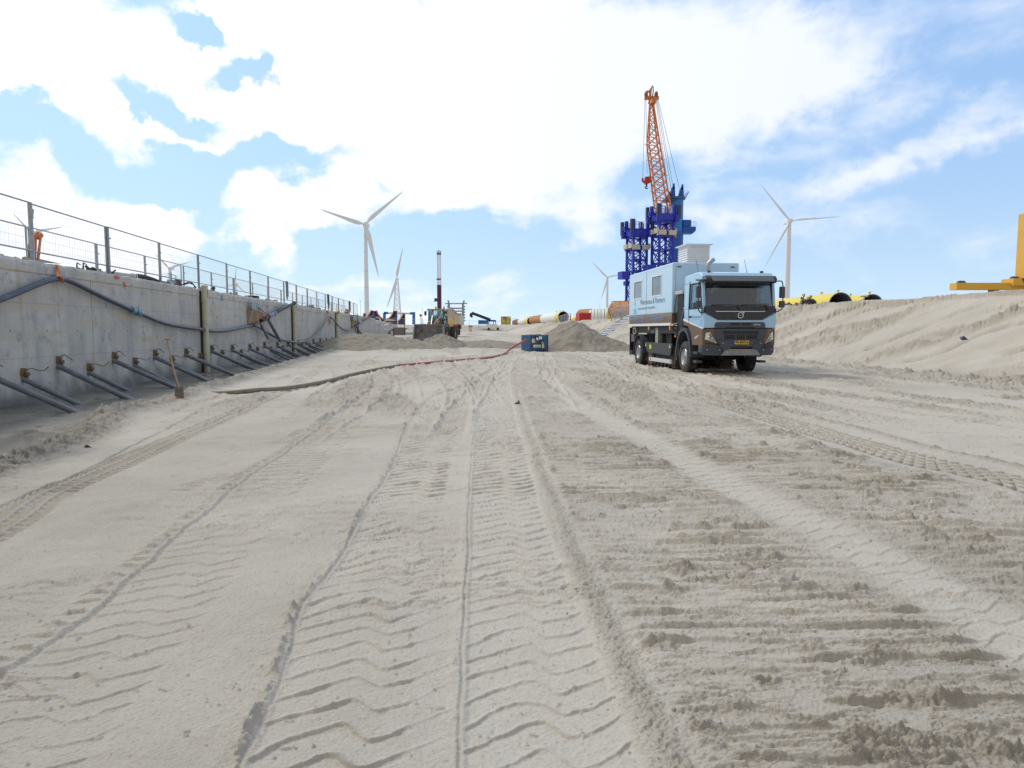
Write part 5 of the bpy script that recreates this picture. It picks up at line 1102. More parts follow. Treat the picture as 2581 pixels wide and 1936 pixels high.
MB().box(-1.22, -.85, 8.35, 8.85, 1.0, 1.35).build('tool_box', mat('box_grey', (.10, .105, .12), .5), t, bevel=.02)
m = MB(); m.box(-1.25, -1.2, 8.0, 8.45, 1.36, 1.40).box(-1.25, -1.2, 8.0, 8.45, 1.60, 1.64).box(-1.25, -1.2, 8.0, 8.06, 1.36, 1.64).box(-1.25, -1.2, 8.39, 8.45, 1.36, 1.64); m.build('steel_bracket', mat('bracket_steel', (.42, .42, .38), .5, .3), t)
for y in (5.9, 3.2): MB().box(-1.285, -1.235, y, y + .12, 1.52, 1.68).build('side_marker', AMB, t, bevel=.008)
MB().box(-1.2, -1.0, 5.4, 5.9, 1.38, 1.55).build('bracket_box', GY, t, bevel=.02)
# crawler unit between the axles
def crawler(s):
    cr = bpy.data.objects.new('crawler_unit', None); COL.objects.link(cr); cr.parent = t; cr.location = (s * .88, 0, 0)
    ya, yb, rr, w = 3.35, 6.15, .42, .27
    path = []
    for i in range(13): a = -math.pi / 2 - math.pi * i / 12; path.append((ya + rr * math.cos(a), .44 + rr * math.sin(a)))
    for i in range(13): a = math.pi / 2 - math.pi * i / 12; path.append((yb + rr * math.cos(a), .44 + rr * math.sin(a)))
    path.append(path[0]); P = [Vector((0, a, b)) for a, b in path]
    seg = []; 
    for a, b in zip(P[:-1], P[1:]):
        l = (b - a).length; k = max(1, int(l / .055))
        for i in range(k): seg.append((a.lerp(b, i / k), (b - a).normalized()))
    tm = MB(); BEL = MB()
    for i, (p, d) in enumerate(seg):
        nrm = Vector((0, d.z, -d.y)); 
        c_ = Vector((0, 4.75, .44))
        if (p - c_).dot(nrm) < 0: nrm = -nrm
        M = Matrix.Translation(p) @ Matrix((Vector((1, 0, 0)), d, nrm)).transposed().to_4x4()
        BEL.box(-w, w, -.035, .035, -.04, -.01, M)
        if i % 3 == 0: tm.box(-w, w, -.02, .02, -.012, .045, M)
    BEL.build('track_belt', mat('track_brown', (.11, .07, .05), .8, var=.4, vscale=9), cr); tm.build('grousers', mat('track_steel', (.20, .18, .16), .5, .5, var=.4, vscale=12), cr)
    m = MB()
    for y in (3.9, 4.35, 4.8, 5.25, 5.7): m.cyl((-.2, y, .22), (.2, y, .22), .13, n=14)
    m.cyl((-.22, ya, .44), (.22, ya, .44), .36, n=24).cyl((-.22, yb, .44), (.22, yb, .44), .36, n=24); m.build('rollers', mat('roller_brown', (.10, .07, .055), .75, var=.4), cr, smooth=True)
    MB().prism([(3.7, .30), (5.9, .30), (6.1, .55), (3.5, .55)], 'x', -.16, .16).build('track_frame', BK, cr)
    return cr
crawler(-1); crawler(1)
MB().prism([(3.05, 1.02), (6.55, 1.02), (6.30, .72), (6.05, .60), (3.25, .56)], 'x', -1.25, -1.19).build('crawler_cover', mat('cover_grey', (.045, .050, .058), .45, var=.15), t, bevel=.012)
bw = MB().box(-1.26, -1.22, 3.1, 5.9, .27, .42).build('reflector_bar', mat('bar_white', (.62, .64, .68), .4), t)
MB().box(-1.265, -1.26, 5.6, 5.75, .31, .38).build('red_reflector', mat('reflector_red', (.7, .1, .05), .4), bw); MB().box(-1.265, -1.26, 3.15, 3.3, .31, .38).build('orange_reflector', AMB, bw)
MB().box(-1.26, -1.25, 5.62, 5.86, .76, .93).build('warning_label', mat('label_yellow', (.75, .75, .03), .5), t)
for y in (6.38, 3.28): MB().prism([(y - .08, .86), (y + .08, .86), (y, .99)], 'x', -1.26, -1.25).build('warning_triangle', mat('label_pale_yellow', (.75, .72, .25), .5), t)
MB().box(-1.16, -1.0, 5.05, 5.40, 1.02, 1.62).build('steel_plate', mat('dusty_plate', (.36, .35, .32), .7, var=.2), t)
MB().cyl((-.95, 4.3, 1.2), (-.6, 4.3, 1.2), .33, n=20).build('air_tank', BK, t, smooth=True)
MB().box(-.62, -.5, 2.0, 2.1, .4, .8).build('drop_link', BK, t)
for s in (-1, 1): MB().box(s * 1.22 if s > 0 else -1.24, s * 1.24 if s > 0 else -1.22, 2.35, 2.42, .6, 1.5).build('flap_edge', GY, t); MB().box(*sorted((s * 1.22, s * 1.02)), .55, .95, .72, .80).build('cab_step', GY, t); MB().box(*sorted((s * 1.22, s * 1.02)), .60, .9, .42, .50).build('cab_step', GY, t)
# ------------------------------------------------------------------ wind turbines far away
TW = mat('turbine_white', (.76, .79, .85), .45, var=.03); TJ = mat('turbine_joint', (.40, .42, .47), .6)
def turbine(label, hub, Y, tips, rb, rt, base_px=None, lattice=False, face=1.0, joints=True):
    H = at(hub[0], hub[1], Y); bz = gz(H.x, H.y) - 1; t = thing('wind_turbine', label, 'wind turbine', (H.x, H.y, bz)); o_ = Vector(t.location); h = H - o_
    h.x = h.x
    if not lattice:
        MB().cyl((0, 0, 0), (0, 0, h.z - 1.2), rb, rt, 28).build('tower', TW, t, smooth=True)
        if joints:
            for q in (.14, .26, .40, .56, .74, .9): r = rb + (rt - rb) * q; MB().cyl((0, 0, h.z * q), (0, 0, h.z * q + .25), r + .04, n=28).build('tower_joint', TJ, t)
    else:
        m = MB(); k = 9
        for i in range(k):
            z0, z1 = (h.z - 3) * i / k, (h.z - 3) * (i + 1) / k; w0, w1 = rb + (rt - rb) * i / k, rb + (rt - rb) * (i + 1) / k
            C0 = [Vector((a * w0, b * w0, z0)) for a, b in ((-1, -1), (1, -1), (1, 1), (-1, 1))]; C1 = [Vector((a * w1, b * w1, z1)) for a, b in ((-1, -1), (1, -1), (1, 1), (-1, 1))]
            for j in range(4): m.cyl(C0[j], C1[j], .45, n=5).cyl(C0[j], C1[(j + 1) % 4], .28, n=4).cyl(C0[(j + 1) % 4], C1[j], .28, n=4).cyl(C1[j], C1[(j + 1) % 4], .22, n=4)
        m.build('tower', TW, t)
    MB().box(-1.9, 1.9, -1.0, 8.0, h.z - 1.6, h.z + 2.2).build('nacelle', TW, t, bevel=.6)
    MB().ball((0, -2.2, h.z + .2), 2.1, 8, (1, 1.2, 1)).build('hub', TW, t, smooth=True)
    hc = Vector((0, -2.2, h.z + .2))
    for tp in tips:
        T = at(tp[0], tp[1], Y - 2.2) - o_; d = (T - hc); ln = d.length; d.normalize(); side_ = d.cross(Vector((0, 1, 0))).normalized(); fw = Vector((0, 1, 0)); m = MB(); sec = []
        prof = [(0, 1.1, 1.1), (.05, 1.0, 1.0), (.12, 1.7, .7), (.22, 2.2, .5), (.4, 1.7, .36), (.65, 1.1, .22), (.88, .65, .13), (1.0, .12, .05)]
        sc = ln / 48.0; vs = []
        for q, cw, th in prof:
            c = hc + d * (ln * q); cw *= sc * face; th *= sc
            for a in range(10):
                an = 2 * math.pi * a / 10; vs.append(c + side_ * (math.cos(an) * cw + cw * (.35 if q > .1 else 0)) + fw * (math.sin(an) * th + math.cos(an) * th * .6))
        k = len(prof); m.add(vs, [(i * 10 + a, i * 10 + (a + 1) % 10, (i + 1) * 10 + (a + 1) % 10, (i + 1) * 10 + a) for i in range(k - 1) for a in range(10)] + [tuple(range(10))[::-1], tuple(range((k - 1) * 10, k * 10))])
        m.build('blade', TW, t, smooth=True)
    return t
turbine('tallest white wind turbine left of centre, its tower banded by joints', (921, 567), 560, [(806, 527), (1017, 482), (954, 698)], 2.15, 1.35)
turbine('wind turbine seen edge-on upon a lattice tower', (1000, 704), 1000, [(1016, 623), (974, 778)], 6.5, 2.0, lattice=True, face=1.0)
turbine('small wind turbine left of the blue lattice towers', (1531, 700), 1000, [(1493, 661), (1574, 690), (1515, 755)], 2.4, 1.5, joints=False)
turbine('wind turbine standing behind the truck cab and the yellow tubes', (1989, 558), 560, [(1916, 463), (2121, 546), (1927, 674)], 2.6, 1.8, joints=False, face=.5)
turbine('wind turbine seen through the fence at the left edge, behind the orange sling', (85, 588), 640, [(31, 536), (159, 572), (82, 735)], 2.6, 1.9, joints=False)
turbine('small wind turbine seen through the fence behind the wall-top valve', (429, 677), 950, [(389, 637), (484, 659), (430, 770)], 2.4, 1.5, joints=False)
turbine('tiny distant wind turbine behind the fence above the first cream pipe', (594, 716), 1300, [(560, 725), (622, 742), (596, 670)], 2.4, 1.5, joints=False)

# ------------------------------------------------------------------ twin blue lattice towers
BV = mat('ultramarine_paint', (.018, .035, .46), .45, var=.12, vscale=1.5); BVD = mat('tower_dark_block', (.045, .05, .08), .6); CRM = mat('cream_block', (.55, .53, .45), .6)
def ltower(label, pxc, ytop, Y, w, rot):
    P = at(pxc, ytop, Y); P0 = gat(pxc, Y); t = thing('lattice_tower', label, 'lifting tower', (P0.x, P0.y, P0.z), rot); H = P.z - P0.z; a = w / 2
    n = 6; hh = (H - 5.2) / n; zb = 0
    m = MB()
    for sx in (-1, 1):
        for sy in (-1, 1): m.bar((sx * a, sy * a, 3.2), (sx * a, sy * a, H - .6), .36)
    m.build('corner_post', BV, t)
    m = MB()
    for i in range(n + 1):
        z = 3.0 + (H - 6.0) * i / n
        for (x0, y0, x1, y1) in ((-a, -a, a, -a), (a, -a, a, a), (a, a, -a, a), (-a, a, -a, -a)):
            m.bar((x0, y0, z), (x1, y1, z), .26)
            if i < n:
                z2_ = z + (H - 6.0) / n; m.cyl((x0, y0, z), (x1, y1, z2_), .09, n=6).cyl((x1, y1, z), (x0, y0, z2_), .09, n=6)
    m.build('bracing', BV, t)
    m = MB()
    for sx in (-1, 1):
        for sy in (-1, 1): m.bar((sx * a * 1.9, sy * a * 1.9, 0), (sx * a, sy * a, 3.8), .42); m.bar((sx * a * 1.9, sy * a * 1.9, .3), (sx * a, sy * a, .9), .3)
    m.box(-a * 2, a * 2, -a * 2, -a * 1.8, 0, .5).box(-a * 2, a * 2, a * 1.8, a * 2, 0, .5); m.build('splayed_foot', BV, t)
    zt = H - 3.0
    m = MB()
    for f in (-1, 1):
        for s in (-1, 1):
            m.box(*sorted((s * .1 * w, s * .62 * w)), *sorted((f * (a + .2), f * (a + .55))), zt - 2.2, zt - 1.4)
            m.box(*sorted((f * (a + .2), f * (a + .55))), *sorted((s * .1 * w, s * .62 * w)), zt - 1.9, zt - 1.1)
    m.build('counterweight', CRM, t)
    m = MB().box(-a - .3, a + .3, -a - .3, a + .3, zt + .3, zt + 1.4)
    for sx in (-1, 1):
        for sy in (-1, 1): m.cyl((sx * (a + .45), sy * (a + .45), zt), (sx * (a + .45), sy * (a + .45), zt + 1.2), .48, n=12).bar((sx * (a + .1), sy * (a + .1), zt + 1.2), (sx * (a + .1), sy * (a + .1), H), .5)
        m.box(*sorted((sx * (a + .6), sx * (a + 1.3))), -.5, .5, zt + 1.2, zt + 1.8).bar((sx * a, 0, zt + 1.5), (sx * (a + 1.4), 0, zt + 1.5), .3)
    m.build('head_frame', BV, t)
    for sx in (-1, 1):
        for sy in (-1, 1): MB().bar((sx * (a + .65), sy * (a + .65), zt + .6), (sx * (a + .65), sy * (a + .65), zt + 2.9), .50).build('guide_block', BVD, t)
    m = MB()
    for i in range(7): x = -a + w * i / 6; m.bar((x, -a, zt + 1.6), (x, -a, zt + 2.6), .07).bar((x, a, zt + 1.6), (x, a, zt + 2.6), .07)
    m.bar((-a, -a, zt + 2.6), (a, -a, zt + 2.6), .08).bar((-a, a, zt + 2.6), (a, a, zt + 2.6), .08); m.build('winch_deck', mat('pale_winch', (.55, .58, .66), .6, var=.3, vscale=2), t)
    m = MB()
    for z in (6, 9.5): m.bar((-.4, .2, z - 2.5), (-.4, .2, z + 3), .07).bar((.2, .2, z - 2.5), (.2, .2, z + 3), .07); 
    for i in range(20): m.bar((-.4, .2, 4 + i * .6), (.2, .2, 4 + i * .6), .06)
    m.build('ladder', mat('ladder_grey', (.4, .42, .5), .6), t)
    MB().box(-a - 1.9, -a - .3, -.9, .9, H * .42, H * .42 + 1.3).box(-a - 1.0, -a - .3, -.5, .5, H * .36, H * .40).build('side_cabinet', BV, t)
    return t
ltower('left and lower of the two blue lattice towers behind the truck box', 1602, 556, 120, 2.55, R(16))
ltower('right and taller of the two blue lattice towers, in front of the orange boom', 1666, 518, 118, 2.6, R(16))

# ------------------------------------------------------------------ blue pedestal crane with orange boom
YC = 165.0; CB = mat('crane_blue', (.018, .20, .58), .42, var=.06); CB2 = mat('crane_deep_blue', (.010, .09, .42), .42); CO = mat('boom_orange', (.62, .20, .05), .5, var=.12); ROPE = mat('wire_rope', (.10, .12, .16), .5)
P0 = gat(1699, YC); t = thing('harbour_crane', 'tall crane with a blue round column and an orange lattice boom', 'crane', P0); o_ = Vector(P0)
def cp(px, py, dy=0): return at(px, py, YC + dy) - o_
top = cp(1699, 503); mid = cp(1699, 585)
MB().cyl((0, 0, 0), (0, 0, mid.z), 1.75, n=30).build('column', CB2, t, smooth=True)
MB().cyl((0, 0, mid.z), (0, 0, top.z), 1.62, n=30).build('column', CB, t, smooth=True)
pl = MB().cyl((-.3, 0, top.z - .1), (-.3, 0, top.z + .35), 2.3, 2.5, 24).prism([(-3.4, -1.2), (-1, -2), (-1, 2), (-3.4, 1.2)], 'z', top.z - .5, top.z - .2).build('top_platform', mat('platform_blue', (.05, .12, .28), .5), t)
m = MB(); 
for i in range(8): a = R(-60 + i * 18); m.cyl((2.4 * math.cos(a) - .3, 2.4 * math.sin(a), top.z + .3), (2.9 * math.cos(a), 2.9 * math.sin(a), top.z + 1.8), .05, n=4)
m.build('handrail', CB, pl)
for x, h, w in ((-1.15, 3.6, .5), (.9, 3.4, .5), (-2.1, 1.6, .4)):
    MB().prism([(x - w * 1.6, top.z + .3), (x + w * 1.3, top.z + .3), (x + w * .8, top.z + h), (x + w * .2, top.z + h)], 'y', -1.0, -.6).prism([(x - w * 1.2, top.z + .3), (x + w * 1.2, top.z + .3), (x + w * .6, top.z + h * .8), (x, top.z + h * .8)], 'y', .5, .9).cyl((x + w * .4, -1.0, top.z + h * .7), (x + w * .4, .9, top.z + h * .7), w * .5, n=12).build('mast_head', CB2, t)
cb_ = MB().box(1.5, 3.3, -1.2, 1.2, cp(1730, 572).z, cp(1730, 556).z).prism([(1.4, cp(0, 573).z), (4.5, cp(0, 573).z), (4.5, cp(0, 583).z), (3.8, cp(0, 590).z), (1.4, cp(0, 590).z)], 'y', -1.1, 1.1).build('side_cabin', CB2, t)
m = MB(); zc = cp(0, 573).z
for x in (3.4, 4.0, 4.5): m.bar((x, -1.1, zc), (x, -1.1, zc + 1.1), .07)
m.bar((3.3, -1.1, zc + 1.1), (4.5, -1.1, zc + 1.1), .07); m.build('handrail', CB, cb_)
# boom: from its foot behind the towers up to the head
def bp_(px, py): return cp(px, py, -2)
foot = (bp_(1668, 600), bp_(1690, 600)); kn = (bp_(1633, 364), bp_(1662, 364)); hd = (bp_(1637.5, 262), bp_(1645, 262))
LP = [bp_(1671, 600), bp_(1651, 510), bp_(1633, 364), bp_(1638, 262)]; RP = [bp_(1700, 600), bp_(1681, 490), bp_(1660, 364), bp_(1646, 262)]
def poly(P, q):
    d = [(b - a).length for a, b in zip(P[:-1], P[1:])]; s = q * sum(d)
    for i, l in enumerate(d):
        if s <= l or i == len(d) - 1: return P[i].lerp(P[i + 1], min(1, s / l))
        s -= l
nb = 17; m = MB(); dep = Vector((0, 1, 0))
for fy in (-1, 1):
    for i in range(nb):
        a0, a1 = poly(LP, i / nb), poly(LP, (i + 1) / nb); b0, b1 = poly(RP, i / nb), poly(RP, (i + 1) / nb); w0, w1 = (b0 - a0).length / 2, (b1 - a1).length / 2
        A0, A1, B0, B1 = a0 + dep * fy * w0, a1 + dep * fy * w1, b0 + dep * fy * w0, b1 + dep * fy * w1
        m.cyl(A0, A1, .17, n=6).cyl(B0, B1, .19, n=6).cyl(A0, B1, .075, n=4).cyl(B0, A1, .075, n=4).cyl(A1, B1, .075, n=4)
for i in range(nb):
    a0, a1 = poly(LP, i / nb), poly(LP, (i + 1) / nb); b0, b1 = poly(RP, i / nb), poly(RP, (i + 1) / nb); w0, w1 = (b0 - a0).length / 2, (b1 - a1).length / 2
    m.cyl(a0 - dep * w0, a1 + dep * w1, .07, n=4).cyl(b0 - dep * w0, b1 + dep * w1, .08, n=4).cyl(a0 + dep * w0, a1 - dep * w1, .07, n=4).cyl(b1 - dep * w1, b1 + dep * w1, .08, n=4)
m.build('boom', CO, t)
m = MB()
for i in (3, 6, 8, 10, 12):
    q = i / nb; a, b = poly(LP, q), poly(RP, q); m.cyl(a - Vector((.9, 0, 0)), a, .06, n=4).cyl(b, b + Vector((1.0, 0, 0)), .06, n=4)
m.build('rope_guide', CO, t)
m = MB().cyl(cp(1624.5, 247), cp(1660, 247), .45, n=10).cyl(cp(1637, 262), cp(1640, 224), .3, n=8).bar(cp(1630, 231), cp(1641, 231), .4).cyl(cp(1637, 262), cp(1647, 250), .5, n=8).prism([(cp(1636, 264).x, cp(0, 270).z), (cp(1647, 264).x, cp(0, 270).z), (cp(1650, 264).x, cp(0, 258).z), (cp(1636, 264).x, cp(0, 258).z)], 'y', -3.2, -.8)
m.build('boom_head', CO, t)
m = MB()
for px, py, rr in ((1643.5, 232, 1.3),): m.torus(cp(px, py, -1), rr, .14, 'x', 24, 6)
m.build('head_sheave', mat('sheave_grey', (.13, .17, .2), .5), t)
for px in (1628.5, 1654): MB().ball(cp(px, 239), .65, 6, (.7, 1, 1.3)).build('head_lamp', mat('sheave_brown', (.28, .10, .05), .6), t)
m = MB()
for a, b in (((1626, 250), (1620, 448)), ((1628, 252), (1631, 437)), ((1655, 252), (1692, 478)), ((1657, 252), (1697, 474)), ((1659, 252), (1712, 474)), ((1653, 252), (1683, 470)), ((1641, 300), (1676, 600))): m.cyl(cp(*a), cp(*b), .045, n=4)
m.build('hoist_rope', ROPE, t)
hk = MB().prism([(cp(1625, 456).x, cp(0, 447).z), (cp(1636, 456).x, cp(0, 447).z), (cp(1637, 456).x, cp(0, 459).z), (cp(1633, 456).x, cp(0, 464).z), (cp(1627, 456).x, cp(0, 464).z), (cp(1624, 456).x, cp(0, 459).z)], 'y', -.8, .8).tube(crv([cp(1619.5, 449), cp(1620, 456), cp(1626, 461)], 4), .25, 6).tube(crv([cp(1641, 449), cp(1640.5, 456), cp(1634, 461)], 4), .25, 6).build('hook_block', mat('hook_red', (.50, .03, .03), .45), t)
MB().cyl(cp(1630, 463), cp(1629.5, 471), .2, n=6).tube(crv([cp(1626.5, 470), cp(1627, 474), cp(1630, 475.5), cp(1633, 473)], 4), .14, 6).build('hook', mat('hook_dark', (.08, .03, .05), .5), hk)

# ------------------------------------------------------------------ great steel tubes on the right bank
RS = mat('rust_orange_steel', (.42, .19, .06), .75, var=.15, vscale=.8, dirt=(.30, .11, .05), dirt_amt=.3); RS2 = mat('rust_dark_steel', (.22, .075, .055), .75, var=.2, vscale=1)
TWH = mat('tube_white', (.74, .74, .71), .5, var=.03); TYE = mat('tube_yellow', (.74, .58, .06), .42, var=.05); TIN = mat('tube_inside', (.13, .14, .17), .7, var=.25)
def tube_(label, px, Y, dia, length, ang, mats, th=.05, lugs=True, z0=None):
    """mats: list of (fraction from near end, material); near end centred at px"""
    c = gat(px, Y); r = dia / 2; c.z = (c.z if z0 is None else z0) + r - .03
    t = thing('steel_tube', label, 'steel tube', c, ang)
    f0 = 0
    for i, (f1, mm) in enumerate(mats):
        MB().lathe([(r - th, f0 * length), (r, f0 * length), (r, f1 * length), (r - th, f1 * length)], (0, 0, 0), 'y', 48, close=True).build('tube_section', mm, t, smooth=True); f0 = f1
    MB().lathe([(r - th - .004, .02), (r - th - .02, .02), (r - th - .02, length - .05), (r - th - .004, length - .05)], (0, 0, 0), 'y', 40, close=True).build('lining', TIN, t, smooth=True)
    MB().lathe([(r - th, -.012), (r + .006, -.012), (r + .006, .03), (r - th, .03)], (0, 0, 0), 'y', 48, close=True).build('end_ring', mat('ring_grey', (.26, .27, .31), .6), t, smooth=True)
    if lugs:
        for y in (.5, 3.6, 7.5):
            if y < length: MB().cyl((0, y, r - .02), (0, y, r + .14), .07, n=8).cb((0, y, r + .18), (.22, .12, .10)).build('lifting_lug', mats[0][1], t)
    return t
tube_('nearest yellow tube with dark open end, half hidden by the sand bank', 2116, 60, 2.1, 13, R(1), [(1, TYE)], z0=2.75)
tube_('second yellow tube with open end, right of the first', 2196, 61, 2.1, 9, R(3), [(1, TYE)], z0=2.65)
tube_('white tube with a yellow rim and large open end, left of the red skip', 1420, 128, 2.1, 43, TH, [(.10, TYE), (.55, TWH), (1, RS)], .07)
tube_('white tube with yellow rim whose open end is beside the red skip', 1461, 156, 2.1, 30, TH, [(.12, TYE), (1, TWH)], .07)
tube_('farthest tube, white with yellow rim and a dark rust rear', 1338, 185, 2.1, 39, TH, [(.22, TYE), (.6, TWH), (1, RS2)], .07)
tube_('white tube with a rust rear, right of the red skip', 1552, 122.6, 2.65, 12, R(25), [(.1, TYE), (.62, TWH), (1, RS)], .07, False)
tube_('big rust orange tube end behind the blue tower foot', 1691, 86, 2.65, 12.5, R(25), [(1, RS)], .07, False)
# red skip
P = gat(1470, 112); t = thing('red_skip', 'bright red steel skip standing before the tubes on the bank', 'skip', (P.x, P.y, at(1470, 809, 112).z), R(10)); RD = mat('skip_red', (.55, .02, .02), .45, var=.06)
w = 30 * 112 / 1705 / 2; h = 19.5 * 112 / 1705
MB().prism([(-w, 0), (w, 0), (w * 1.02, h), (-w * 1.02, h)], 'y', -1.1, 1.1).build('skip_body', RD, t, bevel=.03)
m = MB()
for x in (-w, -w * .72): m.box(x - .05, x + .05, -1.18, -1.1, 0, h)
m.box(-w * 1.04, w * 1.04, -1.2, -1.1, h - .12, h + .04); m.build('skip_rib', mat('skip_rib_red', (.62, .10, .10), .5), t)
# yellow site container
P = gat(1275, 181); t = thing('container_stack', 'yellow open steel frame box with four bays standing on the far rim', 'container', (P.x, P.y, at(1275, 818.5, 181).z)); YC_ = mat('site_yellow', (.60, .44, .02), .5, var=.08)
h = 20.5 * 181 / 1705; w = 23.5 * 181 / 1705 / 2; m = MB()
for x in (-w, 0, w): m.box(x - .07, x + .07, -1, 1, 0, h)
for z in (0, h * .45, h - .12): m.box(-w, w, -1.02, 1.02, z, z + .12)
m.box(-w, w, .9, 1.0, 0, h).box(-w, -w + .5, -.96, -.9, .1, h).box(.1, w, -.9, -.86, .1, h * .5).box(-w + .1, 0, -.9, -.86, .1, h * .5).box(.1, w, -.9, -.86, h * .5, h); m.build('frame', YC_, t)
for x, z in ((-w * .45, .8), (w * .5, .7), (w * .7, h * .8)): MB().box(x - .2, x + .2, -1.05, -1.03, z, z + .3).build('white_panel', WH, t)
MB().box(-w * .62, -w * .2, -.93, -.91, h * .5, h * .86).build('dark_opening', mat('opening_grey', (.35, .36, .38), .6), t)

# conveyor / screening machine
Yc = 190; P = gat(1235, Yc); t = thing('screening_machine', 'blue screening machine with a long black discharge conveyor', 'machine', P); o_ = Vector(P)
def q(px, py, Y=Yc): return at(px, py, Y) - o_
DK = mat('conveyor_black', (.02, .03, .05), .5); MBL = mat('machine_blue', (.02, .13, .40), .5, var=.1)
MB().bar(q(1189, 789), q(1236, 806.5), .85, .8).bar(q(1187, 796), q(1189, 789), .8, .8).cyl(q(1186, 799), q(1189, 795), .5, n=8).build('conveyor', DK, t)
MB().box(q(1206, 0).x, q(1231, 0).x, -1.2, 1.2, q(0, 817).z, q(0, 811).z).prism([(q(1206, 0).x, q(0, 811).z), (q(1230, 0).x, q(0, 811).z), (q(1230, 0).x, q(0, 807.5).z), (q(1206, 0).x, q(0, 807).z)], 'y', -1, 1).bar(q(1228, 808), q(1250, 809), .5).build('chassis', MBL, t)
m = MB()
for px in (1208, 1214, 1220, 1226, 1232, 1243, 1248): m.bar(q(px, 817.5), q(px + 2, 808), .18)
m.build('frame_legs', MBL, t); MB().box(q(1213, 0).x, q(1226, 0).x, -1.3, -1.2, q(0, 817).z, q(0, 812.5).z).build('side_panel', mat('machine_bright_blue', (.02, .20, .60), .5), t)
t = thing('barrier_cabin', 'small orange and white cabin with red stripes under the conveyor tip', 'cabin', gat(1186, 172)); o_ = Vector(t.location); w = 10 * 172 / 1705 / 2; h = 16 * 172 / 1705
MB().box(-w * .7, w * .7, -.5, .5, 0, h * .7).build('cabin_body', WH, t); MB().box(-w, w, -.6, .6, h * .72, h).build('orange_head', mat('barrier_orange', (.65, .22, .04), .5), t)
m = MB()
for i in range(4): m.bar((-w * .65, -.52, .1 + i * .28), (w * .5, -.52, .4 + i * .28), .09, .03)
m.build('red_stripes', mat('stripe_red', (.5, .02, .03), .5), t)
# red-white mast crane
Ym = 240; P = gat(1108, Ym); t = thing('mobile_crane', 'distant crane with upright dark red lower mast and pale lattice top', 'crane', P); o_ = Vector(P)
def q(px, py, Y=Ym): return at(px, py, Y) - o_
m = MB(); z0, z1, z2_ = 0, q(0, 719).z, q(0, 640).z; a = 4 * Ym / 1705
for sx in (-1, 1):
    for sy in (-1, 1): m.bar((sx * a, sy * a, z0), (sx * a, sy * a, z1), .28)
n = 10
for i in range(n):
    za, zb = z0 + (z1 - z0) * i / n, z0 + (z1 - z0) * (i + 1) / n
    for y in (-a, a): m.bar((-a, y, za), (a, y, zb), .17).bar((a, y, za), (-a, y, zb), .17).bar((-a, y, zb), (a, y, zb), .17)
m.build('lower_mast', mat('mast_maroon', (.16, .055, .11), .55, var=.3, vscale=.8), t); MB().box(-a * .6, a * .6, -a * .5, a * .5, 0, z1).build('mast_core', mat('mast_violet', (.20, .12, .20), .6, var=.5, vscale=1.2), t)
m = MB(); b = a * .62
for sx in (-1, 1):
    for sy in (-1, 1): m.bar((sx * b, sy * b, z1), (sx * b, sy * b, z2_), .11)
for i in range(16):
    za, zb = z1 + (z2_ - z1) * i / 16, z1 + (z2_ - z1) * (i + 1) / 16; m.bar((-b, -b, za), (b, -b, zb), .06).bar((b, b, za), (-b, b, zb), .06)
m.build('upper_mast', mat('mast_pale', (.50, .34, .38), .6), t)
m = MB()
for x in (-a * 1.15, a * 1.15): m.cyl((x, 0, z1), (x, 0, z2_), .05, n=4)
m.build('ropes', ROPE, t)
MB().box(-a * 1.3, a * 1.3, -.3, .3, z2_ - .3, z2_ + .3).box(-a * 1.3, -a * .9, -.3, .3, z2_, z2_ + 1.0).box(a * .9, a * 1.3, -.3, .3, z2_, z2_ + 1.0).cyl((0, 0, z2_), (0, 0, z2_ + 1.3), .2, n=6).build('mast_head', mat('mast_maroon', (.16, .055, .11), .55), t)
MB().box(-.9, .7, -.5, -.2, q(0, 706).z, q(0, 702).z).build('red_trolley', mat('hook_red', (.50, .03, .03), .45), t)
MB().box(q(1096, 0).x, q(1102, 0).x, -.8, .8, q(0, 760).z, q(0, 752).z).bar((q(1094, 0).x, 0, q(0, 760).z), (-a, 0, q(0, 759).z), .2).build('cabin', mat('cabin_dark', (.05, .08, .12), .4), t)
# grey rack structure
Yr = 260; P = gat(1150, Yr); t = thing('pile_rack', 'grey open steel rack of stacked arms behind the dump truck', 'rack', P); o_ = Vector(P)
def q(px, py, Y=Yr): return at(px, py, Y) - o_
GRK = mat('rack_grey', (.26, .29, .37), .55, var=.15); GRP = mat('rack_pale', (.42, .44, .50), .55)
for px, px2 in ((1132, 1129.5), (1167, 1170)): MB().bar((q(px, 0).x, 0, 0), (q(px, 0).x, 0, q(0, 766).z), .7).bar(q(px, 768), q(px2, 757), .55).build('rack_post', GRK, t)
m = MB().cyl(q(1122, 765.5), q(1178, 765), .28, n=6)
for i in range(5): z = q(0, 777 + i * 7.2).z; m.box(q(1134, 0).x, q(1166, 0).x, -.4, .4, z - .35, z + .25)
m.build('rack_beam', GRP, t)
m = MB()
for i in range(6):
    z = q(0, 772 + i * 7).z
    m.prism([(q(1168, 0).x, z), (q(1173, 0).x, z + .25), (q(1172, 0).x, z - .5), (q(1168, 0).x, z - .3)], 'y', -.6, .6).prism([(q(1130, 0).x, z), (q(1127, 0).x, z + .25), (q(1128, 0).x, z - .5), (q(1130, 0).x, z - .3)], 'y', -.6, .6)
m.build('rack_arms', GRK, t)

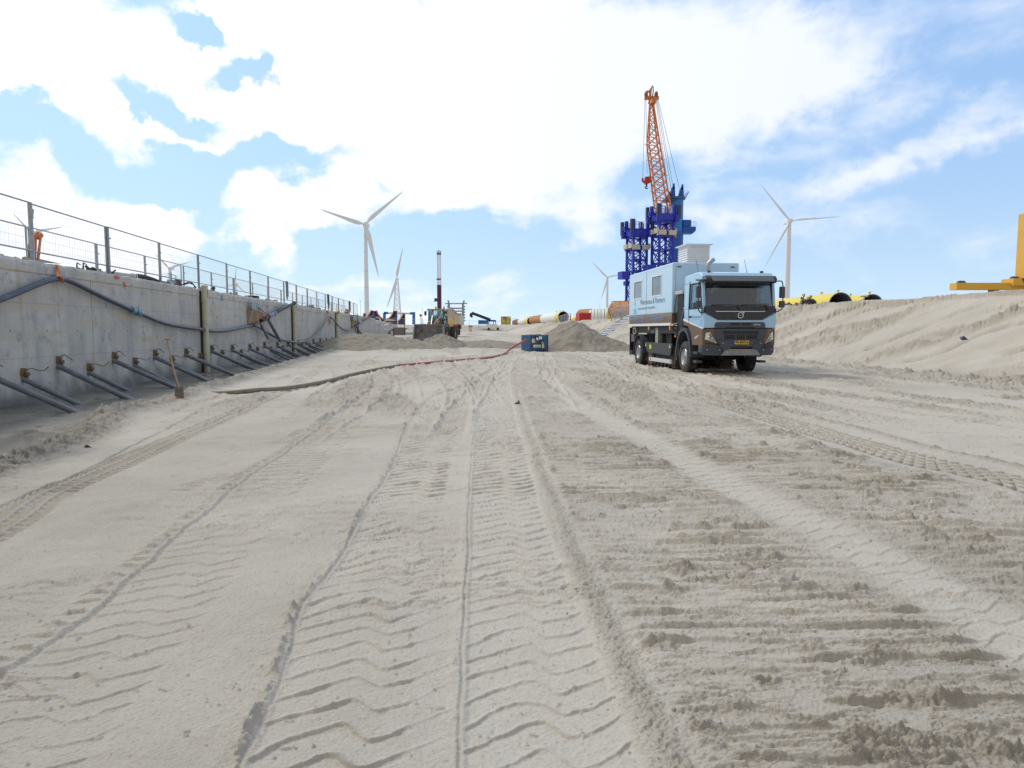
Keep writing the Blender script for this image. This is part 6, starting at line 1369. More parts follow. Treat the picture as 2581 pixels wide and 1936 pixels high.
# dark blue pipe cradles with orange saddles
YK = 215; OR = mat('saddle_orange', (.55, .16, .05), .6); NV = mat('cradle_navy', (.045, .04, .16), .5, var=.1)
def cradle(label, pxa, pxb, kind, ytop, Y=YK):
    P = gat((pxa + pxb) / 2, Y); t = thing('pipe_cradle', label, 'pipe cradle', P); o_ = Vector(P)
    xa, xb = (at(pxa, 0, Y) - o_).x, (at(pxb, 0, Y) - o_).x; H = at(0, ytop, Y).z - P.z; w = xb - xa; lo = H * .32; N_ = 12
    if kind == 'U':
        arc = [(xa + w * .08 + (w * .84) * i / N_, H - (H - lo) * math.sin(math.pi * i / N_) ** .7) for i in range(N_ + 1)]
    elif kind == 'L': arc = [(xa + w * (.1 + .9 * i / N_), H - (H - lo) * (math.sin(math.pi / 2 * i / N_)) ** .8) for i in range(N_ + 1)]
    else: arc = [(xb - w * (.1 + .9 * i / N_), H - (H - lo) * (math.sin(math.pi / 2 * i / N_)) ** .8) for i in range(N_ + 1)][::-1]
    pts = [(xa, 0), (xb, 0)] + ([(xb, H if kind != 'L' else arc[-1][1])] if kind != 'L' else []) + arc[::-1] + ([(xa, H)] if kind != 'R' else [])
    MB().prism(pts, 'y', -.8, .8).build('cradle_body', NV, t)
    m = MB()
    for a, b in zip(arc[:-1], arc[1:]): m.bar((a[0], -.55, a[1] + .05), (b[0], -.55, b[1] + .05), .5, .8)
    m.build('saddle_lining', OR, t); return t
cradle('navy pipe cradle with a wide orange U saddle, left of the lattice-tower turbine', 944, 1001, 'U', 784)
cradle('dark half cradle leaning left with an orange lining behind the wall end', 915, 942, 'R', 783, 218)
cradle('small half cradle with a short orange lining right of the wide one', 1005, 1021, 'R', 791, 216)
cradle('small orange-lined cradle end seen just above the wall top beside the fence', 868, 879, 'R', 780, 150)
cradle('orange-tipped cradle edge left of the tallest turbine foot', 912, 922, 'R', 790, 222)
t = thing('straddle_gantry', 'bright blue gantry frame behind the small cradle', 'gantry', gat(1040, 330)); o_ = Vector(t.location)
def q(px, py, Y=330): return at(px, py, Y) - o_
GBL = mat('gantry_blue', (.04, .17, .45), .5); MB().bar(q(1043, 818), q(1043, 787), 1.3).bar(q(1034, 790), q(1046, 790), 1.2).build('gantry_leg', mat('gantry_blue', (.04, .17, .45), .5), t); MB().bar(q(968, 789), q(978, 789), 1.2).bar(q(969, 816), q(969, 789), 1.2).build('gantry_leg', GBL, t); MB().bar(q(978, 789.5), q(1034, 790.5), .8).build('gantry_beam', mat('gantry_white', (.6, .62, .66), .5), t)
# pale tank and machines on the far left rim
t = thing('round_tank', 'low round grey tank with a yellow rim on the far left rim', 'tank', gat(1050, 150)); MB().cyl((0, 0, -.6), (0, 0, 1.3), .9, n=24).build('tank_wall', mat('tank_grey', (.45, .46, .48), .6), t, smooth=True); MB().cyl((0, 0, 1.3), (0, 0, 1.42), .92, n=24).build('tank_rim', mat('tank_yellow', (.5, .42, .12), .6), t)
t = thing('mixer_drum', 'yellow drums of a machine parked behind the round tank', 'machine', gat(1066, 170)); MB().ball((0, 0, 1.3), .8, 8, (1.1, 1, .8)).ball((1.6, 0, 1.2), .6, 8).box(-1, 2.4, -.6, .6, .1, .7).build('drum', mat('drum_yellow', (.48, .38, .10), .6), t, smooth=True)
t = thing('white_van', 'white vehicle body with a dark front behind the far rim', 'van', gat(1243, 188)); MB().prism([(-2.0, .3), (2.0, .3), (2.0, 1.0), (1.4, 1.1), (.9, 1.7), (-1.8, 1.7), (-2.0, 1.4)], 'y', -.8, .8).build('van_body', WH, t, bevel=.05); MB().cyl((-1.2, -.85, .35), (-1.2, .85, .35), .33, n=14).build('wheel', BK, t); MB().cyl((1.3, -.85, .35), (1.3, .85, .35), .33, n=14).build('wheel', BK, t)
# lamp posts
def lamp(lab, px, pyt, Y, arms):
    P = gat(px, Y); t = thing('lamp_post', lab, 'lamp post', P); z = at(px, pyt, Y).z - P.z; s = Y / 1705
    MB().cyl((0, 0, 0), (0, 0, z), .45 * s, .3 * s, 6).build('post', mat('lamp_grey', (.30, .33, .38), .6), t)
    m = MB()
    for d in arms: m.bar((0, 0, z), (d * 2.6 * s, 0, z + .3 * s), .8 * s)
    m.build('lamp_head', mat('lamp_grey', (.30, .33, .38), .6), t)
lamp('tall thin lamp post left of the tallest turbine', 910, 759, 260, (-1, 1)); lamp('lamp post with a cross head left of the wheel loader', 1065, 779, 230, (-1, 1)); lamp('short lamp post between the yellow box and the tubes', 1287, 807, 260, (-1, 1)); lamp('tall thin mast between the yellow box and the tubes', 1291, 802, 200, ())
lamp('thin bare pole in front of the white tube', 1511.5, 767, 108, ())
# cranes seen as small blue tripods through the fence
for i, px in enumerate((194, 210)):
    t = thing('port_crane', ('left', 'right')[i] + ' of two tiny blue crane tripods just above the wall top beside the fence brace', 'crane', gat(px, 600)); o_ = Vector(t.location); m = MB(); A = at(px, 662, 600) - o_
    for dx in (-3.5, -1.2, 1.5, 3.5): m.bar((dx * 1.2, 0, 0), A, .7)
    m.bar(A, A + Vector((3, 0, -2)), .8); m.build('crane_frame', mat('far_blue', (.08, .14, .32), .6), t)

# fences on the far rim and by the tubes
def far_fence(label, a, b, h, n, thick=.05):
    d = b - a; L_ = d.length; t = thing('site_fence', label, 'fence', a, math.atan2(d.y, d.x)); 
    for i in range(n + 1):
        x = L_ * i / n; zz = gz(*(a + d * (i / n)).xy) - a.z; MB().bar((x, 0, zz), (x, 0, zz + h), thick * 1.4).build('fence_post', GALV, t)
    m = MB()
    for i in range(n):
        x0, x1 = L_ * i / n, L_ * (i + 1) / n; g0 = gz(*(a + d * (i / n)).xy) - a.z; g1 = gz(*(a + d * ((i + 1) / n)).xy) - a.z
        m.bar((x0, 0, g0 + h - .05), (x1, 0, g1 + h - .05), thick).bar((x0, 0, g0 + .2), (x1, 0, g1 + .2), thick * .8)
        for k in range(1, 9): q_ = k / 9; m.bar((x0 + (x1 - x0) * q_, 0, g0 + .2), (x0 + (x1 - x0) * q_, 0, g0 + h - .05), thick * .22)
    m.build('fence_mesh', WIRE, t); return t
far_fence('long faint mesh fence along the far rim of the trench', gat(975, 195), gat(1300, 192), 2.0, 14, .05)
far_fence('mesh fence standing in the open end of the large white tube', gat(1408, 122), gat(1438, 119), 1.5, 4)
far_fence('mesh fence right of the red skip in front of the white tube', gat(1490, 104), gat(1532, 98), 1.7, 5)
far_fence('mesh fence around the blue tower foot beside the truck box', gat(1540, 88), gat(1598, 84), 1.7, 6)
far_fence('mesh fence left of the large white tube', gat(1352, 160), gat(1402, 133), 1.3, 5)
t = thing('orange_cage', 'orange steel cage between the fence and the big rust tube', 'cage', gat(1562, 90)); m = MB(); w, h = 1.1, 1.5; z0 = .9
for x in (-w, 0, w): m.bar((x, 0, z0), (x, 0, z0 + h), .09)
for z in (z0, z0 + .7, z0 + h): m.bar((-w, 0, z), (w, 0, z), .09)
m.bar((-w, 0, 0), (-w, 0, z0), .09).bar((w, 0, 0), (w, 0, z0), .09); m.build('cage_frame', mat('orange_paint', (.65, .17, .07), .5), t)
# stair strip lying on the bank
A = gat(1514, 62); B = gat(1582, 84)
LA, LBk = 17.0, 22.6; S_A, S_B = None, None
def bankpt(px, L):
    """point on the bank at lateral distance L seen at picture column px"""
    r = ray(px, HORIZ); t_ = L / (r.x * NW.x + r.y * NW.y); p = Vector((r.x * t_, r.y * t_, 0)); p.z = gz(p.x, p.y); return p
A = bankpt(1513, 17.6); B = bankpt(1592, 22.8); t = thing('slope_stair', 'steps of pale and dark slabs running up the sand bank beside the truck box', 'stairs', A); d = B - A; L_ = d.length; m1 = MB(); m2 = MB(); u_ = d.normalized(); sd_ = u_.cross(Vector((0, 0, 1))).normalized()
for i in range(14):
    p = A + d * (i / 14); p.z = gz(p.x, p.y) + .10; p = p - A; e = p + u_ * (L_ / 14 * .62)
    m1.bar(p, e, .9, .14); m2.bar(e + Vector((0, 0, -.03)), e + u_ * (L_ / 14 * .38) + Vector((0, 0, .02)), .95, .16)
m1.build('pale_treads', mat('tread_pale', (.56, .60, .70), .6), t); m2.build('dark_treads', mat('tread_dark', (.06, .06, .09), .7), t)
t = thing('wooden_trestle', 'grey wooden trestle table at the bank rim beside the blue tower foot', 'trestle', gat(1556, 84)); MB().box(-.9, .9, -.4, .4, .95, 1.03).bar((-.8, 0, 0), (-.5, 0, .95), .1).bar((.8, 0, 0), (.3, 0, .95), .3, .08).build('table', mat('wood_grey', (.42, .38, .31), .8), t)
t = thing('traffic_cone', 'orange and white cone in front of the open white tube', 'cone', gat(1408, 116)); MB().cyl((0, 0, 0), (0, 0, 1.0), .3, .05, 14).build('cone_body', WH, t, smooth=True); MB().cyl((0, 0, .25), (0, 0, .45), .25, .19, 14).build('cone_band', mat('barrier_orange', (.65, .22, .04), .5), t)
t = thing('traffic_cone', 'red and white marker post between the two white tubes', 'marker', gat(1437.5, 116)); MB().cyl((0, 0, 0), (0, 0, 1.0), .12, n=10).build('marker_post', WH, t, smooth=True); MB().cyl((0, 0, .2), (0, 0, .5), .13, n=10).cyl((0, 0, .7), (0, 0, .9), .13, n=10).build('marker_band', mat('stripe_red', (.5, .02, .03), .5), t)
# heap of sacking and rubble beside the yellow tube
def heap(label, px, Y, w, h, m, seed, nn=60, cat='rubble heap'):
    t = thing('rubble_heap', label, cat, gat(px, Y)); r_ = random.Random(seed); ms = [MB() for _ in m]
    for i in range(nn):
        a = r_.uniform(-1, 1); x = a * w; zz = r_.uniform(0, 1) * h * (1 - a * a) ; k = r_.randrange(len(m)); s_ = r_.uniform(.12, .30)
        M = Matrix.Translation((x, r_.uniform(-.6, .6), zz)) @ Matrix.Rotation(r_.uniform(0, 3), 4, Vector((r_.random(), r_.random(), r_.random())).normalized())
        ms[k].box(-s_, s_, -s_ * .7, s_ * .7, -s_ * .3, s_ * .3, M)
    for q_, mm in zip(ms, m): q_.build('lumps', mm, t, bevel=.03)
    return t
heap('heap of grey and brown sacking in front of the nearest yellow tube', 2035, 52, 1.0, .95, [mat('sack_brown', (.20, .16, .12), .9, var=.5, vscale=5), mat('sack_grey', (.32, .30, .26), .9, var=.5, vscale=5), DB], 4, 90)
heap('low line of brown rubble right behind the truck cab mirror', 1985, 50, .9, .35, [mat('sack_brown', (.20, .16, .12), .9), DB], 6, 40)
MB().cyl((0, 0, 0), (.1, 0, .35), .05, n=8).build('blue_rag', mat('blue_rag', (.10, .20, .45), .7), None); o = bpy.data.objects['blue_rag']; P = gat(2022, 51.2); o.location = P + Vector((0, 0, .95)); tag(o, 'small blue rag on top of the sacking heap', 'rag')
t = thing('fire_post', 'thin pale post with a dark flat head in front of the second yellow tube', 'post', gat(2175, 55)); MB().cyl((0, 0, -.2), (0, 0, 1.15), .03, n=8).build('pole', mat('pole_white', (.65, .66, .68), .5), t); MB().cyl((0, 0, 1.15), (0, 0, 1.26), .36, .2, 14).build('flat_head', mat('head_brown', (.30, .18, .05), .6), t)

# yellow gantry beam at the right edge
YY = 36.0; YP = mat('gantry_yellow', (.72, .40, .035), .42, var=.06, vscale=2, coat=.2); t = thing('yellow_beam_frame', 'large yellow steel beam frame with an upright mast at the right edge', 'beam frame', gat(2520, YY)); o_ = Vector(t.location)
def q(px, py, Y=YY): return at(px, py, Y) - o_
zb, zt = q(2405, 731).z, q(2405, 713.5).z; xa = q(2404, 720).x
MB().box(xa, xa + 9, -.25, .35, zb, zt).build('long_beam', YP, t, bevel=.015)
MB().box(q(2533, 0).x, q(2533, 0).x + 6, -.42, .50, q(0, 721.5).z, q(0, 703).z).build('cross_beam', YP, t, bevel=.015)
x0 = q(2533, 0).x; z0, z1 = q(0, 721.5).z, q(0, 703).z; m = MB()
for i in range(6): a = .42 + i * .33; m.add([(x0 + a, -.428, z1), (x0 + a + .16, -.428, z1), (x0 + a + .36, -.428, z0), (x0 + a + .20, -.428, z0), (x0 + a, -.421, z1), (x0 + a + .16, -.421, z1), (x0 + a + .36, -.421, z0), (x0 + a + .20, -.421, z0)], [(0, 1, 2, 3), (7, 6, 5, 4), (0, 4, 5, 1), (1, 5, 6, 2), (2, 6, 7, 3), (3, 7, 4, 0)])
m.build('black_stripes', mat('stripe_black', (.02, .02, .025), .5), t)
MB().box(q(2562, 0).x, q(2562, 0).x + .56, -.30, .34, z1, q(0, 538).z).build('mast', YP, t, bevel=.012)
m = MB().cyl((q(2577, 0).x, 0, q(0, 538).z), (q(2577, 0).x, 0, q(0, 533.5).z), .07, n=8)
for px, py in ((2574.5, 576), (2568.5, 595), (2579, 594)): m.cyl((q(px, 0).x, -.32, q(0, py).z), (q(px, 0).x, -.29, q(0, py).z), .03, n=8)
m.build('bolts', mat('bolt_brown', (.30, .15, .04), .6), t)
for px, py in ((2417, 713), (2550, 702)): MB().box(q(px - 9, 0).x, q(px + 8, 0).x, -.12, .12, q(0, py).z, q(0, py - 2.5).z).cyl((q(px - 5, 0).x, -.1, q(0, py - 3).z), (q(px - 5, 0).x, .1, q(0, py - 3).z), .05, n=8).cyl((q(px + 3, 0).x, -.1, q(0, py - 3).z), (q(px + 3, 0).x, .1, q(0, py - 3).z), .05, n=8).build('chain', mat('chain_dark', (.05, .05, .08), .5), t)
m = MB()
for px in (2500, 2600): m.box(q(px, 0).x - .12, q(px, 0).x + .12, -.2, .3, 0, zb)
m.build('support_block', mat('support_wood', (.30, .19, .09), .8), t)
MB().box(q(2560, 0).x, q(2573, 0).x, -.7, -.4, q(0, 734).z, q(0, 730).z).build('blue_shoe', mat('shoe_blue', (.06, .16, .42), .5), t)

# ------------------------------------------------------------------ wheel loader with driver
YL2 = 71.0; zg = at(1115, 861, YL2).z; cxp = 1103; P = at(cxp, HORIZ, YL2); t = thing('wheel_loader', 'yellow wheel loader with a slotted dark bucket working in the trench', 'wheel loader', (P.x, YL2, zg), R(-11)); s = YL2 / 1705.0
LY = mat('loader_yellow', (.74, .46, .06), .45, var=.1, vscale=2); LD = mat('loader_dark', (.085, .088, .10), .55, var=.25); BKT = mat('bucket_steel', (.24, .23, .23), .55, .3, var=.3, vscale=2.5); PST = mat('ram_grey', (.32, .33, .37), .4, .4)
bk = MB(); bw = 1.50; y0 = -3.1
n = 34
pr = [(-3.55, .25), (-2.75, .25), (-2.55, .55), (-2.6, 1.05)]
bk.prism([(-3.6, .25), (-2.8, .22), (-2.52, .5), (-2.5, .95), (-2.6, .95), (-2.62, .55), (-2.85, .32), (-3.6, .32)], 'x', -bw, bw)
for sx in (-1, 1): bk.prism([(-3.6, .22), (-2.6, .22), (-2.45, .6), (-2.6, 1.75), (-2.9, 1.78), (-3.2, 1.0)], 'x', sx * bw - .04, sx * bw + .04)
bk.box(-bw, bw, -2.72, -2.56, 1.68, 1.80)
for i in range(n + 1): x = -bw + 2 * bw * i / n; bk.box(x - .018, x + .018, -2.66, -2.56, .95, 1.70)
for i in range(n + 1):
    x = -bw + 2 * bw * i / n
    if i < n: bk.bar((x, -2.61, 1.40), (x + 2 * bw / n, -2.61, 1.70), .025).bar((x + 2 * bw / n, -2.61, 1.40), (x, -2.61, 1.70), .025)
bk.box(-bw, bw, -2.66, -2.56, 1.33, 1.39).box(-.7, .7, -2.64, -2.54, .95, 1.7)
bk.build('bucket', BKT, t)
m = MB()
for sx in (-1, 1): m.bar((sx * .55, -2.5, 1.0), (sx * .6, -.6, 2.1), .22, .38).cyl((sx * .3, -2.5, 1.7), (sx * .32, -.8, 2.2), .09, n=8)
m.bar((0, -2.5, 1.6), (0, -1.1, 2.5), .2, .3).box(-.75, .75, -1.8, -1.6, 1.3, 1.6); m.build('lift_arms', LD, t)
for x0_, x1_ in ((-.15, .12), (.75, .35)): MB().cyl((x1_, -2.5, 1.7), (x0_ * 1.0, -1.2, 2.7), .07, n=8).build('ram', PST, t)
MB().box(-.85, .85, -.9, 2.9, .9, 1.7).prism([(.8, 1.7), (3.0, 1.7), (3.1, 2.1), (2.9, 2.35), (.8, 2.4)], 'x', -.8, .8).box(-.35, .35, -1.2, -.5, 1.6, 2.35).build('body', LY, t, bevel=.05); MB().box(-.55, .55, -1.5, -1.0, 1.7, 2.15).build('front_hood', LY, t, bevel=.06)
for sx in (-1, 1):
    MB().prism([(-1.9, 1.75), (-.5, 1.85), (-.3, 1.5), (-.45, 1.2), (-.6, 1.55), (-1.7, 1.5), (-1.95, 1.3)], 'x', sx * 1.42 - .32, sx * 1.42 + .0 if sx > 0 else sx * 1.42 + .32).build('mudguard', LD, t)
    wm = MB().box(*sorted((sx * .95, sx * 1.35)), -1.98, -1.94, 1.50, 1.76).build('warning_board', WH, t)
    m = MB()
    for i in range(3): x = sx * 1.0 + sx * i * .14; m.bar((x, -1.99, 1.52), (x + sx * .10, -1.99, 1.74), .05, .01)
    m.build('red_stripes', mat('stripe_red', (.5, .02, .03), .5), wm)
    MB().cyl((sx * 1.25, -1.6, 1.75), (sx * 1.35, -1.4, 2.65), .04, n=6).build('lamp_arm', PST, t); MB().ball((sx * 1.37, -1.42, 2.72), .15, 6).build('work_lamp', mat('lamp_dull_yellow', (.45, .38, .08), .5), t)
    for y in (-1.1, 2.1):
        wh = bpy.data.objects.new('wheel', None); COL.objects.link(wh); wh.parent = t; wh.location = (sx * 1.12, y, .78)
        m = MB().lathe([(.36, -.28), (.70, -.30), (.78, -.22), (.78, .22), (.70, .30), (.36, .28)], (0, 0, 0), 'x', 28)
        for k in range(18):
            for g in (-1, 1): m.box(-.12, .12, -.05, .05, -.02, .04, Matrix.Rotation(2 * math.pi * k / 18 + (.17 if g > 0 else 0), 4, 'X') @ Matrix.Translation((g * .14, 0, .78)) @ Matrix.Rotation(R(28 * g), 4, 'Z'))
        m.build('tyre', RUB, wh); MB().cyl((-.22, 0, 0), (.22, 0, 0), .36, n=18).build('rim', mat('rim_rusty_yellow', (.38, .20, .08), .6), wh)
# cab
zc = 1.9
m = MB()
for x in (-.80, .80):
    for y in (-.55, .85): m.bar((x, y, zc - .2), (x * .95, y + (.05 if y < 0 else 0), 3.28), .11)
m.box(-.82, .82, -.55, .88, zc - .25, zc).box(-.8, .8, .80, .86, zc, zc + .5); m.build('cab_frame', LD, t)
MB().box(-.92, .92, -.75, 1.0, 3.26, 3.40).build('cab_roof', mat('loader_roof', (.55, .30, .06), .5), t, bevel=.04)
LG = glassmat('loader_glass', (.60, .85, .88), .22)
MB().box(-.74, .74, -.53, -.52, zc + .02, 3.24).build('front_glass', LG, t); MB().box(-.79, -.78, -.45, .8, zc + .02, 3.24).build('side_glass', LG, t); MB().box(.78, .79, -.45, .8, zc + .02, 3.24).build('side_glass', LG, t)
for x in (-.62, -.42, .42, .62): MB().ball((x, -.74, 3.20), .07, 5).build('roof_lamp', LENS, t)
for x in (-.2, .68): MB().cyl((x, .1, 3.40), (x, .1, 3.66), .09, .07, 10).build('beacon', mat('beacon_orange', (.62, .15, .07), .4), t)
for sx in (-1, 1): MB().box(sx * 1.08 - .13, sx * 1.08 + .13, -.75, -.68, 2.72, 3.16).bar((sx * .85, -.6, 3.2), (sx * 1.1, -.7, 3.1), .05).build('mirror', LD, t, bevel=.03)
MB().box(-.28, .28, .1, .6, zc, zc + .35).box(-.26, .26, .55, .68, zc + .3, zc + 1.05).build('seat', LD, t, bevel=.04)
MB().torus((0, -.12, zc + .62), .19, .02, 'y', 20, 6).cyl((0, -.1, zc + .6), (0, -.25, zc), .03, n=6).build('steering_wheel', LD, t)
# driver: one continuous seated body grown from a skeleton
def person_body(parent, loc, label):
    J = {'pel': (0, .35, .42, .15), 'sp': (0, .38, .62, .14), 'ch': (0, .37, .82, .165), 'nk': (0, .35, 1.00, .06), 'hd': (0, .32, 1.12, .098), 'ht': (0, .32, 1.22, .085)}
    for s_, k in ((-1, 'l'), (1, 'r')):
        J.update({k + 'sh': (s_ * .19, .36, .92, .065), k + 'el': (s_ * .27, .20, .68, .05), k + 'wr': (s_ * .17, -.04, .68, .034), k + 'ha': (s_ * .15, -.10, .71, .036), k + 'hp': (s_ * .10, .30, .40, .10), k + 'kn': (s_ * .14, -.12, .44, .07), k + 'an': (s_ * .14, -.22, .08, .045), k + 'to': (s_ * .14, -.38, .04, .04)})
    E = [('pel', 'sp'), ('sp', 'ch'), ('ch', 'nk'), ('nk', 'hd'), ('hd', 'ht')]
    for k in 'lr': E += [('ch', k + 'sh'), (k + 'sh', k + 'el'), (k + 'el', k + 'wr'), (k + 'wr', k + 'ha'), ('pel', k + 'hp'), (k + 'hp', k + 'kn'), (k + 'kn', k + 'an'), (k + 'an', k + 'to')]
    ks = list(J); me = bpy.data.meshes.new('person'); me.from_pydata([J[k][:3] for k in ks], [(ks.index(a), ks.index(b)) for a, b in E], [])
    o = bpy.data.objects.new('person', me); COL.objects.link(o); o.location = loc; o.rotation_euler = (0, 0, R(-11)); md = o.modifiers.new('s', 'SKIN'); sv = me.skin_vertices[0].data
    for i, k in enumerate(ks): sv[i].radius = (J[k][3], J[k][3] * .9); sv[i].use_root = (k == 'pel')
    o.modifiers.new('ss', 'SUBSURF').levels = 1; o.modifiers['ss'].render_levels = 1
    me.materials.append(mat('work_clothes', (.07, .08, .11), .8, var=.2)); tag(o, label, 'person')
    MB().ball((0, .30, 1.17), .108, 8, (.86, 1, 1.15)).build('face', mat('skin', (.45, .27, .19), .6), o, smooth=True)
    MB().ball((0, .335, 1.205), .115, 8, (.88, 1, 1.05)).build('hair', mat('hair_dark', (.03, .025, .02), .8), o, smooth=True)
    MB().cb((0, .19, 1.155), (.02, .035, .045)).build('nose', mat('skin', (.45, .27, .19), .6), o)
    m = MB()
    for s_ in (-1, 1):
        for i in range(4): a = Vector((s_ * (.13 + i * .012), -.10, .73 - i * .018)); m.tube([a, a + Vector((-s_ * .01, -.05, .0)), a + Vector((-s_ * .03, -.07, -.02))], .009, 5)
        m.tube([Vector((s_ * .13, -.08, .72)), Vector((s_ * .10, -.10, .74))], .010, 5)
    m.build('fingers', mat('skin', (.45, .27, .19), .6), o)
    return o
lm = Matrix.Translation(t.location) @ Matrix.Rotation(R(-11), 4, 'Z')
person_body(None, lm @ Vector((0, .05, zc - .03)), 'driver in dark work clothes sitting at the wheel inside the wheel loader cab')
# dump truck seen from behind
YD = 96.0; P = at(1125, HORIZ, YD); zg = at(1140, 845.5, YD).z; t = thing('dump_truck', 'dump truck seen from behind with a sand-heaped pale body, beyond the wheel loader', 'dump truck', (P.x, YD, zg), R(-3)); s = YD / 1705
xr = (at(1157, 0, YD) - P).x; TB = mat('body_cream', (.60, .54, .40), .6, var=.08, vscale=1.5, dirt=(.38, .3, .2), dirt_amt=.3)
z0, z1 = at(0, 817.5, YD).z - zg, at(0, 795, YD).z - zg
MB().box(-xr, xr, 0, 5.5, z0, z1).build('dump_body', TB, t, bevel=.03)
m = MB()
for x in (-xr, xr - .1): m.box(x - .03, x + .13, -.06, 0, z0 - .05, z1 + .05)
m.box(-xr, xr, -.06, 0, z1 - .08, z1 + .06).box(-xr, xr, -.06, 0, z0 - .05, z0 + .08); m.build('tailgate_frame', TB, t)
text('Ibago', .42, mat('print_olive', (.38, .34, .12), .6), t, Matrix.Translation((.45, -.012, z0 + .45)) @ XY, 'lettering', .003); MB().torus((1.05, -.01, z0 + .78), .11, .02, 'y', 16, 4).build('round_mark', mat('print_olive', (.38, .34, .12), .6), t)
MB().box(-xr + .1, xr - .05, -.1, .1, z0 - .42, z0 - .08).build('rear_bar', mat('bar_dark_red', (.16, .02, .02), .5), t)
for x in (-xr + .35, xr - .55): MB().box(x - .3, x + .3, -.16, -.1, z0 - .36, z0 - .12).build('tail_lamp', mat('tail_red', (.75, .03, .02), .4), t)
for sx in (-1, 1):
    MB().box(*sorted((sx * xr * .55, sx * xr * .97)), -.02, .03, .12, z0 - .45).build('mud_flap', mat('flap_grey', (.075, .085, .11), .7), t)
    for y in (.8, 2.2): wh = MB().lathe([(.28, -.26), (.50, -.28), (.54, -.2), (.54, .2), (.50, .28), (.28, .26)], (sx * xr * .76, y, .54), 'x', 24).build('wheel', RUB, t)
MB().box(-.5, .5, .1, 7.5, .7, z0 - .1).box(-1.2, 1.2, 5.6, 7.6, .9, z1 + .2).build('chassis_cab', BK, t)
m = MB(); N_ = 20; g = [[0] * N_ for _ in range(N_)]; vs = []
for j in range(N_):
    for i in range(N_):
        u_, v_ = i / (N_ - 1) * 2 - 1, j / (N_ - 1) * 2 - 1; hgt = max(0, 1 - max(abs(u_ + .05), abs(v_)) ** 1.2) * 1.35 + float(noise2(np.array([i * .8]), np.array([j * .8]), 2)[0]) * .08
        vs.append((.25 + u_ * xr * .68, 2.6 + v_ * 2.5, z1 - .05 + hgt))
m.add(vs, [(j * N_ + i, j * N_ + i + 1, (j + 1) * N_ + i + 1, (j + 1) * N_ + i) for j in range(N_ - 1) for i in range(N_ - 1)]); o = m.build('sand_load', SPOIL, None); o.location = t.location; o.rotation_euler = t.rotation_euler; tag(o, 'heap of sand loaded in the body of the dump truck', 'sand load')
# pipe end, box and planks near the far end of the wall
t = thing('pipe_end', 'short black pipe end lying on the sand at the far end of the wall', 'pipe', at(988, 838, 95)); MB().lathe([(.32, -.6), (.46, -.6), (.46, .8), (.32, .8)], (0, 0, 0), 'y', 22, close=True).build('pipe_wall', mat('pipe_dark', (.10, .10, .11), .6), t, smooth=True); t.rotation_euler = (0, 0, R(20))
t = thing('steel_tray', 'open dark steel box tipped beside the black pipe end', 'steel box', at(1007, 845, 92)); MB().box(-.75, .75, -.4, -.34, 0, 1.05).box(-.75, -.69, -.4, .6, 0, 1.0).box(.69, .75, -.4, .6, 0, .85).build('box_side', mat('box_taupe', (.20, .175, .17), .7, var=.2), t); MB().bar((.7, -.2, .75), (1.1, -.2, .95), .12).build('box_lip', BK, t)
t = thing('grey_hose_end', 'hose hanging over the far lower wall down to the black pipe end', 'hose', at(960, 806, 104)); o_ = Vector(t.location)
def z7(x, y): return (880 + x / 12.29, 740 + y / 12.29)
MB().tube([p - o_ for p in crv([at(*z7(x, y), Y) for x, y, Y in ((830, 740, 106), (900, 750, 105), (960, 800, 104), (1030, 950, 102), (1090, 1100, 100), (1160, 1160, 97), (1240, 1205, 95))], 6)], .10, 8).build('hose_run', mat('hose_pale', (.22, .22, .23), .6), t, smooth=True)
t = thing('white_pipe', 'white pipe with a red collar poking out of the far wall', 'pipe', at(*z7(1160, 960), 103)); o_ = Vector(t.location); MB().cyl(at(*z7(1070, 985), 102) - o_, at(*z7(1260, 945), 103) - o_, .10, n=10).build('pipe_run', WH, t, smooth=True); MB().cyl(at(*z7(1255, 948), 103) - o_, at(*z7(1285, 945), 103) - o_, .19, n=12).build('collar', mat('collar_red', (.55, .13, .08), .5), t)
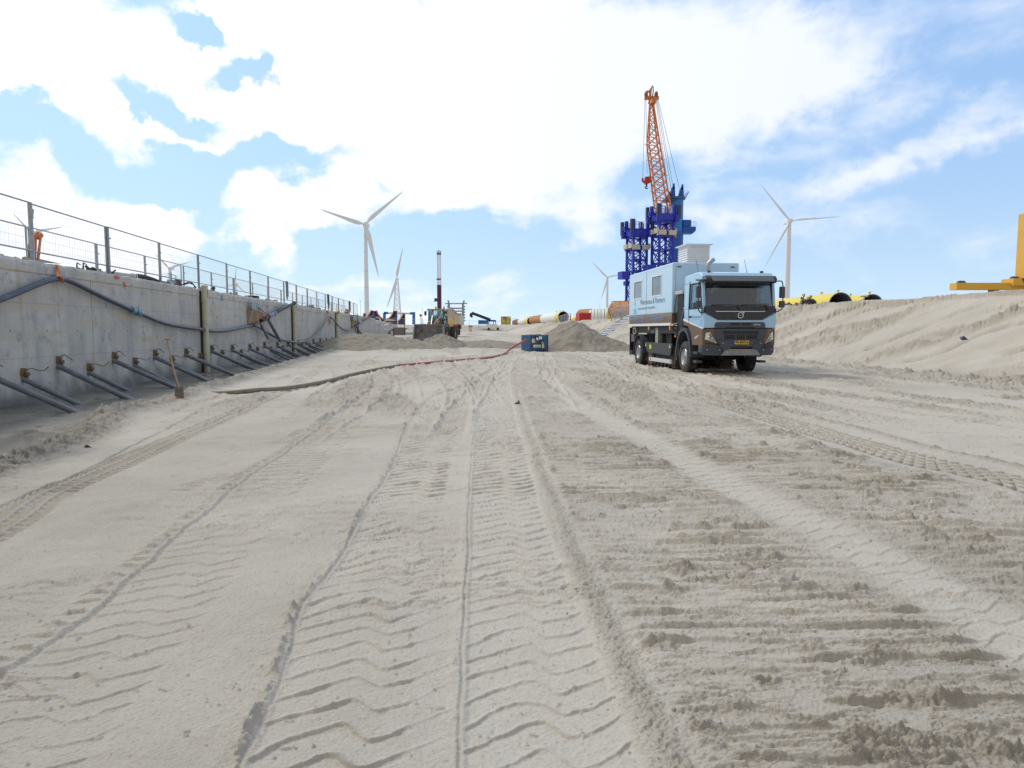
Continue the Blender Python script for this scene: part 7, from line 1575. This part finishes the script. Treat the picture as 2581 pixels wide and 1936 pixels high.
t = thing('sand_bag', 'pale sandbag lying on top of the far wall', 'sandbag', at(*z7(1260, 850), 112)); MB().ball((0, 0, .08), .5, 8, (1.9, .8, .35)).build('bag', mat('bag_tan', (.55, .48, .36), .9, var=.2), t, smooth=True)
t = thing('tyre_stack', 'flat dark mats lying on the far wall right of the sandbag', 'mat', at(*z7(1330, 880), 110)); MB().cb((0, 0, 0), (1.9, .8, .14)).cb((.3, 0, -.3), (1.4, .8, .10)).build('mat_layer', BK, t, bevel=.03)
t = thing('barrier_post', 'thin brown post at the right end of the far bank', 'post', at(*z7(1725, 1170), 100)); MB().cyl((0, 0, -.1), (-.05, 0, 1.0), .05, n=8).build('pole', mat('pole_brown', (.15, .12, .10), .7), t)
t = thing('concrete_slab', 'pale concrete slab lying beyond the steel box', 'slab', at(*z7(1830, 1270), 100)); MB().box(-1.6, 1.6, -1, 1, -.05, .35).build('slab', mat('slab_pale', (.5, .49, .45), .85), t, bevel=.03)
t = thing('blue_scrap', 'small blue sheet lying at the foot of the far bank', 'sheet', at(1251, 843, 140)); MB().add([(-.45, -.2, 0), (.45, -.1, .02), (.3, .3, .1), (-.3, .25, .08), (0, .05, .14)], [(0, 1, 4), (1, 2, 4), (2, 3, 4), (3, 0, 4)]).build('sheet', mat('sheet_blue', (.05, .20, .65), .5), t)
for i, (px, py, Y) in enumerate(((2118, 754, 0), )): pass
t = thing('slope_rag', 'small dark blue scrap lying on the bank at the right', 'scrap', (0, 0, 0)); r_ = ray(2429, 864); k_ = 0
for st_ in np.linspace(8, 60, 900):
    p = Vector((r_.x, r_.y, r_.z)) / r_.y * st_; 
    if EYE + p.z < gz(p.x, p.y): break
t.location = (p.x, p.y, gz(p.x, p.y) + .08); MB().add([(-.12, -.05, 0), (.12, -.05, .02), (.14, .08, .05), (-.10, .1, .1), (0, 0, .16)], [(0, 1, 4), (1, 2, 4), (2, 3, 4), (3, 0, 4), (0, 3, 2, 1)]).build('scrap', mat('scrap_blue', (.05, .06, .12), .7), t)
